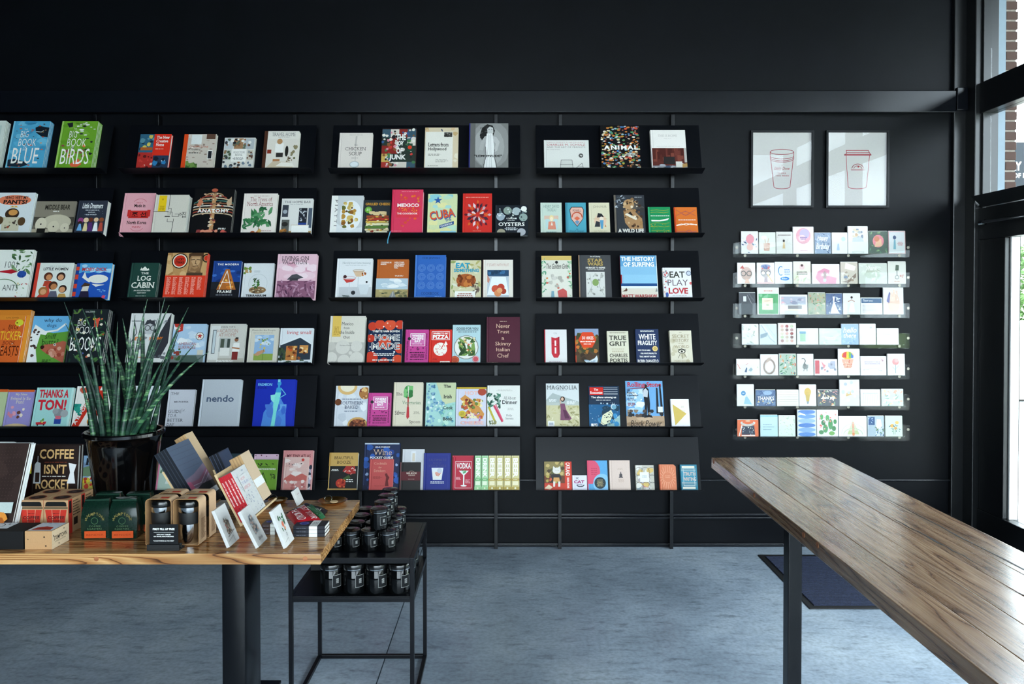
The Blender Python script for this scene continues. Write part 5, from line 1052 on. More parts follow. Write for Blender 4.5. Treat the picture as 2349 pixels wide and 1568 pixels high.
bk(1, 1240, 1289.5, 465, 'c3d2c6', [
    T('HENRY DAVID', .16, .84, .88, .93, '5a7a78', 'l'), T('THOREAU', .3, .73, .74, .82, '5a7a78', 'l'), R(.18, .48, .84, .6, 'd8b8a4'), R(.24, .2, .8, .5, 'b5d0d0'), C(.52, .52, .1, 'e6d29a', .1), C(.52, .5, .07, 'f0dcc0', .06), P('d88a72', (.34, .18), (.72, .18), (.68, .42), (.38, .42)), P('e8e0d4', (.48, .3), (.58, .3), (.53, .42)), B(.2, .05, .8, .12, 2, '6a8a8a')],
   'pale sage pocket book with a coral coated figure', 1, .022)
bk(1, 1298, 1345.5, 465, '4fa0b4', [
    R(0, 0, .08, 1, '3f8498'), P('3a2c2c', (.2, .78), (.3, .87), (.82, .87), (.9, .78), (.86, .5), (.56, .26), (.26, .5)), P('e0b0a0', (.23, .77), (.32, .85), (.8, .85), (.87, .77), (.83, .5), (.56, .29), (.29, .5)), T('POWELL', .36, .72, .76, .79, '5a3a3a', 'r'), O(.56, .56, .24, .05, 'd85a3a', None, 14, 0, 180), P('d8684a', (.42, .52), (.56, .58), (.7, .52), (.56, .44)), P('6a90b0', (.44, .42), (.56, .46), (.68, .42), (.56, .31)), T('the', .5, .17, .6, .21, '23303a', 'r'), T('Grand Canyon', .18, .09, .88, .16, '23303a', 'i'), T('Explorer', .36, .02, .72, .075, '23303a', 'i')],
   'turquoise pocket book with a pink shield badge', 1, .022)
bk(1, 1352, 1400, 465, 'd8d0b4', [
    T('JOHN MUIR', .2, .82, .86, .91, '7a7258', 'l'), C(.54, .45, .3, 'e0c0a4'), L('a8985a', .012, (.2, .5), (.88, .5)), P('26262a', (.38, .54), (.44, .68), (.62, .66), (.72, .56)), C(.6, .5, .1, 'e8d8c8', .07), P('5a9ac0', (.52, .46), (.7, .46), (.66, .2), (.56, .2)), P('33343a', (.26, .26), (.34, .44), (.52, .4), (.52, .26)), P('c87a54', (.74, .26), (.78, .34), (.82, .26)), T('WILDERNESS', .2, .06, .86, .15, 'a8a080', 'l')],
   'cream pocket book with a blue bearded figure', 1, .022)
bk(1, 1411, 1481.5, 447.5, '33363c', [
    R(0, 0, .06, 1, '6a6258'), N(118, 26, ['8a929a', '23262c', '4a5058', 'b0b8c0'], .04, .7, .4, .98, .04, .08, 1, 'l'), N(119, 12, ['4a4644', '5a544e', '3a3836'], .6, .3, .97, .8, .08, .14), C(.48, .76, .18, 'b08a60', .13), C(.6, .88, .06, '8a6a48', .05), P('a88058', (.3, .6), (.6, .64), (.9, .4), (.92, .14), (.5, .14), (.34, .3)), N(120, 40, ['c8a880', '6a4a30', 'e0d0b8', '3f2c20', 'a0784c'], .3, .2, .9, .86, .025, .06), P('2a2420', (.44, .52), (.52, .58), (.6, .5), (.52, .44)), P('e0d4c0', (.34, .5), (.42, .54), (.74, .4), (.7, .36)), T('A WILD LIFE', .1, .05, .94, .15, 'e8e4dc', 'k'), B(.1, .01, .92, .03, 1, 'd8d4cc'), B(.68, .93, .92, .95, 1, 'e0e0e0')],
   'grey wildlife book of a leopard on its back', 1, .03)
bk(1, 1489, 1540.5, 475, '1f8a54', [
    R(0, 0, .06, 1, '3aa070')] + [L('9aa83a', .02, (.12, y), (.4, y + .02), (.7, y - .01), (.92, y + .02)) for y in (.88, .8, .42, .3, .16)] + [B(.1, .66, .94, .71, 1, 'eef0e6'), P('eef0e6', (.12, .54), (.5, .53), (.92, .6), (.86, .53), (.5, .49), (.14, .49)), N(121, 24, ['b8a03a', '6a8a2c'], .1, .04, .92, .42, .03, .06, .4, 'l'), B(.58, .06, .78, .09, 1, 'dfe8d8')],
   'small green knife book with a white penknife', 1, .024)
bk(1, 1549, 1602, 475.5, 'd8702c', [
    R(0, 0, .06, 1, 'c0401f'), L('b05a54', .025, (.1, .9), (.5, .7), (.92, .9)), L('b05a54', .025, (.1, .7), (.5, .86), (.92, .7)), O(.5, .78, .16, .025, 'b05a54', .06), B(.16, .52, .92, .57, 1, 'f6e8dc'), L('f6e8dc', .03, (.08, .34), (.3, .37), (.5, .42), (.7, .38), (.95, .38)), L('f6e8dc', .03, (.08, .36), (.3, .4), (.5, .36), (.7, .41), (.95, .36)), L('b05a64', .025, (.08, .12), (.4, .14), (.6, .1), (.92, .14)), O(.6, .12, .1, .025, 'b05a64', .06)],
   'small orange knot book with a white rope', 1, .024)
bk(2, 1243, 1313, 587, 'dfdcd0', [
    R(0, .9, 1, 1, 'd8b86a'), N(122, 26, ['7fae8a', '5a9a78', 'a8c8a0'], .0, .0, .14, .95, .04, .08, 1, 'l'), N(123, 26, ['7fae8a', '5a9a78', 'a8c8a0'], .88, .0, 1, .95, .04, .08, 1, 'l'), N(124, 6, ['d8803a', 'c86a5a'], .02, .2, .98, .6, .03, .05), C(.5, .85, .05, '2a2a2a'), T('The Golden Girls', .16, .7, .88, .82, '3a3632', 'i'), N(125, 8, ['c2beb4', 'b0aca2', 'cfcbc2'], .25, .3, .75, .6, .05, .09), P('7fa8b8', (.3, 0), (.42, 0), (.4, .2), (.32, .2)), P('c85a58', (.56, 0), (.84, 0), (.82, .2), (.7, .26), (.52, .2))],
   'white coloring book with leafy borders', 1, .012, hard=False)
bk(2, 1329, 1404, 585, '46474a', [
    R(0, 0, .03, 1, '9a7a60'), T('Art of Coloring', .36, .94, .68, .98, 'e6e4de', 'b'), T('STAR', .28, .84, .76, .92, 'b59a5a', 'k'), T('WARS', .28, .755, .76, .835, 'b59a5a', 'k'), T('100 IMAGES TO INSPIRE', .22, .69, .82, .73, 'e6e4de', 'k'), T('CREATIVITY AND RELAXATION', .28, .655, .78, .68, 'e6e4de', 'r'), R(.22, .02, .8, .62, 'd6d5d0'), L('8a8a86', .01, (.26, .1), (.4, .3), (.34, .56)), L('8a8a86', .01, (.76, .1), (.62, .3), (.68, .56)), C(.51, .38, .1, '86a060', .08), N(126, 20, ['bab9b2', 'a8a8a2', '8a8a84'], .26, .05, .76, .58, .02, .05)],
   'charcoal coloring book with gold block lettering', 1, .022)
bk(2, 1426, 1510.5, 586, '8fc0dc', [
    R(0, .75, 1, 1, '5f9cc8'), R(0, .55, 1, .75, '86b8d8'), R(0, .28, 1, .35, '1f4a80'), R(0, .22, 1, .285, 'dfe6ea'), R(0, 0, 1, .24, 'd8cfc2'), T('THE HISTORY', .02, .865, .95, .97, WH, 'k'), T('OF SURFING', .08, .735, .93, .845, WH, 'k'), P('5a3a30', (.02, .16), (.1, .2), (.14, .25), (.17, .2), (.15, .17)), P('8a8a88', (.92, .16), (.97, .25), (.99, .16)), T('MATT WARSHAW', .02, .02, .97, .1, 'a83a3c', 'k'), R(.985, 0, 1, 1, 'eef0f0')],
   'surfing book with a beach horizon and white block lettering', 1, .04, 'a02030')
bk(2, 1523, 1588.5, 614, 'e4e1e2', [
    T('EAT', .24, .68, .78, .88, '3a3c34', 'b'), T('PLAY', .16, .43, .88, .62, '6a5a64', 'r'), T('LOVE', .18, .17, .86, .36, 'b83a40', 'k'), O(.1, .78, .1, .02, '5a5c64'), N(127, 20, ['8a8a90', 'c85a5a', '3a5a8a', 'd8b0a0'], .02, .02, .16, .9, .02, .04), C(.92, .82, .08, 'c2c8d4'), O(.92, .82, .08, .02, '4a5a7a'), C(.97, .5, .05, 'd86a6a'), B(.3, .1, .8, .12, 1, '9a989c'), C(.12, .14, .05, '3a5aa0', .08)],
   'white square book with letters made of small objects', 1, .028)
bk(3, 1249, 1301, 756, 'dcd9d8', [
    T('Oz', .42, .87, .58, .92, '9a9698', 's'), P('c22a38', (.32, .78), (.5, .75), (.68, .79), (.68, .28), (.6, .18), (.42, .18), (.32, .3)), L('7a1420', .02, (.36, .6), (.64, .54)), R(.46, .52, .53, .68, 'f0e0e0'), R(.46, .3, .53, .48, 'f0e0e0'), P('a02030', (.62, .78), (.68, .79), (.68, .3), (.62, .24)), B(.2, .05, .76, .08, 1, 'b09a9c')],
   'white paperback with an upright red pencil-like shape', 1, .02, 'b83040', hard=False)
bk(3, 1320, 1375, 754, '4a3f2c', [
    R(0, .8, 1, 1, '8a9ab8'), N(128, 40, ['6a5a2c', 'a86a2c', '3a4424', '8a7a3a', 'c8702c', '54401f'], .03, .3, .97, .86, .06, .12), N(129, 14, ['33261a', '4a3422'], .03, .1, .97, .32, .08, .14), P('cfd8dc', (.2, 0), (.5, .06), (.8, .16), (.9, .24), (.94, .14), (.9, 0)), N(130, 8, ['9ab0c0', 'eef2f4'], .3, .01, .9, .1, .05, .1, .5), P('d8451f', (.14, .68), (.32, .9), (.74, .9), (.9, .68), (.72, .46), (.32, .46)), T('50 HIKES', .3, .69, .78, .78, 'f6e6dc', 'b'), B(.22, .6, .84, .66, 1, 'f6e6dc'), B(.36, .54, .68, .585, 1, 'f6e6dc')],
   'hiking guide with an orange hexagon over autumn woods', 1, .018, 'b8402a', hard=False)
bk(3, 1394, 1444, 759.5, 'd3cdb8', [
    L('5a5040', .01, (.1, .95), (.9, .95)), B(.14, .93, .86, .96, 1, '4a4034'), T('TRUE', .1, .72, .9, .86, '26231e', 'S'), T('GRIT', .1, .54, .9, .68, '26231e', 'S'), B(.2, .43, .8, .46, 1, 'a89a80'), B(.14, .34, .86, .4, 2, 'a89a80'), T('CHARLES', .1, .19, .92, .3, '26231e', 'S'), T('PORTIS', .1, .03, .92, .155, '26231e', 'S')],
   'cream western paperback with black slab lettering', 2, .018, hard=False)
bk(3, 1460, 1514, 755, '1f2f54', [
    B(.14, .92, .88, .97, 2, 'e8e6e0'), T('WHITE', .14, .7, .86, .86, 'f0eee8', 'b'), T('FRAGILITY', .1, .54, .92, .67, 'f0eee8', 'b'), C(.82, .44, .12, 'c8a85a'), O(.82, .44, .09, .015, 'f0e0b0'), T('WHY IT\'S SO HARD', .08, .375, .62, .415, 'f0eee8', 'k'), T('FOR WHITE PEOPLE TO', .2, .28, .88, .325, 'f0eee8', 'k'), T('TALK ABOUT RACISM', .14, .19, .82, .235, 'f0eee8', 'k'), T('ROBIN DIANGELO', .06, .04, .94, .13, 'f0eee8', 'b'), B(.08, .0, .92, .02, 1, 'f0eee8')],
   'navy paperback with white capital lettering and a gold seal', 1, .016, hard=False)
bk(3, 1539, 1590, 758, 'd2cab6', [
    N(131, 12, ['c8bfa8', 'd8d0bc', 'beb49a'], .03, .03, .97, .97, .1, .2), T('THE', .44, .92, .56, .95, '6a6450', 's'), T('SECRET', .12, .77, .9, .87, '8a7a58', 's'), T('HISTORY', .14, .65, .88, .74, '8a7a58', 's'), T('OF THE', .38, .58, .62, .62, '8a7a58', 's'), T('WORLD', .2, .46, .86, .55, '8a7a58', 's'), C(.52, .36, .12, 'e0dac8', .05), O(.52, .36, .15, .03, '26241f', .05), C(.52, .36, .05, '26241f'), L('26241f', .03, (.36, .41), (.52, .44), (.7, .4)), L('6a6450', .02, (.44, .29), (.34, .16)), L('6a6450', .02, (.52, .28), (.52, .14)), L('6a6450', .02, (.6, .29), (.72, .18)), T('MARK BOOTH', .16, .05, .86, .1, 'a89a7a', 's')],
   'aged cream paperback with a rayed eye', 1, .036, hard=False)
MAG = dict(name='magazine', cat='magazine', hard=False, mat='gloss')
bk(4, 1253.5, 1330, 879.5, 'c5cbc8', [
    R(0, .55, 1, 1, 'd0d4d4'), P('a8b0ae', (0, .62), (.2, .78), (.5, .7), (1, .58), (1, .5), (0, .5)), P('b5bab4', (0, .6), (.3, .56), (1, .58), (1, .48), (0, .46)), R(0, 0, 1, .5, 'c8c09a'), N(132, 60, ['b0a878', 'd8d0b0', '9a9468', 'c2b98c'], .02, .01, .98, .48, .04, .09, .4, 'l'), T('MAGNOLIA', .03, .86, .95, .95, '33343a', 's', sp=.04), T('JOURNAL', .34, .83, .64, .85, '6a6c70', 'l', sp=.12), C(.5, .64, .07, '3a2620', .06), C(.49, .64, .04, 'd8b09a', .04), P('7a4a62', (.42, .54), (.56, .54), (.6, .4), (.76, .2), (.7, .16), (.42, .16), (.44, .4)), L('d8b09a', .03, (.44, .54), (.42, .62)), P('5a3048', (.5, .4), (.6, .38), (.7, .2), (.56, .2)), B(.06, .58, .34, .64, 3, 'f0f0ee', 1, 'r'), B(.62, .52, .92, .6, 4, 'f0f0ee', 2, 'l'), R(.05, .02, .24, .14, 'f0f0ee'), L('26262a', .01, (.08, .05), (.22, .05)), R(.08, .06, .21, .11, 'b0b4bc')],
   'lifestyle magazine of a long plum dress in a meadow', 1, .008, **MAG)
bk(4, 1352, 1423, 885.5, '1c2f46', [
    R(0, 0, 1, .55, '1f5a86'), P('8fb0b0', (.4, 0), (1, .3), (1, 0)), N(133, 16, ['2f78a8', '16384e', '3a88b8'], .3, .05, .97, .5, .08, .16), R(.04, .78, .48, .97, 'd02a22'), T('The', .18, .89, .32, .94, WH, 'S'), T('Economist', .06, .81, .46, .87, WH, 'S')] + [L('e8ecf0', .008, (.5, y), (.95, y)) for y in (.955, .91, .865, .82, .79)] + [T('The aliens among us', .08, .69, .9, .75, WH, 'b'), B(.24, .645, .72, .67, 1, WH), C(.8, .5, .09, 'c0d0d8'), C(.82, .49, .075, '6a9ab0'), C(.6, .57, .03, 'a8c0cc'), C(.4, .58, .025, 'a8c0cc'), N(134, 40, ['dfe8ee', '9ab8c8'], .05, .1, .95, .6, .005, .014), P('d8d8b8', (.36, .1), (.44, .3), (.72, .42), (.78, .32), (.66, .12), (.46, .05)), N(135, 16, ['23303a', '3a4a50'], .42, .1, .72, .36, .015, .03), O(.57, .22, .22, .012, '23303a', .16), R(.06, .0, .26, .09, 'eef0f2'), N(136, 8, ['8a929a'], .08, .02, .24, .08, .012, .016, 2, 't')],
   'news weekly magazine with a red masthead and blue planets', 1, .006, **MAG)
bk(4, 1438, 1525, 873.5, '6fa2d0', [
    N(137, 14, ['c2d4e4', 'dfe6ec', '9ac0e0'], .02, .35, .5, .8, .1, .2, .6), R(0, 0, 1, .24, 'b09478'), N(138, 10, ['a08468', 'c0a488', '94785c'], .02, .02, .97, .22, .1, .2, .3), T('Rolling Stone', .05, .84, .96, .97, 'c8303a', 'S'), P('8a3a3a', (.06, .83), (.5, .86), (.5, .84), (.06, .82)), T('Lil', .04, .77, .11, .82, '2a2c34', 'k'), T("Baby's", .04, .71, .24, .765, '2a2c34', 'k'), T('Uprising', .04, .655, .34, .705, '2a2c34', 'k'), B(.05, .57, .28, .64, 3, '3a3c44', 1, 'l'), B(.05, .45, .26, .53, 3, '7a2a30', 2, 'l'), P('1c1e24', (.48, .24), (.5, .5), (.46, .8), (.54, .88), (.62, .82), (.64, .5), (.62, .24), (.57, .24), (.56, .48), (.54, .24)), P('c2c6cc', (.46, .66), (.48, .8), (.54, .84), (.6, .78), (.58, .64)), C(.55, .89, .035, '3a2820', .035), P('23252b', (.8, .3), (.82, .85), (.86, .84), (.87, .3)), P('23252b', (.92, .3), (.9, .92), (.94, .92), (.98, .3)), N(139, 18, ['2a2c30', '5a4a40', '8a7a68'], .05, .24, .97, .36, .04, .08), P('1c1e24', (.46, .2), (.5, .26), (.66, .26), (.7, .2), (.6, .22)), R(.84, .32, .97, .44, 'd8d8d4'), T('Black Power', .1, .02, .93, .15, '2a2420', 'i')],
   'tall music magazine of a standing person under red lettering', 1, .006, **MAG)
bk(4, 1541, 1583.5, 915.5, 'e6e4e6', [P('c8ac58', (.1, .82), (.84, .48), (.2, .06)), B(.56, .7, .72, .76, 2, 'b8a878'), B(.56, .55, .8, .6, 2, 'c2b48c')],
   'white pocket book with a gold triangle', 2, .012, hard=False)
bk(5, 1249, 1312.5, 1058.5, 'b8301f', [
    R(.0, .5, .74, 1, '8a7a4a'), N(140, 20, ['a8985a', '5a5a34', 'c2a868', '4a3a24'], .03, .42, .72, .97, .05, .1), R(.0, .25, .74, .5, '6a3a20'), N(141, 10, ['c8583a', 'b09a4a', '3f2c1a'], .03, .26, .72, .5, .05, .1), R(0, 0, .74, .24, 'c23a24'), P('2a2626', (.24, .5), (.3, .56), (.56, .56), (.62, .44), (.56, .3), (.3, .3)), C(.45, .68, .15, 'ded8d0', .11), P('ded8d0', (.31, .72), (.33, .84), (.41, .77)), P('ded8d0', (.49, .77), (.57, .84), (.59, .72)), P('ded8d0', (.32, .3), (.32, .12), (.38, .12), (.4, .3)), P('ded8d0', (.5, .3), (.5, .12), (.57, .12), (.58, .3)), P('d09a58', (.32, .3), (.34, .44), (.54, .44), (.56, .3)), P('dfc8a8', (.0, .06), (.16, .2), (.3, .1), (.2, .02)), R(.74, 0, .96, 1, 'd0381f'), T('CATLAND', .78, .5, .93, .96, WH, 'b', rot=-90), T('SARAH ARCHER', .82, .06, .9, .44, WH, 'b', rot=-90), P('26241f', (.4, .69), (.43, .7), (.44, .68)), P('26241f', (.48, .68), (.5, .7), (.53, .69))],
   'red cat book with a costumed white cat photograph', 1, .022)
bk(5, 1313, 1347, 1090, 'dcdbe4', [
    T('CAT', .12, .46, .82, .66, 'a0286a', 'k'), L('4a4c5a', .03, (.26, .86), (.42, .74)), L('4a4c5a', .03, (.42, .86), (.26, .74)), O(.55, .36, .24, .06, '3a3c4a', .12, 10, 190, 350), B(.26, .32, .74, .42, 2, '5a3a6a')],
   'small white cat card set with magenta lettering', 1, .02, off=.004)
bk(5, 1348, 1395, 1056, '5aa0cf', [
    C(.16, .62, .48, 'd8506c', .42), R(0, 0, .05, 1, 'c8405c'), C(.72, .22, .44, '86bce0', .33), C(.62, .24, .28, '26343a'), B(.44, .12, .8, .36, 6, 'a89a6a'), B(.18, .5, .5, .76, 4, 'c03a58')],
   'pink and blue book with a black circle', 1, .026)
bk(5, 1399, 1447, 1055.5, 'd9c2b6', [
    B(.38, .68, .66, .74, 2, 'c2a898'), P('4a4446', (.48, .44), (.48, .52), (.55, .58), (.62, .52), (.62, .44)), R(.45, .41, .65, .44, '4a4446'), R(.53, .57, .57, .61, '4a4446'), B(.4, .26, .72, .38, 5, 'c2a898')],
   'blush book with a small grey bell', 1, .026)
bk(5, 1459, 1502, 1067, 'c2bcb0', [
    N(142, 26, ['d8b870', 'c87a80', '8a9aa0', 'e0dcd4', 'b0a4a8', 'd8d4cc'], .05, .03, .95, .97, .1, .18)] + [O(x, y, .22, .014, '4a4a50', None, 12) for x in (.2, .55, .9) for y in (.15, .45, .75)] + [R(.24, .32, .72, .72, 'e6e8ea'), B(.34, .5, .62, .6, 2, 'a0a8b0')],
   'small patterned book with a pale square label', 1, .028)
bk(5, 1514, 1553, 1065, 'd8805c', [O(.5, .5, .3, .012, 'efb494')] + [L('efb494', .02, (.5 + .32 * math.cos(i * .314), .5 + .22 * math.sin(i * .314)), (.5 + .46 * math.cos(i * .314), .5 + .46 * math.sin(i * .314))) for i in range(20)] + [B(.3, .46, .7, .58, 2, 'e8a484'), P('0c0f14', (.86, 1), (1, 1), (1, .92))],
   'small orange book with a stamped sunburst', 1, .03, 'c86444')
bk(5, 1563, 1601.5, 1065.5, '2f7a92', [
    R(.1, .86, .86, .95, 'dcd8c8'), R(.1, .04, .86, .13, 'dcd8c8'), R(.06, .3, .9, .8, '3f8ca4'), T('TRUTH', .2, .56, .9, .7, 'd8bca8', 'b'), T('WRITING', .14, .36, .92, .5, 'd8bca8', 'b')] + [L('d8d4c4', .015, (.06, y), (.92, y)) for y in (.83, .79, .75, .3, .25, .2)] + [O(.5, .5, .46, .02, 'cfe0e0', .47, 4, 45, 405)],
   'small teal book with banded gold lettering', 1, .03)
# ================================================================ framed prints
def framed(xl, xr, yt, yb, ops, label):
    y0 = YW - .022
    a, b = ony(xl, yb, y0), ony(xr, yt, y0)
    w_, h_ = b.x - a.x, b.z - a.z
    t = thing('picture_frame', label, 'picture', ((a.x + b.x) / 2, YW - .001, a.z))
    hw, f = w_ / 2, .014
    for n_, p, q in (('frame_side', (-hw, -.022, 0), (-hw + f, 0, h_)), ('frame_side', (hw - f, -.022, 0), (hw, 0, h_)), ('frame_bar', (-hw + f, -.022, 0), (hw - f, 0, f)), ('frame_bar', (-hw + f, -.022, h_ - f), (hw - f, 0, h_))):
        m_ = MB(); m_.cbox(p, q, .0015); m_.build(n_, 'steel', t)
    m_ = MB(); m_.box((-hw + f, -.010, f), (hw - f, -.004, h_ - f), hx('bdbbb8'))
    pw, ph = w_ - 2 * f, h_ - 2 * f
    cv = Canvas(m_, lambda u, v, d: (-hw + f + u * pw, -.010 - d, f + v * ph), pw, ph, base=.0002)
    cv.run(ops); m_.build('print', 'matte', t, fix=False)
    m_ = MB(); m_.box((-hw + f, -.018, f), (hw - f, -.016, h_ - f)); m_.build('pane', 'picglass', t)
CR = 'a0303e'
framed(1722, 1868, 298, 476, [O(.5, .735, .2, .009, CR, .035, 24), O(.5, .68, .2, .008, CR, .04, 16, 180, 360), O(.5, .655, .19, .008, CR, .04, 16, 180, 360), O(.5, .635, .19, .008, CR, .04, 16, 180, 360), L(CR, .009, (.3, .73), (.3, .63)), L(CR, .009, (.7, .73), (.7, .63)), L(CR, .009, (.31, .62), (.365, .26)), L(CR, .009, (.69, .62), (.64, .26)), O(.502, .26, .138, .009, CR, .03, 12, 180, 360), T('A', .49, .535, .51, .555, CR, 'b'), T('Daily Dose', .37, .48, .63, .53, CR, 'i'), T('IS ALL', .43, .438, .57, .456, CR, 'b', sp=.2), T('YOU NEED', .39, .4, .62, .418, CR, 'b', sp=.2)],
       'black framed drawing of a red lidded glass with lettering')
framed(1895, 2041, 298, 476, [L(CR, .011, (.31, .755), (.69, .755), (.71, .72), (.735, .7), (.3, .7), (.32, .72), (.31, .755)), L(CR, .009, (.32, .725), (.71, .725)), L(CR, .011, (.285, .7), (.735, .7), (.735, .69), (.285, .69), (.285, .7)), L(CR, .009, (.31, .69), (.325, .5), (.35, .26)), L(CR, .009, (.71, .69), (.69, .5), (.66, .26)), O(.505, .26, .155, .009, CR, .03, 12, 180, 360), O(.51, .5, .1, .009, CR, .07, 14, 10, 170), O(.51, .5, .07, .008, CR, .045, 10, 10, 170), P(CR, (.5, .53), (.52, .545), (.54, .53), (.52, .52)), L(CR, .009, (.4, .49), (.62, .49))],
       'black framed drawing of a red takeaway cup')

# ================================================================ greeting card ledges
RACK = [(554.4, 589.7), (624, 659), (695, 729.5), (764.2, 799), (835, 869.5), (905, 940.3), (975.6, 1010.4)]
RD = .052
yfr = YW - RD
ctr = {}
for i, (yt, yb) in enumerate(RACK):
    a, b = ony(1686.3, yb, yfr), ony(2087, yt, yfr)
    hw = (b.x - a.x) / 2; hh = b.z - a.z
    t = thing('card_ledge', 'clear acrylic card ledge, %s from the top below the framed prints' % ['first', 'second', 'third', 'fourth', 'fifth', 'sixth', 'seventh'][i], 'shelf', ((a.x + b.x) / 2, YW - .001, a.z), group='acrylic card ledges')
    m_ = MB(); m_.cbox((-hw, -RD, 0), (hw, -RD + .004, hh), .0012); m_.build('front_sheet', 'acrylic', t)
    m_ = MB(); m_.cbox((-hw, -RD + .004, .019), (hw, -.004, .022), .001); m_.build('base_sheet', 'acrylic', t)
    m_ = MB(); m_.cbox((-hw, -.004, 0), (hw, 0, hh * .98), .0012); m_.build('back_sheet', 'acrylic', t)
    for px, dz in ((1690, .66), (2083, .66), (1709, .13), (1829, .13), (1946, .13), (2063, .13)):
        x = ony(px, (yt + yb) / 2, YW - .006).x - (a.x + b.x) / 2
        m_ = MB(); m_.prism([(x + .0085 * math.cos(k * math.pi / 6), hh * dz + .0085 * math.sin(k * math.pi / 6)) for k in range(12)], 1, -.0075, -.0041)
        m_.prism([(x + .004 * math.cos(k * math.pi / 3), hh * dz + .004 * math.sin(k * math.pi / 3)) for k in range(6)], 1, -.0085, -.0075)
        m_.build('screw', 'screw', t)
    ctr[i] = (a.z, a.x, b.x)
_mcount = {}
def card(row, xl, xr, yt, base, ops, label):
    z0 = ctr[row][0] + .0235
    yb_ = YW - .0055 - .012
    lean = math.radians(3.0)
    yc = YW - .030
    a, b = ony(xl + .6, RACK[row][1] - 8, yc), ony(xr - .6, RACK[row][1] - 8, yc)
    h_ = ony((xl + xr) / 2, yt, yc + .008).z - z0
    w_ = b.x - a.x
    t = thing('greeting_card', label, 'card', (a.x, yc, z0), (-lean, 0, 0))
    m_ = MB(); m_.cbox((0, .0, 0), (w_, .0022, h_), .0005, hx(base))
    cv = Canvas(m_, lambda u, v, d: (u * w_, -d, v * h_), w_, h_, base=.00015)
    cv.run(ops); m_.build('card_front', 'ink', t, fix=False)
    m_ = MB(); e = random.Random(int(xl)).uniform(0, .004)
    m_.cbox((.001 - e * .4, .0026, 0), (w_ - .001, .0115, h_ + .003 - e * .3), .0008); m_.build('envelope', 'env', t)
    m_ = MB(); m_.face([(-.001, -.0024, 0), (w_ + .001, -.0024, 0), (w_ + .001, -.0024, h_ + .0015), (-.001, -.0024, h_ + .0015)]); m_.build('clear_sleeve', 'sleeve', t, fix=False)
def leaves(seed, cols, n=26, x0=.05, y0=.04, x1=.95, y1=.96, r0=.06, r1=.13): return N(seed, n, cols, x0, y0, x1, y1, r0, r1, 1, 'l')
c = card
c(0, 1700, 1740, 531, 'e3dee2', [leaves(201, ['8aa0c0', 'c8d0d8', '3a4a70', 'e0c8cc'], 24), C(.52, .66, .24, 'e0909c', .22), C(.52, .3, .2, 'e8b8b0', .16)], 'white card with a pink bird on blue leaves')
c(0, 1741, 1780, 533, 'd5d6cc', [C(.3, .76, .18, 'eef0ee', .1), P('c8a090', (.3, .14), (.62, .14), (.68, .5), (.26, .5)), N(202, 8, ['a86a54', 'd8c0b0'], .3, .2, .64, .48, .03, .06), L('c8a080', .03, (.4, .5), (.34, .7)), L('c8a080', .03, (.52, .5), (.58, .72))], 'beige card with a woven basket drawing')
c(0, 1780.5, 1819, 532, 'd2cdc8', [N(203, 30, ['b0a49c', 'c8b8ae'], .05, .05, .95, .8, .012, .025), C(.46, .6, .07, '2a2422', .06), P('c8a878', (.38, .24), (.54, .24), (.52, .54), (.42, .54)), B(.1, .82, .9, .9, 1, '8a7a78')], 'speckled beige card with a small standing figure')
c(0, 1819, 1867.5, 520, 'e6dde2', [C(.5, .66, .36, 'dca0ac', .3), C(.56, .74, .24, 'b8a8d0', .18), C(.44, .58, .18, 'e8c0c4', .12), B(.3, .52, .7, .64, 2, '6a5a9a'), B(.34, .1, .7, .14, 1, 'd89aa8')], 'tall card with a pink and lilac rose')
c(0, 1868.5, 1907, 533.7, '8a98b0', [leaves(204, ['5a6a88', 'a8b4c8', '3a4a68'], 26), T('Happy', .16, .58, .84, .86, 'f4f4f2', 'I'), T('Birthday', .08, .14, .92, .5, 'f4f4f2', 'I')], 'blue grey card with white script birthday lettering')
c(0, 1908, 1945, 533.7, 'dcdae4', [C(.74, .7, .14, 'b8cfdc'), C(.5, .78, .1, 'e8d0d0'), P('a8b8d8', (.3, .16), (.5, .16), (.46, .48), (.36, .48)), L('b0b0b8', .012, (.44, .46), (.7, .6))], 'pale lilac card with a figure holding balloons')
c(0, 1945, 1992, 519, 'dededc', [N(205, 18, ['b0b4b8', 'c8a88a', '8a90a0', 'd8c8b0'], .25, .5, .75, .9, .06, .11), P('c2c8d0', (.2, .44), (.8, .44), (.7, .6), (.3, .6)), O(.5, .06, .3, .012, '9aa09a', .04)], 'tall white card with a shaggy animal drawing')
c(0, 1993, 2037, 530, '4a5a50', [leaves(206, ['5a8a6a', '3a5a48', '7a9a6a'], 20), C(.5, .56, .3, 'd8808a', .28), P('e0b090', (.3, .3), (.7, .34), (.66, .66), (.4, .6)), C(.42, .66, .14, 'c87a5a', .12)], 'dark green card with a pink reclining figure')
c(0, 2038, 2078, 530, 'd3d5d6', [L('d8a0a0', .03, (.02, .02), (.98, .02), (.98, .98), (.02, .98), (.02, .02)), C(.36, .72, .1, '4a5a78', .09), P('7aa8b8', (.28, .2), (.44, .2), (.42, .62), (.32, .62)), B(.52, .36, .86, .54, 3, 'c87a80')], 'grey card with a pink edge and a blue dancer')
c(1, 1691, 1733.5, 603, 'e2dfdd', [C(.5, .5, .32, 'c8aaa0', .32), O(.34, .5, .13, .04, '6a6a68'), O(.66, .5, .13, .04, '6a6a68'), P('c0605a', (.14, .74), (.3, .9), (.4, .72)), P('e0b8a8', (.4, .02), (.7, .02), (.6, .24), (.46, .24))], 'white card of a face in round glasses with a red hat')
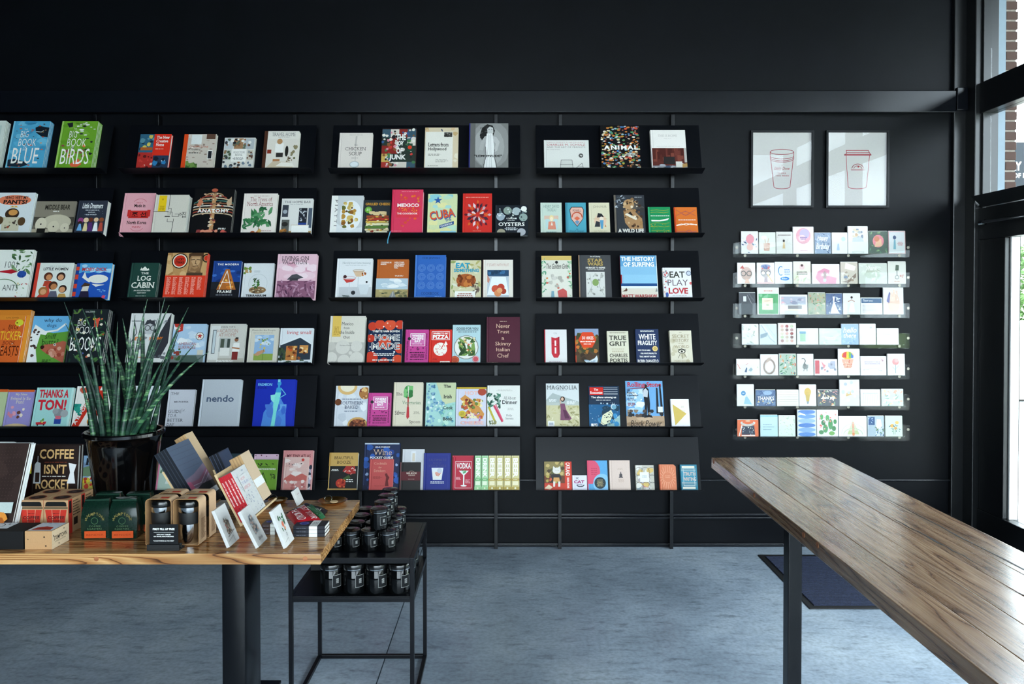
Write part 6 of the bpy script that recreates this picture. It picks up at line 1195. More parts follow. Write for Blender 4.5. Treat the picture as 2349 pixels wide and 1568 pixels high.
c(1, 1736, 1777.5, 603, 'e0dede', [C(.5, .56, .3, 'b0a4a4', .26), C(.36, .52, .12, 'e6e2c8'), C(.64, .52, .12, 'e6e2c8'), O(.36, .52, .12, .03, '5a5c70'), O(.64, .52, .12, .03, '5a5c70'), C(.5, .84, .28, '8a90b0', .1), N(207, 8, ['c86a70', '5a6a98'], .28, .72, .74, .9, .05, .08), P('a89098', (.4, .08), (.62, .08), (.58, .32), (.44, .32)), L('e0b878', .05, (.6, .46), (.94, .02)), R(0, 0, 1, .08, 'd8b0b0')], 'white card of a masked face and a yellow stick')
c(1, 1777.5, 1818.6, 601, 'd8dbe2', [O(.34, .6, .14, .05, '4a88c0', .2, 12, 60, 300), C(.56, .24, .26, '3a80c8', .09), B(.54, .4, .9, .7, 4, '8aa0c0', 1, 'l'), T('Yay', .4, .2, .72, .28, WH, 'i')], 'white card with blue headphones')
c(1, 1819.6, 1860.7, 600, 'd9d4c2', [C(.5, .76, .16, 'd8b8b8', .13), C(.5, .84, .07, '4a2a2c', .06), B(.1, .4, .9, .58, 2, '4a4a40'), leaves(208, ['c2c8a0', 'd8c0b0', 'a8b890'], 16, .05, .02, .95, .36)], 'cream floral card with handwritten lines')
c(1, 1862.7, 1926.7, 605.7, 'e8dbe0', [P('d890a8', (.12, .3), (.2, .62), (.44, .8), (.64, .7), (.62, .4), (.9, .3), (.86, .0), (.3, .0)), P('a88a8a', (.36, .46), (.46, .66), (.56, .46), (.46, .2)), lambda k: star(k, .38, .46, .07, 'f4f0ee'), lambda k: star(k, .56, .46, .07, 'f4f0ee'), C(.46, .18, .06, 'c8d4dc')], 'wide white card with a pink haired figure and stars')
c(1, 1928, 1968.5, 601, 'c9bcae', [P('e8e0d6', (.3, .98), (.9, .8), (.8, .6), (.24, .7)), C(.3, .3, .12, '5a6a88', .09), P('8a7468', (.1, .1), (.5, .2), (.9, .5), (.9, .3), (.4, .02)), N(209, 8, ['a08a78', 'd8ccc0'], .1, .1, .9, .6, .06, .1)], 'taupe card with a blue blossom')
c(1, 1970, 2036, 604, 'cdd0c6', [C(.5, .5, .3, 'b5bba8', .26), T('Thank', .26, .66, .66, .88, 'eceee6', 'I'), T('you', .42, .1, .7, .32, 'eceee6', 'I'), leaves(210, ['bcc2b0', 'd8dcd0'], 14)], 'wide sage card with pale lettering')
c(1, 2037, 2079, 600, 'd8d6cc', [P('4a5a48', (.4, .6), (.44, .86), (.62, .84), (.6, .6)), R(.48, .36, .52, .6, '3a3a38'), O(.5, .3, .1, .03, '4a3a34', .08), N(211, 5, ['b85a4a', 'c88a7a'], .62, .3, .86, .44, .04, .06), B(.34, .06, .64, .16, 1, 'c8907a')], 'cream card with a dark green bottle')
c(2, 1695, 1734, 671, '3c3f46', [R(.26, .6, .44, .84, 'cfd0d0'), L('b0b2b6', .015, (.5, .9), (.9, .3)), L('8a8c92', .01, (.6, .95), (.95, .6)), R(0, 0, 1, .5, '4a4e54')], 'black card with a small grey window')
c(2, 1737, 1788, 660, 'd9dcd4', [R(.06, .02, .96, .78, '4f9a64'), N(212, 12, ['5fa874', '3f8a54', '78b488'], .1, .06, .9, .74, .08, .14), R(.22, .18, .72, .62, 'ecdcc0'), T('HAPPY', .32, .48, .62, .54, 'a05a50', 's'), C(.47, .36, .08, 'b0b090', .04), T('BIRTHDAY', .28, .22, .66, .27, 'a05a50', 's'), B(.3, .86, .7, .92, 1, 'c86a5a')], 'tall green birthday card with a cream label')
c(2, 1788, 1853, 676, 'dad8da', [R(.06, .5, .94, .92, 'a8aab8'), N(213, 14, ['8a8ca0', 'c8b8c0', 'd8a8b0'], .08, .52, .92, .9, .05, .1, .5), R(.06, .2, .94, .42, 'ece8e8'), R(.3, .28, .8, .46, '8a8486'), R(.3, .2, .7, .26, 'e8dcb8')], 'wide pale card with a grey pink landscape')
c(2, 1853.5, 1894.4, 671, '9aa088', [leaves(214, ['5a7a4a', 'c88a70', '3a5a38', 'd8c8b0', 'b5a878', '7a9a6a'], 50, .04, .03, .96, .97, .06, .11)], 'green card covered in leaves and coral flowers')
c(2, 1895, 1933, 673, '4a5f88', [leaves(215, ['3a4f78', '6a84a8', 'c8d0d8', '2a3c60'], 44), P('e6e8ec', (.4, .86), (.54, .86), (.5, .6), (.8, .04), (.24, .04), (.44, .6))], 'navy leafy card with a white gown')
c(2, 1934, 1974.3, 673, 'd8d7d8', [C(.5, .82, .07, '3a2c28', .06), L('b08a78', .05, (.3, .62), (.5, .7), (.66, .62)), P('eceaea', (.3, .1), (.7, .1), (.62, .56), (.44, .56))], 'pale card of a figure in a white dress')
c(2, 1974.3, 2025, 682.7, 'dde0e0', [R(.03, .68, .97, .97, '33567a'), T('Thank you', .1, .74, .56, .9, 'e6ecf0', 'i'), B(.08, .1, .9, .6, 6, 'b8a8b0', 2, 'l')], 'short white card with a blue top strip')
c(2, 2026, 2073.6, 660, 'd8d6d6', [C(.52, .42, .3, 'd8b8a4', .4), R(.34, .5, .44, .86, 'e0c4b0'), R(.48, .5, .58, .94, 'e0c4b0'), R(.62, .5, .72, .9, 'd8b8a4'), P('6a6a9a', (.16, .5), (.3, .86), (.36, .8), (.3, .42)), N(216, 16, ['f6f2e8', 'e8e0d0'], .36, .5, .74, .9, .015, .025)], 'tall card of a raised dotted hand')
c(3, 1701.5, 1741, 743.4, 'dfe0e2', [leaves(217, ['b8c0b8', 'd0d4d0', 'a8b0a0'], 22), B(.3, .04, .7, .1, 1, 'a8b0b0')], 'white card with a faint leafy wreath')
c(3, 1742, 1783, 743.4, 'c9d0d8', [L('a0a8b2', .03, (.1, .96), (.6, .3), (.9, .1)), L('e6eaee', .04, (.2, .96), (.75, .3)), L('b0b8c0', .02, (.4, .98), (.9, .4)), P('8a9aa8', (.05, .5), (.5, .6), (.4, .4), (.05, .3))], 'glossy grey blue wrapped card')
c(3, 1785, 1827, 741, 'e4dfda', [C(.22 + .27 * i, .86 - .17 * j, .09, ['d8a8a0', 'b08a88', 'c8b0a0', 'a05a5a', 'd8c8b8', '8a6a68', 'c0c8a8'][(i * 3 + j * 2) % 7]) for i in range(3) for j in range(5)], 'white card with rows of coloured dots')
c(3, 1828, 1878, 753, 'dcdedb', [R(.14, .2, .4, .8, 'a8c8b0'), R(.12, .68, .42, .82, '7aa0b8'), C(.7, .5, .16, 'eae6d8', .24)], 'short wide card with a green jar')
c(3, 1879, 1931, 753, 'ced4cd', [N(218, 20, ['c2cac0', 'd8dcd4'], .04, .04, .96, .96, .08, .14, .5), B(.2, .3, .8, .5, 2, 'e4e8e2')], 'short wide pale sage card')
c(3, 1930, 1970.4, 743, '9db4d2', [T('hello', .1, .58, .9, .84, 'eef2f6', 'I'), T('there', .12, .34, .86, .56, 'eef2f6', 'I'), leaves(219, ['8aa4c6', 'c2d0c0', 'b0c4dc'], 14, .05, .03, .95, .34)], 'blue card with white looping script')
c(3, 1971, 2010, 743, 'dddbdc', [C(.7, .84, .08, 'b8b8c0', .05), L('d8c8bc', .02, (.3, .1), (.4, .5)), L('d8c8bc', .02, (.5, .1), (.6, .44))], 'nearly blank white card with a small bird')
c(3, 2011.5, 2062.4, 753, 'dcdcde', [L('c8ccd0', .012, (.1, .1), (.5, .7)), L('c8ccd0', .012, (.5, .1), (.9, .6)), B(.2, .6, .7, .8, 2, 'c2c4ca')], 'short white card with faint grey script')
c(4, 1689, 1744, 823.4, 'e0dfe2', [P('4a5a78', (.34, .2), (.42, .5), (.46, .46), (.44, .18)), P('9aa8b0', (.5, .3), (.62, .5), (.7, .36), (.62, .22)), L('c86a60', .02, (.4, .66), (.5, .74)), L('d87a6a', .03, (.04, .7), (.16, .4)), C(.9, .5, .03, 'c8c8a8')], 'short white card with two small birds')
c(4, 1744, 1786, 813, 'e0dddc', [O(.5, .42, .3, .1, 'b09a90', .34), P('c0aa9c', (.3, .5), (.4, .84), (.62, .88), (.56, .76), (.42, .6)), C(.5, .42, .2, 'e2dfde', .24), L('a89488', .03, (.3, .1), (.36, .2)), L('a89488', .03, (.66, .1), (.6, .2))], 'white card with a feathered oval wreath')
c(4, 1787, 1827.4, 811.7, 'a8b8a8', [leaves(220, ['d88a4a', '4a7a5a', 'e0b8b0', '3a5a6a', 'c86a5a', '6a9a78', 'e6e2d8'], 40, .04, .03, .96, .97, .07, .14)], 'bright card of tropical leaves and orange fruit')
c(4, 1828.4, 1867, 812, 'd9d9d6', [C(.5, .4, .18, '8a8c8a', .12), C(.46, .5, .09, '6a6c6a', .07), O(.36, .68, .14, .04, '2a2a2a', .12, 10, -60, 120), L('3a3a3a', .03, (.42, .3), (.4, .2)), L('3a3a3a', .03, (.6, .3), (.6, .2)), N(221, 10, ['3a3a3a'], .36, .34, .66, .5, .015, .03)], 'pale grey card with a black ink animal')
c(4, 1868, 1921.4, 824, 'e0dade', [R(.03, .1, .22, .94, 'c04a54'), P('d88a90', (.3, .9), (.5, .6), (.4, .4)), R(.6, .4, .92, .9, 'a8a8b8'), N(222, 12, ['c8505c', '8a8a98', 'e8c8cc'], .3, .1, .95, .9, .04, .08)], 'short white card with red and grey houses')
c(4, 1922.4, 1973.3, 800.5, 'dcdad4', [C(.44, .76, .28, 'd8b03a', .15), P('c83a34', (.18, .7), (.26, .88), (.42, .9), (.4, .66)), P('d8c03a', (.4, .9), (.52, .9), (.5, .66), (.38, .66)), P('6aa04a', (.5, .9), (.62, .86), (.62, .66), (.5, .66)), P('4a70b0', (.6, .86), (.72, .74), (.7, .66), (.6, .66)), P('d8a08a', (.16, .62), (.72, .62), (.6, .28), (.28, .28)), N(223, 16, ['c86a54', 'e0c0a8'], .24, .3, .64, .6, .02, .04)], 'tall card of a rainbow shaved ice cup')
c(4, 1974, 2034, 817, 'd8d5e0', [B(.06, .56, .86, .76, 2, 'a8a0c0'), L('b0a8c8', .01, (.1, .3), (.86, .4)), P('b09098', (.8, .9), (.92, .76), (.84, .72)), N(224, 8, ['b8b0cc'], .1, .2, .9, .3, .02, .03)], 'short lilac card with a line of script')
c(4, 2036, 2076.7, 811.7, 'd6d7d2', [C(.46, .64, .2, 'd88a88', .16), C(.52, .7, .12, 'e0a8a4', .1), L('6a8a90', .03, (.46, .5), (.46, .1)), L('8aa8b0', .02, (.46, .3), (.66, .46)), L('8aa8b0', .02, (.46, .24), (.28, .4))], 'pale card with a single pink flower')
c(5, 1690, 1730.5, 882, 'dbdfe2', [C(.38, .6, .14, '4a84b0'), T('Hi', .32, .57, .44, .63, 'e6eef2', 'i'), P('9ac0d8', (.4, .1), (.5, .44), (.62, .42), (.9, .06)), L('8ab0c8', .02, (.54, .5), (.76, .24))], 'white card with a blue balloon and whale')
c(5, 1733, 1780, 894, '4a6288', [N(225, 20, ['3a5078', '6a84a8', '5a7498'], .05, .05, .95, .95, .08, .16), C(.6, .82, .22, '8aa4c2', .14), T('THANKS', .1, .36, .92, .6, 'eef2f4', 'b', sp=.05), N(226, 14, ['c8d4e0', 'd8b87a'], .1, .06, .9, .34, .02, .04)], 'navy thanks card with white capitals')
c(5, 1782, 1832.7, 894, 'e0dcd8', [L('c8b8a8', .02, (.04, .12 + .15 * i), (.96, .12 + .15 * i)) for i in range(6)], 'short cream card with fine ruled lines')
c(5, 1833, 1873.4, 882, 'd9d9dc', [C(.5, .66, .2, 'c8a85a', .2), P('c0a050', (.36, .56), (.64, .56), (.58, .2), (.42, .2)), P('8a9298', (.44, .22), (.58, .22), (.54, .1), (.46, .1)), L('8a6a2c', .02, (.42, .62), (.58, .62))], 'grey card with a gold hot air balloon')
c(5, 1875.4, 1925.3, 894, '4a4e58', [leaves(227, ['e0a070', 'e6dcc8', '7a9a78', 'c88a8a', '33363e', 'd8b880'], 44, .04, .04, .96, .96, .06, .1), T('thank you', .2, .36, .8, .64, 'f4f2ea', 'I')], 'dark floral card with cream script')
c(5, 1926, 1972.7, 871, 'cfd0d2', [C(.3, .84, .08, 'a8b0c2'), C(.6, .9, .08, 'b8bcc8'), P('c8a878', (.3, .36), (.64, .44), (.6, .56), (.34, .5)), N(228, 10, ['e6e8ea', 'b8bcc0', 'dcd8d0'], .1, .1, .9, .8, .06, .12)], 'tall grey card in a crinkled sleeve')
c(5, 1974, 2020, 893, 'd8d8de', [L('c2c2d0', .02, (.1 + .12 * i, .1), (.14 + .12 * i, .7)) for i in range(7)] + [B(.1, .7, .9, .84, 1, 'b8b8ca')], 'short lilac white card with drooping stems')
c(5, 2022, 2073, 892, 'c5cfc4', [leaves(229, ['9ab0a0', 'dfe2d8', 'd8a890', '7a9a98', 'e0d0a0'], 36), T('Congrats', .12, .24, .8, .42, 'f4f4ee', 'I')], 'short mint floral card with white script')
c(6, 1691, 1740.7, 962.5, 'd86a40', [P('33384a', (.2, .1), (.22, .62), (.8, .66), (.84, .1)), N(230, 22, ['5a6078', 'a0a4b0', 'e0dcd0'], .24, .08, .8, .6, .015, .035), O(.5, .86, .3, .1, 'eee6dc', .18, 12, 190, 350), P('eee6dc', (.06, .02), (.1, .02), (.24, .66), (.2, .7)), C(.5, .94, .12, 'd8a888', .06), R(.2, .02, .84, .08, 'eee6dc')], 'orange card of a dark starry apron')
c(6, 1744, 1785, 951.7, 'b8cfd4', [R(0, .93, 1, 1, '8ac0d0')] + [B(.16, .3 + .12 * i, .8, .36 + .12 * i, 1, '8aa0a8', i, 'l') for i in range(3)], 'pale blue list card with three lines')
c(6, 1786, 1825.5, 952.7, 'cfd6cc', [leaves(231, ['b8c4a8', 'd8c8b0', 'a8b8a0', 'c2ccc0'], 40, .04, .03, .96, .97, .04, .08)], 'pale green card with tiny sprigs')
c(6, 1829, 1873.5, 940, 'c2c9d6', [C(.5, .08 + .17 * i, .46, ['5a84c0', '7a9cd0', '4a74b4', '8aa8d8', '6a90c8', '5a80bc'][i], .085) for i in range(6)] + [P('dde4ee', (.1, .92), (.4, .84), (.46, .78), (.16, .84))], 'tall blue card of stacked folded cloth')
c(6, 1874, 1923.4, 940, 'd6d4d8', [C(.2, .16, .12, '3f7a4a', .08), C(.4, .3, .12, '4a8a54', .16), C(.3, .52, .1, '3a7048', .1), C(.64, .46, .11, '4a8a54', .2), C(.5, .7, .09, '5a9a5e', .12), C(.8, .3, .1, '3f7a4a', .1), C(.7, .12, .14, '6a9a50', .08), C(.86, .56, .08, '4a8a54', .09), C(.22, .74, .08, '5a9a5e', .11), N(232, 16, ['c8504a', 'd87a70', 'e0a09a'], .12, .2, .9, .92, .03, .05)], 'tall card of green prickly pear cactus')
c(6, 1924.4, 1989, 954.6, 'dcdcdc', [P('b8bc90', (.3, .1), (.5, .84), (.74, .1)), P('c8ccb0', (.36, .3), (.5, .84), (.66, .3)), L('d8a088', .08, (.51, .66), (.52, .06)), O(.51, .1, .34, .02, 'b8c0a0', .3, 14, 0, 180), C(.52, .12, .05, 'd88a5a', .06), O(.51, .14, .42, .012, 'c2c8b8', .5, 14, 0, 180)], 'wide white card with a green and pink fan')
c(6, 1990, 2029, 953.7, 'a8b4bc', [R(.06, .56, .44, .96, '2f4f78'), N(233, 12, ['8aa4c0', '3f6088'], .08, .58, .42, .94, .03, .05), P('dcd8c2', (.5, .4), (.56, .86), (.8, .84), (.88, .5), (.7, .36)), R(.06, .04, .5, .54, '9aa8b4'), leaves(234, ['4a6a88', '5a7a50', 'c8d0d0', '33506a'], 24, .4, .04, .96, .5)], 'blue patchwork card with a cream figure')
c(6, 2031, 2071, 953.7, 'c3d5c2', [C(.4, .52, .12, 'd8a048', .09), C(.68, .68, .11, 'e0b060', .08), C(.6, .4, .1, 'd89a40', .07), leaves(235, ['4a6a7a', '6a8a78', '3a5a68'], 12, .15, .24, .9, .6, .06, .1), L('5a7a60', .02, (.5, .4), (.48, .1)), L('5a7a60', .02, (.6, .4), (.56, .1))], 'mint card with orange flowers')
# ================================================================ tables
def plank_table(name, label, lo, hi, z1, thick, n, along, mat, seed, ends=None):
    """A top of n boards side by side, each board a part; `along` is the axis of the grain."""
    t = thing(name, label, 'table', ((lo[0] + hi[0]) / 2, (lo[1] + hi[1]) / 2, 0))
    rnd = random.Random(seed)
    cuts = [0] + sorted(rnd.uniform(-.12, .12) / n + (i + 1) / n for i in range(n - 1)) + [1]
    L_ = hi[along] - lo[along]; ac = 1 - along; W_ = hi[ac] - lo[ac]
    for i in range(n):
        a, b = -W_ / 2 + cuts[i] * W_, -W_ / 2 + cuts[i + 1] * W_
        m_ = MB(); dz = rnd.uniform(-.0006, .0006)
        m_.cbox((-L_ / 2, (a - b) / 2 + .0003, -thick), (L_ / 2, (b - a) / 2 - .0003, dz), .0022)
        o = m_.build('plank', mat, t)
        o.rotation_euler = (0, 0, 0 if along == 0 else math.pi / 2)
        o.location = (0, (a + b) / 2, z1) if along == 0 else ((a + b) / 2, 0, z1)
    return t
# --- gift table
ZT = .76
yf, yb = onz(737, 1269, ZT).y, onz(824, 1146, ZT).y
xr = (onz(737, 1269, ZT).x + onz(824, 1146, ZT).x) / 2
THK = .037
lt = plank_table('gift_table', 'honey-coloured plank table carrying gifts and the potted plant', (-2.75, yf), (xr, yb), ZT, THK, 5, 0, 'woodl', 4)
cx, cy = lt.location.x, lt.location.y
def plug(t, x, y, z, r, mat, nx=0):
    m_ = MB(); q = [(r * math.cos(k * math.pi / 6), r * math.sin(k * math.pi / 6)) for k in range(12)]
    if nx: m_.prism(q, 0, -.0008, .004)
    else: m_.prism(q, 1, -.0008, .004)
    o = m_.build('wood_plug', mat, t, loc=(x, y, z)); return o
M['plug'] = wood_mat('plug_wood', hx('5a2c16'), hx('9a5a34'), hx('b87a50'), 0.4, 9)
for px in (221, 700):
    p = ony(px, 1281, yf); plug(lt, p.x - cx, yf - cy, p.z, .008, 'plug')
yl = onz(604, 1440, 0).y
xlg0, xlg1 = ony(507, 1296, yf + .25).x, ony(562, 1296, yf + .25).x
for dx in (0, -1.25):
    m_ = MB(); m_.cbox((xlg0 + dx - cx, yf + .25 - cy, .012), (xlg1 + dx - cx, yf + .43 - cy, ZT - THK - .006), .012); m_.build('leg', 'satin', lt, smooth=True)
    m_ = MB(); m_.cbox((xlg0 + dx - cx - .01, yf + .04 - cy, 0), (xlg1 + dx - cx + .012, yb - .02 - cy, .012), .003); m_.build('foot_plate', 'steel', lt)
    m_ = MB(); m_.cbox((xlg0 + dx - cx - .03, yf + .1 - cy, ZT - THK - .006), (xlg1 + dx - cx + .03, yb - .06 - cy, ZT - THK - .0004), .001); m_.build('top_plate', 'steel', lt)
m_ = MB(); p = ony(460, 1300, yf + .12)
m_.prism([(-.018, ZT - THK - .0005), (.018, ZT - THK - .0005), (.004, ZT - THK - .019), (-.004, ZT - THK - .019)], 1, yf + .12 - cy, yf + .126 - cy)
o = m_.build('bracket', 'steel', lt); o.location.x = p.x - cx

# --- long counter table by the window
ZR = .83; THR = .051
e0, e1 = onz(1630.5, 1047.5, ZR), onz(1911, 1049.5, ZR)
rt = plank_table('counter_table', 'long weathered plank counter with dark cracks by the shop window', (e0.x, .55), (e1.x, (e0.y + e1.y) / 2), ZR, THR, 5, 1, 'woodr', 12)
cx2, cy2 = rt.location.x, rt.location.y
for px, py in ((1637, 1057), (1730, 1135), (1843, 1226), (1875, 1250)):
    d = onx(px, py, e0.x); plug(rt, e0.x - cx2, d.y - cy2, min(ZR - .012, max(ZR - THR + .01, d.z)), .010, 'plug', 1)
# open cracks in the boards
for k, (x0, y0, x1, y1, wd) in enumerate(((.80, 1.0, .84, -.5, .007), (.62, .6, .66, .05, .009), (.60, -.05, .67, -.7, .012), (.3, 1.5, .32, 1.2, .004))):
    rnd = random.Random(k); n = 14; wdt = e1.x - e0.x; m_ = MB(); top = []; bot = []
    for i in range(n + 1):
        f = i / n; x = -wdt / 2 + (x0 + (x1 - x0) * f) * wdt + rnd.uniform(-.004, .004); y = y0 + (y1 - y0) * f
        h_ = wd * .5 * math.sin(math.pi * min(.97, max(.03, f))) * rnd.uniform(.4, 1)
        top.append((x + h_, y, ZR + .0009)); bot.append((x - h_, y, ZR + .0009))
    for i in range(n): m_.face([bot[i], bot[i + 1], top[i + 1], top[i]])
    o = m_.build('crack', 'rubber', rt, fix=False)
ylg = 2.75
for yy in (ylg, 1.1):
    xa = ony(1808.5, 1400, yy).x if yy == ylg else xa0
    if yy == ylg: xa0 = xa
    for x, y2 in ((xa, yy), (e1.x - .09, yy - .85 if yy == ylg else yy)):
        m_ = MB(); m_.cbox((x - cx2, y2 - cy2, .0), (x + .05 - cx2, y2 + .055 - cy2, ZR - THR - .001), .005); m_.build('leg', 'satin', rt)
    m_ = MB(); m_.cbox((xa + .05 - cx2, yy - cy2 + .005, ZR - THR - .05), (e1.x - .09 - cx2, yy + .05 - cy2, ZR - THR - .001), .004); m_.build('cross_bar', 'satin', rt)

# --- door mat
a, b = onz(1738, 1273, 0), onz(1858, 1397, 0)
mt = thing('door_mat', 'dark blue ribbed entrance mat with a black rubber border', 'mat', ((a.x + b.x) / 2 + .4, (a.y + b.y) / 2, 0))
mw, md = .47 + .0, (a.y - b.y) / 2
x0 = (a.x + b.x) / 2 - mt.location.x
M['mat'] = plain('navy_mat_pile', '222a42', 0.95, vary=0.45, scale=150, bump=0.5)
m_ = MB(); m_.cbox((x0, -md, 0), (x0 + 1.25, md, .005), .002); m_.build('border', 'rubber', mt)
m_ = MB(); nr = 46
m_.box((x0 + .035, -md + .035, .005), (x0 + 1.215, md - .035, .007))
for i in range(nr):
    y = -md + .04 + (2 * md - .08) * i / nr
    m_.box((x0 + .036, y, .007), (x0 + 1.214, y + (2 * md - .08) / nr * .6, .010))
o = m_.build('ribbed_pile', 'mat', mt); o['kind'] = 'stuff'

# --- black steel stand beside the gift table
ZS = .605
fl = onz(661, 1279, ZS); fr_ = onz(946, 1279, ZS); bb = onz(982, 1197, ZS)
sx0, sx1, sy0, sy1 = fl.x, (fr_.x + bb.x) / 2, fr_.y, bb.y
scx, scy = (sx0 + sx1) / 2, (sy0 + sy1) / 2
sd = thing('display_stand', 'low black steel stand of two shelves holding candle jars', 'stand', (scx, scy, 0))
hx_, hy_ = (sx1 - sx0) / 2, (sy1 - sy0) / 2
q = .016
ZM = onz(700, 1370, 0).z
ZM = CAMZ - (CAMZ - ZS) * (1368 - 680) / (1279 - 680)
for sx in (-1, 1):
    for sy in (-1, 1):
        m_ = MB(); x = sx * (hx_ - q / 2); y = sy * (hy_ - q / 2)
        m_.cbox((x - q / 2, y - q / 2, 0), (x + q / 2, y + q / 2, ZS), .0015); m_.build('leg', 'steel', sd)
for nm, z in (('top_shelf', ZS), ('lower_shelf', ZM)):
    m_ = MB(); m_.cbox((-hx_ + q + .0005, -hy_ + .001, z - .004), (hx_ - q - .0005, hy_ - .001, z), .001)
    m_.cbox((-hx_ + q, -hy_, z - .022), (hx_ - q, -hy_ + .003, z - .004), .001); m_.cbox((-hx_ + q, hy_ - .003, z - .022), (hx_ - q, hy_, z - .004), .001)
    for s in (-1, 1):
        m_.box((s * (hx_ - q / 2) - q / 2 + .0005, -hy_ + q + .0005, z - .022), (s * (hx_ - q / 2) + q / 2 - .0005, hy_ - q - .0005, z - .0002))
    m_.build(nm, 'steel', sd)
for sy in (-1, 1):
    m_ = MB(); y = sy * (hy_ - q / 2); m_.cbox((-hx_ + q, y - q / 2, 0), (hx_ - q, y + q / 2, q), .0015); m_.build('foot_bar', 'steel', sd)
for sx in (-1, 1):
    m_ = MB(); x = sx * (hx_ - q / 2); m_.cbox((x - q / 2, -hy_ + q, 0), (x + q / 2, hy_ - q, q), .0015); m_.build('foot_bar', 'steel', sd)

# --- candle jars
def jar(r, h, label, group):
    t = thing('candle_jar', label, 'candle jar', group=group)
    m_ = MB(); m_.lathe([(r * .9, 0), (r * .97, .002), (r, .007), (r, h * .78), (r * .96, h * .8)], 28); m_.build('glass', 'jar', t, smooth=True)
    m_ = MB(); m_.lathe([(r * 1.02, h * .8), (r * 1.03, h * .81), (r * 1.03, h * .835)], 28); m_.build('rim', 'chrome', t, smooth=True)
    m_ = MB(); m_.lathe([(r * 1.04, h * .835), (r * 1.05, h * .85), (r * 1.05, h * .96), (r * 1.0, h * .985), (r * .8, h * .985), (r * .7, h)], 28); m_.build('lid', 'lid', t, smooth=True)
    m_ = MB(); n = 6; a0, a1 = math.radians(-72), math.radians(-20); za, zb = h * .24, h * .64
    def patch(u0, u1, v0, v1, rr, col):
        for k in range(n):
            A = a0 + (a1 - a0) * (u0 + (u1 - u0) * k / n); Bq = a0 + (a1 - a0) * (u0 + (u1 - u0) * (k + 1) / n)
            m_.face([(rr * math.cos(A), rr * math.sin(A), za + (zb - za) * v0), (rr * math.cos(Bq), rr * math.sin(Bq), za + (zb - za) * v0), (rr * math.cos(Bq), rr * math.sin(Bq), za + (zb - za) * v1), (rr * math.cos(A), rr * math.sin(A), za + (zb - za) * v1)], hx(col))
    patch(0, 1, 0, 1, r + .0004, '8f8f8c'); patch(.035, .965, .035, .965, r + .0007, '121416')
    for i in range(5): patch(.36, .66, .66 - .08 * i, .70 - .08 * i, r + .001, 'a8a8a4')
    m_.build('label_sticker', 'matte', t, fix=False)
    return t
rs, hs = .0338, .083
ROWN = ['front rail', 'second', 'third', 'rear rail']
COLN = ["at the stand's outer edge", 'second from the outer edge', 'third from the outer edge', 'on the gift table side']
js = jar(rs, hs, 'small black candle jar on the stand top, bottom layer of the pile', 'small candle jars in the bottom layer')
first = True
x_right, y_front = onz(887, 1264, ZS).x, onz(887, 1264, ZS).y + .02
for i in range(4):
    for j in range(4):
        o = js if first else copy_tree(js); first = False
        o.location = (x_right - .071 * i, y_front + .102 * j, ZS + .0004)
        o['label'] = 'small candle jar, bottom layer, %s row, %s' % (ROWN[j], COLN[i])
for j in range(4):
    o = copy_tree(js); o['label'] = 'small candle jar in the upper layer of the pile, %s row' % ROWN[j]; o['group'] = 'small candle jars in the upper layer'
    o.location = (x_right - .0355, y_front + .008 + .1 * j, ZS + hs + .0008)
jb = jar(.0422, .118, 'large black candle jar on the lower shelf of the steel stand', 'large candle jars on the lower shelf')
xb, yb2 = onz(915, 1358, ZM).x, onz(915, 1360, ZM).y + .02
first = True
for i in range(4):
    for j in range(4):
        o = jb if first else copy_tree(jb); first = False
        o.location = (xb - .0885 * i, yb2 + .1 * j, ZM + .0004)
        o['label'] = 'large candle jar on the lower shelf, %s row, %s' % (ROWN[j], COLN[i])
pb = onz(716, 1335, ZM)
m_ = MB(); m_.cbox((-.055, 0, 0), (.02, .12, .1), .003); o = m_.build('storage_box', 'rubber'); o.location = (xb - .0885 * 3 - .085, yb2 + .22, ZM + .0004)
tag(o, 'plain black box at the back of the stand lower shelf', 'box')
# ================================================================ things on the gift table
def flat_at(mb, w, d, h):
    """Canvases for the front, right side and top of a box whose front left bottom corner is the origin."""
    front = Canvas(mb, lambda u, v, k: (u * w, -k, v * h), w, h)
    side = Canvas(mb, lambda u, v, k: (w + k, u * d, v * h), d, h)
    top = Canvas(mb, lambda u, v, k: (u * w, v * d, h + k), w, d)
    return front, side, top
# flat black gift box and kraft sample box at the front edge
p0, p1, p2 = onz(57, 1260, ZT), onz(119, 1260, ZT), onz(160, 1238, ZT)
hB = .062
t = thing('sample_box', 'kraft card sample box with black coffee bean spots', 'box', (p0.x, p0.y, ZT))
w_, d_ = p1.x - p0.x, .10
m_ = MB(); m_.cbox((0, 0, 0), (w_, d_, hB), .001, hx('bf9468'))
f_, s_, tp = flat_at(m_, w_, d_, hB)
f_.run([C(.12, .56, .02, '33261c'), C(.72, .68, .03, '33261c'), C(.78, .2, .03, '33261c')])
s_.run([R(0, 0, 1, 1, 'dcc3a2'), T('STUMPTOWN', .12, .42, .86, .66, '2a2622', 'b'), T('COFFEE ROASTERS', .16, .3, .8, .37, '2a2622', 'r'), C(.1, .7, .03, '3a3028'), C(.7, .84, .025, '3a3028'), C(.4, .16, .025, '3a3028')])
tp.run([R(.04, .06, .96, .96, 'dfe2e8'), N(301, 10, ['b8c0d0', 'c8ccd8'], .08, .5, .92, .92, .05, .1, .5), P('b83a28', (.14, .14), (.86, .14), (.8, .42), (.5, .52), (.2, .4)), B(.3, .2, .7, .34, 2, '7a2018')])
m_.build('carton', 'matte', t, fix=False)
t = thing('gift_box', 'flat black gift box with a white printed top', 'box', (p0.x - .225, p0.y, ZT))
m_ = MB(); m_.cbox((0, 0, 0), (.22, d_, hB), .0015, hx('151516'))
f_, s_, tp = flat_at(m_, .22, d_, hB)
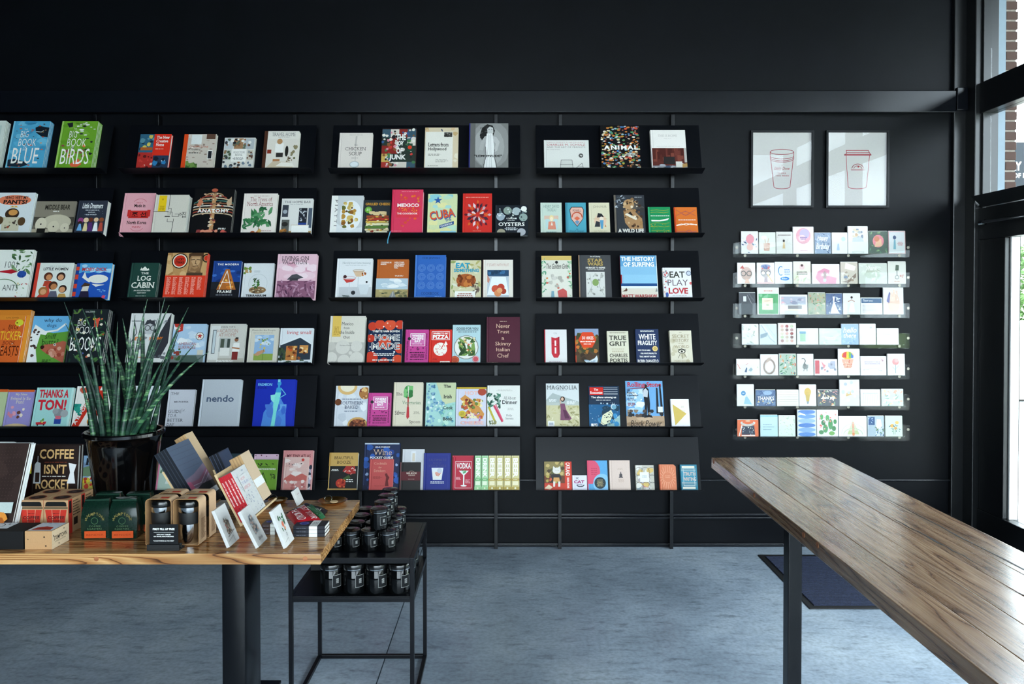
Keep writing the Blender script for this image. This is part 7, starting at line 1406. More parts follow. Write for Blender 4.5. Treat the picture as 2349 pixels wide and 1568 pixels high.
tp.run([R(.02, .3, .66, .96, 'e6e8ec'), O(.4, .62, .12, .012, '33363c'), C(.56, .8, .02, '33363c')])
m_.build('carton', 'matte', t, fix=False)

# tumbler cartons, two by two
pf = onz(157, 1225, ZT)
wB, dB, hB2 = .088, .082, .122
for i in range(2):
    for j in range(2):
        t = thing('tumbler_carton', 'kraft tumbler carton with red cup print, %s row, %s' % ('rear' if j else 'front', 'beside the dotted book' if i else 'beside the coffee bags'), 'box', (pf.x - wB * (i + 1) - .001 * i, pf.y + j * (dB + .001), ZT), group='tumbler cartons')
        m_ = MB(); m_.cbox((0, 0, 0), (wB, dB, hB2), .0012, hx('bf966e'))
        f_, s_, tp = flat_at(m_, wB, dB, hB2)
        f_.run([P('121212', (.06, .82), (.09, .93), (.16, .96), (.84, .96), (.91, .93), (.94, .82)), R(.02, .785, .98, .805, '1c2a22'), R(.02, .75, .98, .77, '2a3a2c'), P('c23326', (.06, .72), (.94, .72), (.78, .02), (.22, .02)), L('e0b898', .014, (.34, .72), (.4, .02)), L('e0b898', .014, (.68, .72), (.6, .02)), T('COFFEE', .17, .45, .85, .54, '33181a', 'b'), B(.34, .38, .66, .42, 1, '33181a'), B(.38, .6, .64, .63, 1, '33181a')])
        s_.run([R(0, 0, .3, 1, 'c23326'), R(.06, .6, .24, .96, '1c1614')] + [B(.36, .88 - .08 * k, .94, .94 - .08 * k, 1, '4a3424', k, 'l') for k in range(6)] + [R(.4, .2, .7, .42, '33241c')])
        tp.run([C(.5, .5, .34, '8a3a28', .34), C(.5, .5, .28, '2a1a16', .28), C(.44, .54, .1, '7a6a64', .05)])
        m_.build('carton', 'matte', t, fix=False)

# green coffee bags
def coffee_bag(loc, label, group=None):
    t = thing('coffee_bag', label, 'coffee bag', loc, (0, 0, math.radians(4)), group)
    w, d, h = .092, .062, .138
    m_ = MB(); V = []; lv = [(0, .98, .98), (.015, 1.02, 1.02), (.25, 1.05, 1.08), (.5, 1.06, 1.08), (.74, 1.0, .98), (.88, .93, .72), (.96, .9, .45), (1.0, .88, .4)]
    rb = random.Random(int(loc[0] * 9999))
    ring = [(-.5, -.5), (-.2, -.53), (.2, -.53), (.5, -.5), (.49, -.15), (.47, 0), (.49, .15), (.5, .5), (0, .52), (-.5, .5), (-.49, .15), (-.47, 0), (-.49, -.15)]
    n = len(ring)
    for z, sx, sy in lv:
        for x, y in ring: V.append((x * w * sx + rb.uniform(-.0014, .0014), y * d * sy + rb.uniform(-.0012, .0012), z * h + (rb.uniform(-.003, .003) if z > .6 else 0)))
    F_ = [tuple(range(n))[::-1]]
    for i in range(len(lv) - 1):
        for k in range(n): F_.append((i * n + k, i * n + (k + 1) % n, (i + 1) * n + (k + 1) % n, (i + 1) * n + k))
    F_.append(tuple(range((len(lv) - 1) * n, len(lv) * n)))
    m_.mesh(V, F_, hx('0b231a')); o = m_.build('pouch', 'gloss', t, smooth=True)
    m_ = MB(); m_.cbox((-w * .45, -d * .3, h * .95), (w * .45, -d * .24, h * .985), .001, hx('16382a')); m_.build('tin_tie', 'ink', t)
    m_ = MB(); cv = Canvas(m_, lambda u, v, k: ((u - .5) * w * .94, -d * .5 * (1.14 - .12 * max(0, v - .9)) - .0018 - k, v * h * .72), w * .94, h * .72)
    arc = []
    for i, ch in enumerate('STUMPTOWN'):
        a = math.radians(158 - 17 * i); x, y = .5 + .36 * math.cos(a), .6 + .3 * math.sin(a)
        arc.append(T(ch, x - .04, y - .045, x + .04, y + .06, '80733f', 'b'))
    cv.run(arc + [O(.5, .66, .13, .02, '4a6a4a'), T('COFFEE', .28, .44, .74, .5, '5a7050', 'r', sp=.1), T('ROASTERS', .22, .35, .78, .41, '5a7050', 'r', sp=.1), R(.1, .05, .94, .3, 'c04a1c'), T('BENDER', .18, .14, .86, .2, '8a2c10', 'r')])
    m_.build('printed_label', 'ink', t, fix=False)
    return t
b1, b2 = onz(217, 1236, ZT), onz(280, 1236, ZT)
coffee_bag((b1.x, b1.y + .033, ZT), 'dark green coffee bag beside the tumbler cartons')
coffee_bag((b2.x, b2.y + .033, ZT), 'dark green coffee bag beside the boxed travel mugs')
coffee_bag((b1.x - .002, b1.y + .108, ZT), 'rear dark green coffee bag beside the tumbler cartons', 'rear coffee bags')
coffee_bag((b2.x + .012, b2.y + .108, ZT), 'rear dark green coffee bag beside the boxed travel mugs', 'rear coffee bags')

# travel mugs in kraft sleeves
def mug(loc, label, group=None):
    t = thing('travel_mug', label, 'travel mug', loc, group=group)
    m_ = MB(); m_.lathe([(.027, 0), (.029, .003), (.033, .07)], 28); m_.build('steel_base', 'chrome', t, smooth=True)
    m_ = MB(); m_.lathe([(.0335, .07), (.034, .072), (.036, .108), (.0355, .11)], 28); m_.build('rubber_grip', 'rubber', t, smooth=True)
    m_ = MB(); m_.lathe([(.035, .11), (.0358, .112), (.0362, .128)], 28); m_.build('steel_collar', 'chrome', t, smooth=True)
    m_ = MB(); m_.lathe([(.037, .128), (.0385, .131), (.0385, .143), (.035, .150), (.02, .152)], 28); m_.build('lid', 'lid', t, smooth=True)
    W2, D2, H2, r_ = .0445, .031, .158, .014
    loop = []
    for (cx_, cz_, a0) in ((W2 - r_, H2 - r_, 0), (-W2 + r_, H2 - r_, 90), (-W2 + .004, .004, 180), (W2 - .004, .004, 270)):
        rr = r_ if cz_ > .05 else .004
        for k in range(5):
            a = math.radians(a0 + 22.5 * k); loop.append((cx_ + rr * math.cos(a), cz_ + rr * math.sin(a)))
    m_ = MB(); n = len(loop); th = .0016
    cxm, czm = 0, H2 / 2
    inner = [(x - th * (1 if x > 0 else -1), z - th * (1 if z > czm else -1)) for x, z in loop]
    for k in range(n):
        j = (k + 1) % n
        (xa, za), (xb_, zb_), (ia, ja), (ib, jb_) = loop[k], loop[j], inner[k], inner[j]
        za_, zb2 = za + .0002, zb_ + .0002
        m_.face([(xa, -D2, za), (xb_, -D2, zb_), (xb_, D2, zb_), (xa, D2, za)], hx('c8a684'))
        m_.face([(ia, -D2, ja), (ia, D2, ja), (ib, D2, jb_), (ib, -D2, jb_)], hx('b88d62'))
        for s in (-D2, D2): m_.face([(xa, s, za), (xb_, s, zb_), (ib, s, jb_), (ia, s, ja)], hx('a87c52'))
    side = Canvas(m_, lambda u, v, k: (W2 + k, -D2 + u * 2 * D2, v * H2), 2 * D2, H2)
    side.run([B(.3, .1, .9, .55, 16, '6a4830', 3, 'l')])
    tp = Canvas(m_, lambda u, v, k: (-W2 + u * 2 * W2, -D2 + v * 2 * D2, H2 + k), 2 * W2, 2 * D2)
    tp.run([R(.52, .12, .84, .42, 'c0402f'), B(.14, .1, .46, .36, 3, '6a4830', 1, 'l')])
    m_.build('card_sleeve', 'matte', t, fix=False)
    return t
m1, m2 = onz(362, 1252, ZT), onz(425.5, 1252.5, ZT)
mug((m1.x, m1.y + .036, ZT + .002), 'steel travel mug in kraft sleeve behind the small black sign')
mug((m2.x, m2.y + .036, ZT + .002), 'steel travel mug in kraft sleeve next to the white boxed cards')
mug((m1.x + .004, m1.y + .116, ZT + .002), 'second row steel travel mug in kraft sleeve beside the coffee bags', 'second row of mugs')
mug((m2.x + .004, m2.y + .116, ZT + .002), 'second row steel travel mug in kraft sleeve beside the large notebooks', 'second row of mugs')

# small black counter sign
g = onz(373.5, 1263, ZT)
t = thing('counter_sign', 'small black sign with white lettering about a first fill up', 'sign', (g.x, g.y, ZT))
m_ = MB(); m_.cbox((-.054, 0, 0), (.054, .045, .006), .001); m_.cbox((-.054, .0, .006), (.054, .006, .02), .001); m_.cbox((-.054, .018, .006), (.054, .026, .02), .001); m_.build('base', 'rubber', t)
m_ = MB(); m_.cbox((-.048, .0075, .0065), (.048, .0105, .087), .0006, hx('131518'))
cv = Canvas(m_, lambda u, v, k: (-.048 + .096 * u, .0075 - k, .0065 + .0805 * v), .096, .0805)
cv.run([T('FIRST FILL UP FREE', .12, .76, .88, .85, 'f4f4f0', 'k'), R(.15, .66, .85, .672, 'f4f4f0'), T('WITH ANY TUMBLER', .25, .55, .75, .6, 'f4f4f0', 'k'), T('OR TRAVEL MUG PURCHASE', .15, .47, .85, .52, 'f4f4f0', 'k'), T('"A DAILY DOSE IS ALL YOU NEED"', .14, .29, .86, .33, 'f4f4f0', 'k')])
m_.build('sign_plate', 'matte', t, fix=False)

# notebooks leaning on plywood racks, covers turned to the window
def lean_frame(origin, ang):
    """Local axes: x out of the cover, y away from the camera, z up along the leaning cover."""
    return origin, (0, -math.radians(ang), 0)
def notebook(name, label, org, ang, i, thk, wid, hgt, col, ops, spine_ops, cat='notebook', lift=0.0, dy=0.0, spine=None, group=None, mat='ink'):
    a = math.radians(ang)
    u = Vector((-math.sin(a), 0, math.cos(a))); n = Vector((math.cos(a), 0, math.sin(a)))
    t = thing(name, label, cat, Vector(org) + n * (i * (thk + .0006)) + u * lift + Vector((0, dy, 0)), (0, -a, 0), group)
    m_ = MB(); c_ = hx(col); s_c = hx(spine or col); bd = .0012
    m_.cbox((0, 0, 0), (bd, wid, hgt), .0004, c_); m_.cbox((thk - bd, 0, 0), (thk, wid, hgt), .0004, c_); m_.cbox((.0002, -.0012, 0), (thk - .0002, .001, hgt), .0005, s_c)
    cv = Canvas(m_, lambda uu, v, k: (thk + k, uu * wid, v * hgt), wid, hgt); cv.run(ops)
    sv = Canvas(m_, lambda uu, v, k: (uu * thk, -.0012 - k, v * hgt), thk, hgt); sv.run(spine_ops)
    m_.build('cover', mat, t, fix=False)
    m_ = MB(); m_.cbox((bd + .0002, .0015, .001), (thk - bd - .0002, wid - .001, hgt - .001), .0003); m_.build('page_block', 'pages', t)
    return t
def rack(org, ang, w, h, label, pr=.55):
    a = math.radians(ang); o = Vector(org)
    t = thing('book_rack', label, 'rack', o)
    m_ = MB(); n = Vector((math.cos(a), 0, math.sin(a))); u = Vector((-math.sin(a), 0, math.cos(a)))
    def bx(n0, n1, u0, u1, y0, y1):
        V = [n * p + u * q_ + Vector((0, y, 0)) for p in (n0, n1) for q_ in (u0, u1) for y in (y0, y1)]
        m_.mesh(V, [(0, 1, 3, 2), (4, 6, 7, 5), (0, 4, 5, 1), (2, 3, 7, 6), (0, 2, 6, 4), (1, 5, 7, 3)])
    bx(-.009, -.001, -.012, h, 0, w); m_.build('back_board', 'ply', t)
    m_ = MB(); bx(-.001, .052, -.009, -.002, 0, w); m_.build('ledge', 'ply', t)
    m_ = MB(); zt = o.z - ZT
    m_.prism([(-.011, -.0), (-h * pr * math.sin(a) - .012, h * pr * math.cos(a)), (-h * pr * math.sin(a) - .012, -zt), (-.011, -zt)], 1, w * .45, w * .55); m_.build('prop', 'ply', t)
    return t
# large notebooks
a0 = 31
tp_ = ony(350.5, 1039, 2.86); bt = Vector((tp_.x + .28 * math.sin(math.radians(a0)), 2.86, tp_.z - .28 * math.cos(math.radians(a0))))
bt.z = max(bt.z, ZT + .016)
rack(bt, a0, .165, .2, 'pale plywood rack under the large dark notebooks')
for i in range(4):
    last = i == 3
    notebook('notebook', 'blue grey landscape notebook facing out on the rack' if last else ['first', 'second', 'third', 'fourth'][i] + ' dark notebook from the rack board, behind the landscape notebook', bt, a0, i, .0125, .2, .27, '20242c' if not last else '5a6478',
        [R(0, 0, 1, 1, '566274'), R(0, .5, 1, 1, '4f5b6e')] + [L('465062', .012, (.05, .62 + .08 * k), (.95, .6 + .08 * k)) for k in range(5)] + [P('7a6a7c', (0, .48), (.4, .5), (1, .58), (1, .3), (0, .26)), P('8a5a70', (0, .42), (.5, .4), (1, .5), (1, .42), (.4, .33), (0, .36)), L('b0a4b4', .016, (.02, .36), (.5, .34), (.98, .46)), L('a898ac', .016, (.02, .32), (.5, .29), (.98, .4)), P('b05a78', (0, .44), (.14, .42), (.18, .3), (0, .28)), P('2a2e36', (0, 0), (0, .26), (.5, .32), (1, .3), (1, 0)), R(0, .12, 1, .2, 'd8dade')] if last else [], [R(.1, 0, .25, 1, '3a424e')], spine='1b1f27', group=None if last else 'dark notebooks on the large rack')
for i in range(4):
    notebook('notebook', ['first', 'second', 'third', 'fourth'][i] + ' plain kraft notebook behind the large dark notebooks, counting from the rack board', bt, a0, i, .0115, .075, .27, 'c8ac8a', [], [R(.1, 0, .3, 1, 'a8845c')], lift=.022, dy=.2, spine='b89468', group='kraft notebooks on the large rack')
# dark notebooks at the back
a1 = 25
tb = ony(480, 1053, 3.075); bt2 = Vector((tb.x + .2 * math.sin(math.radians(a1)), 3.075, tb.z - .2 * math.cos(math.radians(a1))))
bt2.z = max(bt2.z, ZT + .016)
rack(bt2, a1, .11, .15, 'pale plywood rack at the back under the shorter dark notebooks', .06)
for i in range(3):
    notebook('notebook', ['first', 'second', 'third', 'fourth'][i] + ' shiny navy notebook at the back behind the red books, counting from the rack board', bt2, a1, i, .0135, .11, .205, '2c3648', [R(.02, .02, .98, .98, '35425a')], [R(.15, 0, .3, 1, '4a5468')], spine='171b24', group='navy notebooks at the back')
# red spined gift books
a2 = 27
tr = ony(501.6, 1098.6, 2.80); bt3 = Vector((tr.x + .18 * math.sin(math.radians(a2)), 2.80, tr.z - .18 * math.cos(math.radians(a2))))
bt3.z = max(bt3.z, ZT + .016)
rack(bt3, a2, .27, .2, 'pale plywood rack holding the red spined gift books')
rn = random.Random(5)
for i in range(4):
    last = i == 3
    fr_ops = [N(310, 60, ['9aa0b4', 'a8aab4', 'b4b8c0'], .04, .03, .96, .97, .015, .03), R(.22, .5, .74, .84, 'd2d0ce'), T('HOW', .32, .74, .6, .8, 'c8434a', 'l'), T('TO BE AN', .26, .65, .7, .71, '4a5aa0', 'l'), T('AMERICAN', .26, .54, .7, .61, 'c8434a', 'l')]
    notebook('gift_book', 'white gift book with a red spine facing out on the rack' if last else ['first', 'second', 'third', 'fourth'][i] + ' red spined gift book from the rack board', bt3, a2, i, .0122, .145, .182, 'cdccca', fr_ops if last else [], [R(0, 0, 1, 1, 'b81f2a'), T('HOW TO BE AN AMERICAN', .28, .34, .7, .88, 'f4ece8', 'b', rot=-90), R(.3, .08, .68, .28, '8a1520')], 'book', spine='b81f2a', group=None if last else 'red spined gift books')
for i in range(4):
    last = i == 3
    notebook('notebook', 'kraft notebook with a white paper band behind the red books' if last else ['first', 'second', 'third', 'fourth'][i] + ' plain kraft notebook from the red book rack board', bt3, a2, i, .0115, .1, .2, 'cfb598', [R(0, .28, 1, .44, 'e8e8e6')] if last else [], [R(.1, 0, .3, 1, 'a8845c')], lift=.02, dy=.155, spine='b89468', group=None if last else 'kraft notebooks on the red book rack')

# white boxed cards on clear stands
def boxed(px, py, tx, ty, label, ops, w=.095):
    b_ = onz(px, py, ZT + .004)
    p_ = ony(tx, ty, b_.y)
    dx, dz = b_.x - p_.x, p_.z - b_.z
    ang = math.degrees(math.atan2(dx, dz)); hgt = math.hypot(dx, dz)
    a = math.radians(ang); n = Vector((math.cos(a), 0, math.sin(a))); u = Vector((-math.sin(a), 0, math.cos(a)))
    t = thing('boxed_cards', label, 'box', b_, (0, -a, 0))
    m_ = MB(); th = .011; m_.cbox((-.0, 0, .0), (th, w, hgt), .0006, hx('cccbc9'))
    cv = Canvas(m_, lambda uu, v, k: (th + k, uu * w, v * hgt), w, hgt); cv.run(ops)
    m_.build('carton', 'gloss', t, fix=False)
    s = thing('acrylic_stand', 'clear acrylic stand under the ' + label, 'stand', (b_.x, b_.y, ZT))
    m_ = MB()
    def sheet(q0, q1, th_=.002):
        d_ = (q1 - q0).normalized(); nn = Vector((-d_.z, 0, d_.x)) * th_
        V = [q + Vector((0, y, 0)) + o_ for q in (q0, q1) for y in (.012, w - .012) for o_ in (Vector(), nn)]
        m_.mesh(V, [(0, 1, 3, 2), (4, 6, 7, 5), (0, 4, 5, 1), (2, 3, 7, 6), (0, 2, 6, 4), (1, 5, 7, 3)])
    sheet(Vector((.03, 0, .0005)), Vector((-.001, 0, .0005))); 
    sheet(Vector((-.0035, 0, .003)), Vector((-.0035, 0, .003)) + u * hgt * .82)
    top_ = Vector((-.0035, 0, .003)) + u * hgt * .82
    sheet(top_ + Vector((-.002, 0, 0)), Vector((top_.x - .004, 0, .0005)))
    m_.build('bent_sheet', 'acrylic', s)
    return t
boxed(520, 1257, 484.5, 1173, 'white boxed cards with a brown owl drawing', [P('7a6a58', (.28, .34), (.4, .62), (.58, .66), (.7, .5), (.68, .3), (.4, .26)), N(320, 40, ['8a7a68', '4a4038', 'b0a090', 'a05a54', '5a5048'], .3, .28, .68, .62, .03, .06), P('6a5c4c', (.3, .6), (.36, .72), (.44, .62)), L('6a5a4c', .02, (.2, .22), (.86, .3)), L('8a8a88', .012, (.1, .12), (.6, .18), (.6, .04))])
boxed(586.5, 1258, 544.5, 1176, 'white boxed cards with a grey arched scene', [P('8a929a', (.26, .28), (.24, .6), (.36, .78), (.6, .8), (.7, .64), (.72, .34)), N(321, 40, ['a8b0b4', '5a646c', 'c0a498', '8a8078', 'd0c8c0'], .28, .32, .68, .74, .04, .08), T('Birds', .3, .12, .7, .2, '5a5c60', 'i')])
boxed(650, 1258.5, 616.5, 1174.5, 'white boxed cards with a green sprig of fruit', [N(322, 18, ['3f6a4a', '5a8460', '2f5238'], .24, .34, .76, .78, .07, .13, 1, 'l'), C(.48, .54, .1, 'd8745a'), C(.56, .42, .07, 'e09a78'), L('4a4a40', .012, (.5, .3), (.5, .7)), O(.5, .26, .05, .012, '5a5c60'), L('8a8a88', .012, (.1, .12), (.5, .16), (.5, .05))])
boxed(681, 1160, 667, 1128, 'small white boxed cards at the back near the brass dish', [T('hello', .3, .6, .72, .7, 'b08a90', 'i'), B(.36, .5, .64, .54, 1, 'c8b8bc')], .07)

# towel sachets
def sachet(c4, z, label, base, fg, lines, cat='sachet'):
    t = thing('folded_towel', label, 'towel', onz(c4[0][0], c4[0][1], z))
    P4 = [onz(x, y, z) - t.location for x, y in c4]
    m_ = MB(); N_ = 8
    def at(u, v, k=0):
        p = P4[0] * (1 - u) * (1 - v) + P4[3] * u * (1 - v) + P4[1] * (1 - u) * v + P4[2] * u * v
        e = min(u, 1 - u, v, 1 - v)
        return Vector((p.x, p.y, .012 * min(1, e * 7) ** .5 + .003 * math.sin(u * 9) * math.sin(v * 7 + u * 5) * min(1, e * 5) + .001 + k))
    g = [[at(i / N_, j / N_) for j in range(N_ + 1)] for i in range(N_ + 1)]
    V = [p for r in g for p in r]; n1 = N_ + 1
    F_ = [(i * n1 + j, (i + 1) * n1 + j, (i + 1) * n1 + j + 1, i * n1 + j + 1) for i in range(N_) for j in range(N_)]
    m_.mesh(V, F_, hx(base))
    m_.mesh([Vector((p.x, p.y, 0.0)) for p in P4], [(0, 1, 2, 3)], hx(base))
    m_.build('cloth', 'ink', t, smooth=True)
    m_ = MB(); cv = Canvas(m_, lambda u, v, k: at(u, v, k), .09, .07, base=.0015); cv.run(lines); m_.build('printing', 'ink', t, fix=False)
    return t
sachet([(657, 1176), (700, 1156), (752, 1171), (742, 1185)], ZT + .002, 'black folded tea towel lying under the green one', '1a1c1e', WH, [L('e6e6e2', .02, (.1, .2), (.9, .25)), L('e6e6e2', .02, (.1, .6), (.9, .62)), T('AUSTIN', .14, .3, .86, .52, 'e6e6e2', 'r')])
sachet([(690, 1172), (712, 1158), (747, 1186), (734, 1192)], ZT + .016, 'green printed tea towel between the black and red ones', '2f6a44', WH, [L('cfe0d0', .04, (.1, .2), (.9, .3)), L('cfe0d0', .04, (.1, .5), (.9, .62)), L('cfe0d0', .04, (.1, .8), (.9, .8))])
sachet([(656, 1181), (698, 1158), (741, 1196), (677, 1205)], ZT + .031, 'red folded tea towel with white handwritten lettering', 'b01a26', WH, [T('JUST YOUR', .08, .56, .92, .86, 'f0e4e2', 'i'), T('THE WORLD', .1, .16, .9, .46, 'f0e4e2', 'i')])

# stacked dark boxes with a paper band
def stack_box(px0, px1, py, k, label, col, d=.07):
    a, b = onz(px0, py, ZT), onz(px1, py, ZT)
    t = thing('chocolate_box', label, 'box', (a.x, a.y, ZT + .0003 + k * .0128))
    w = b.x - a.x; h = .0122
    m_ = MB(); m_.cbox((0, 0, 0), (w, d, h), .0012, hx(col)); m_.box((w - .006, .002, .002), (w + .0004, d - .002, h - .002), hx('d8d6d0'))
    f_, s_, tp = flat_at(m_, w, d, h)
    tp.run([C(.28, .5, .16, '2a3a8a'), O(.28, .5, .12, .02, '8a98d0'), R(.5, 0, .76, 1, 'dcdcd8'), B(.53, .3, .74, .7, 3, '6a6c70')])
    f_.run([R(.5, 0, .76, 1, 'dcdcd8'), B(.1, .3, .4, .6, 1, '6a6c78')])
    m_.build('carton', 'ink', t, fix=False)
for k in range(3): stack_box(672.5, 745, 1231, k, ['dark boxed notebook with a white band, bottom of its stack', 'dark boxed notebook with a white band, middle of its stack', 'dark boxed notebook with a white band and blue circle, topmost of its stack'][k], '23252d')
for k in range(3): stack_box(600, 640, 1226, k, ['brown boxed notebook between the white cards, bottom of its stack', 'brown boxed notebook between the white cards, middle of its stack', 'brown boxed notebook between the white cards, topmost of its stack'][k], '4a3a36', .06)

# brass dishes with key tags
def dish(px, py, r, label, lab2):
    c_ = onz(px, py, ZT)
    t = thing('brass_dish', label, 'dish', c_)
    m_ = MB(); m_.lathe([(r * .6, 0), (r * .72, .002), (r * .96, .012), (r, .014), (r * .97, .0145), (r * .7, .0045), (r * .5, .003)], 32); m_.build('bowl', 'brass', t, smooth=True)
    k = thing('key_tag', lab2, 'key tag', (c_.x, c_.y, ZT + .0035))
    m_ = MB(); m_.prism([(.016 * math.cos(i * .393) + .006, .016 * math.sin(i * .393)) for i in range(16)], 2, .002, .0055); m_.build('wooden_disc', 'ply', k)
    m_ = MB(); pts = [(-.018 + .015 * math.cos(i * .5236), .004 * math.sin(i * .5236), .016 + .012 * math.sin(i * .5236)) for i in range(13)]; m_.tube(pts, .0012, 6); m_.build('ring', 'chrome', k, smooth=True)
dish(763, 1154, .06, 'round brass dish near the table corner', 'wooden key tag with a metal ring in the corner brass dish')
dish(637, 1152, .04, 'round brass dish beside the red gift books', 'wooden key tag with a metal ring in the dish by the gift books')

# large display books behind the cartons
def stand_book(px_l, px_r, py_base, yb_, lean, w, h, th, col, ops, label, n=1, spine=None):
    a = onz(px_r, py_base, ZT)
    for k in range(n):
        make_book('book', label if k == 0 else 'copy standing behind the ' + label, 'book', (a.x - w, yb_ + k * (th + .001) / math.cos(lean), ZT + .006), (-lean, 0, 0), w, h, th, col, ops if k == 0 else [], spine, group=None if k == 0 else 'spare copies of shelf books')
xbR = ony(14, 1195, 2.66).x
make_book('book', 'large brown dotted book with a pale paper band on the gift table', 'book', (xbR - .24, 2.66, ZT + .053), (-math.radians(21), 0, 0), .26, .285, .012, '352724',
    [N(330, 8, ['3a2b27', '302320'], .05, .3, .97, .97, .1, .2)] + [C(.05 + .045 * i, .3 + .042 * j, .006, '4a3a35', None, 5) for i in range(21) for j in range(16)] + [R(0, .13, 1, .26, 'b8c4c0'), N(331, 8, ['a85a24', 'd88a3a', '5a2c14'], .6, .01, .95, .12, .05, .1)], '2a1e1c')
for k in (1, 2):
    make_book('book', ['first', 'second'][k - 1] + ' white backed copy standing behind the large brown dotted book', 'book', (xbR - .24, 2.66 + k * .014, ZT + .053), (-math.radians(21), 0, 0), .26, .281, .012, 'd8dadc', [], group='copies of the brown dotted book')
et = thing('easel', 'pale plywood easel under the large brown dotted book', 'stand', (xbR - .1, 2.66, ZT))
m_ = MB(); m_.cbox((-.09, -.012, 0), (.09, .05, .036), .002); m_.build('ledge', 'ply', et)
m_ = MB(); m_.prism([(.07, .0), (.082, .0), (.165, .2), (.153, .2)], 0, -.02, .02); m_.build('strut', 'ply', et)
cl_, cr_ = ony(65, 1135, 2.95).x, ony(173, 1135, 2.95).x
cw = cr_ - cl_
for k in range(2):
    make_book('book', 'dark brown coffee guide with cream block lettering on the gift table' if k == 0 else 'copy standing behind the dark brown coffee guide', 'book', (cl_, 2.95 + k * .02, ZT + .008), (-math.radians(6), 0, 0), cw, .262, .018, '241714', [
        T('COFFEE', .17, .80, .9, .945, 'd8ae74', 'b'), B(.28, .745, .76, .76, 1, '8a3a24'), T("ISN'T", .28, .58, .76, .72, 'd8ae74', 'b'), B(.24, .535, .76, .555, 1, 'e0dcd4'), T('ROCKET', .12, .36, .86, .50, 'd8ae74', 'b'), B(.1, .28, .8, .3, 1, 'e0dcd4'),
        P('c8ccd0', (.06, .44), (.08, .72), (.12, .76), (.2, .74), (.22, .44)), R(.1, .46, .19, .6, '33241f'), L('c8ccd0', .012, (.14, .76), (.14, .84)), P('dadada', (.8, .74), (.97, .72), (.92, .6), (.96, .44), (.78, .44), (.84, .6)), C(.07, .2, .02, '8a2c1c'), C(.95, .22, .02, '8a2c1c')] if k == 0 else [], '1c1210', group=None if k == 0 else 'spare copies of shelf books')
make_book('book', 'dark red book between the dotted book and the coffee guide', 'book', (ony(40, 1140, 2.96).x, 2.97, ZT + .004), (-math.radians(5), 0, 0), .05, .15, .02, '3a1416', [], None)

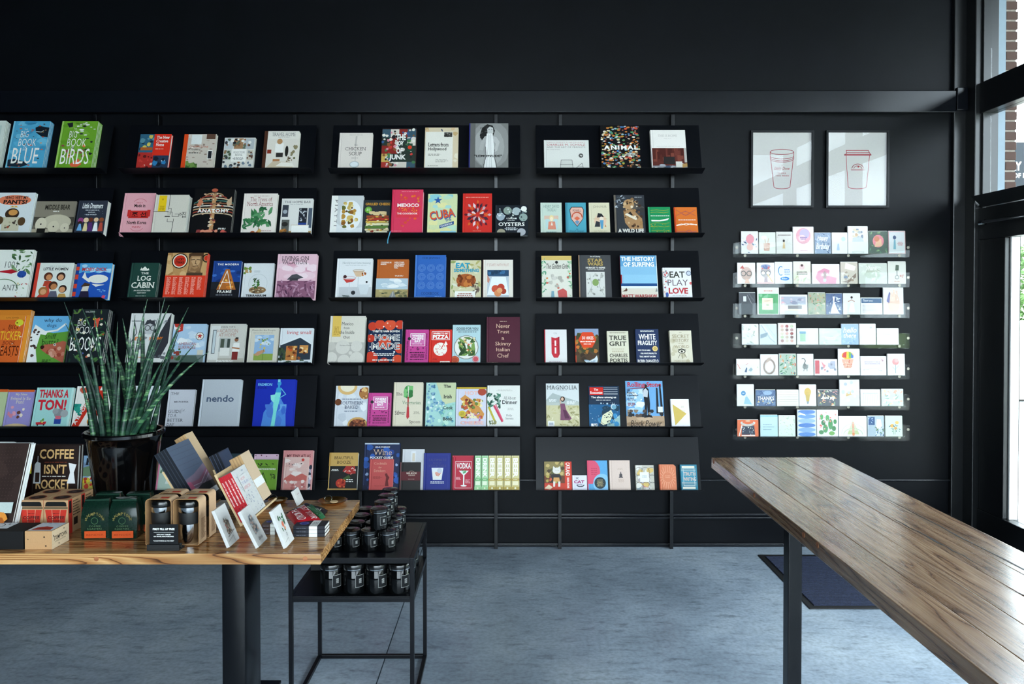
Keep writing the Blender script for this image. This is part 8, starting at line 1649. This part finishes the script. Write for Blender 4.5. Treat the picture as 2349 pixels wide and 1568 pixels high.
# ================================================================ potted snake plant
pc = ony(286, 985, 3.03)
PR = (ony(372, 985, 3.03).x - ony(200, 985, 3.03).x) / 2
ph_ = pc.z - ZT
pp = thing('potted_plant', 'spiky cylindrical snake plant in a glossy black ceramic pot', 'plant', (pc.x, 3.03, ZT))
m_ = MB(); m_.lathe([(PR * .62, 0), (PR * .68, .006), (PR * .9, ph_ * .84), (PR * .93, ph_ * .92), (PR, ph_ * .95), (PR * 1.0, ph_ * .985), (PR * .97, ph_), (PR * .9, ph_), (PR * .86, ph_ * .97), (PR * .84, ph_ * .88)], 40); m_.build('pot', 'pot', pp, smooth=True)
m_ = MB(); m_.lathe([(.001, ph_ * .89), (PR * .5, ph_ * .9), (PR * .835, ph_ * .885)], 30); m_.build('soil', 'soil', pp, smooth=True)
def leaf_material():
    m, nt, b, lk = new_mat('banded_snake_plant_leaf')
    tc = node(nt, 'ShaderNodeTexCoord')
    mp = node(nt, 'ShaderNodeMapping'); mp.inputs['Scale'].default_value = (9, 9, 60)
    lk.new(tc.outputs['Object'], mp.inputs[0])
    nz = node(nt, 'ShaderNodeTexNoise', i_Scale=1.6, i_Detail=2.0, i_Distortion=0.4); lk.new(mp.outputs[0], nz.inputs['Vector'])
    oi = node(nt, 'ShaderNodeObjectInfo')
    c_ = ramp(nt, nz.outputs[0], [(0.36, hx('0f2c22')), (0.52, hx('1f4a32')), (0.63, hx('5a8a58')), (0.7, hx('94b080'))])
    d_ = ramp(nt, nz.outputs[0], [(0.4, hx('0c241f')), (0.6, hx('163a2e')), (0.72, hx('2e5a44'))])
    mx = node(nt, 'ShaderNodeMix', data_type='RGBA'); lk.new(oi.outputs['Random'], mx.inputs['Factor']); lk.new(c_, mx.inputs['A']); lk.new(d_, mx.inputs['B'])
    lk.new(mx.outputs['Result'], b.inputs['Base Color']); b.inputs['Roughness'].default_value = 0.4
    return m
M['leaf'] = leaf_material()
tips = [(147, 692, -.05), (150, 742, .02), (188, 706, .06), (181, 857, -.06), (233, 772, .05), (270, 737, -.03), (281, 730, .07), (310, 722, .03), (338, 686, -.04), (379, 680, .05), (432, 705, .02), (446, 790, -.04), (479, 806, -.08), (247, 748, .0), (300, 775, -.07), (325, 742, .08), (362, 730, .0), (376, 822, -.06), (215, 716, -.02), (168, 812, .05), (352, 770, .09), (262, 795, .1), (410, 760, .07), (200, 775, -.08), (290, 800, .06), (318, 805, -.1), (228, 830, .09), (395, 850, .03), (345, 820, -.05), (275, 850, -.09), (240, 735, .09), (402, 790, -.02), (330, 705, .1), (295, 760, .0), (190, 830, .02), (372, 775, -.09), (388, 700, -.06), (255, 812, -.05)]
rl = random.Random(21)
for i, (tx, ty, dy) in enumerate(tips):
    tip = ony(tx, ty, 3.03 + dy) - pp.location
    f = max(-.8, min(.8, (tx - 286) / 150))
    base = Vector((f * PR * .62 + rl.uniform(-.02, .02), dy * .9 + rl.uniform(-.03, .03), ph_ * .885))
    out = Vector((tip.x - base.x, tip.y - base.y, 0))
    mid1 = base + Vector((out.x * .22, out.y * .22, (tip.z - base.z) * .36)); mid2 = base + Vector((out.x * .56, out.y * .56, (tip.z - base.z) * .72))
    pts, rad = [], []
    r0 = rl.uniform(.0075, .0105)
    for k in range(11):
        s = k / 10
        q_ = base * (1 - s) ** 3 + mid1 * 3 * s * (1 - s) ** 2 + mid2 * 3 * s * s * (1 - s) + tip * s ** 3
        pts.append(q_ - base); rad.append(r0 * (1 - s ** 1.6) + .0009)
    m_ = MB(); m_.tube(pts, rad, 8); m_.build('leaf', 'leaf', pp, smooth=True, loc=base)
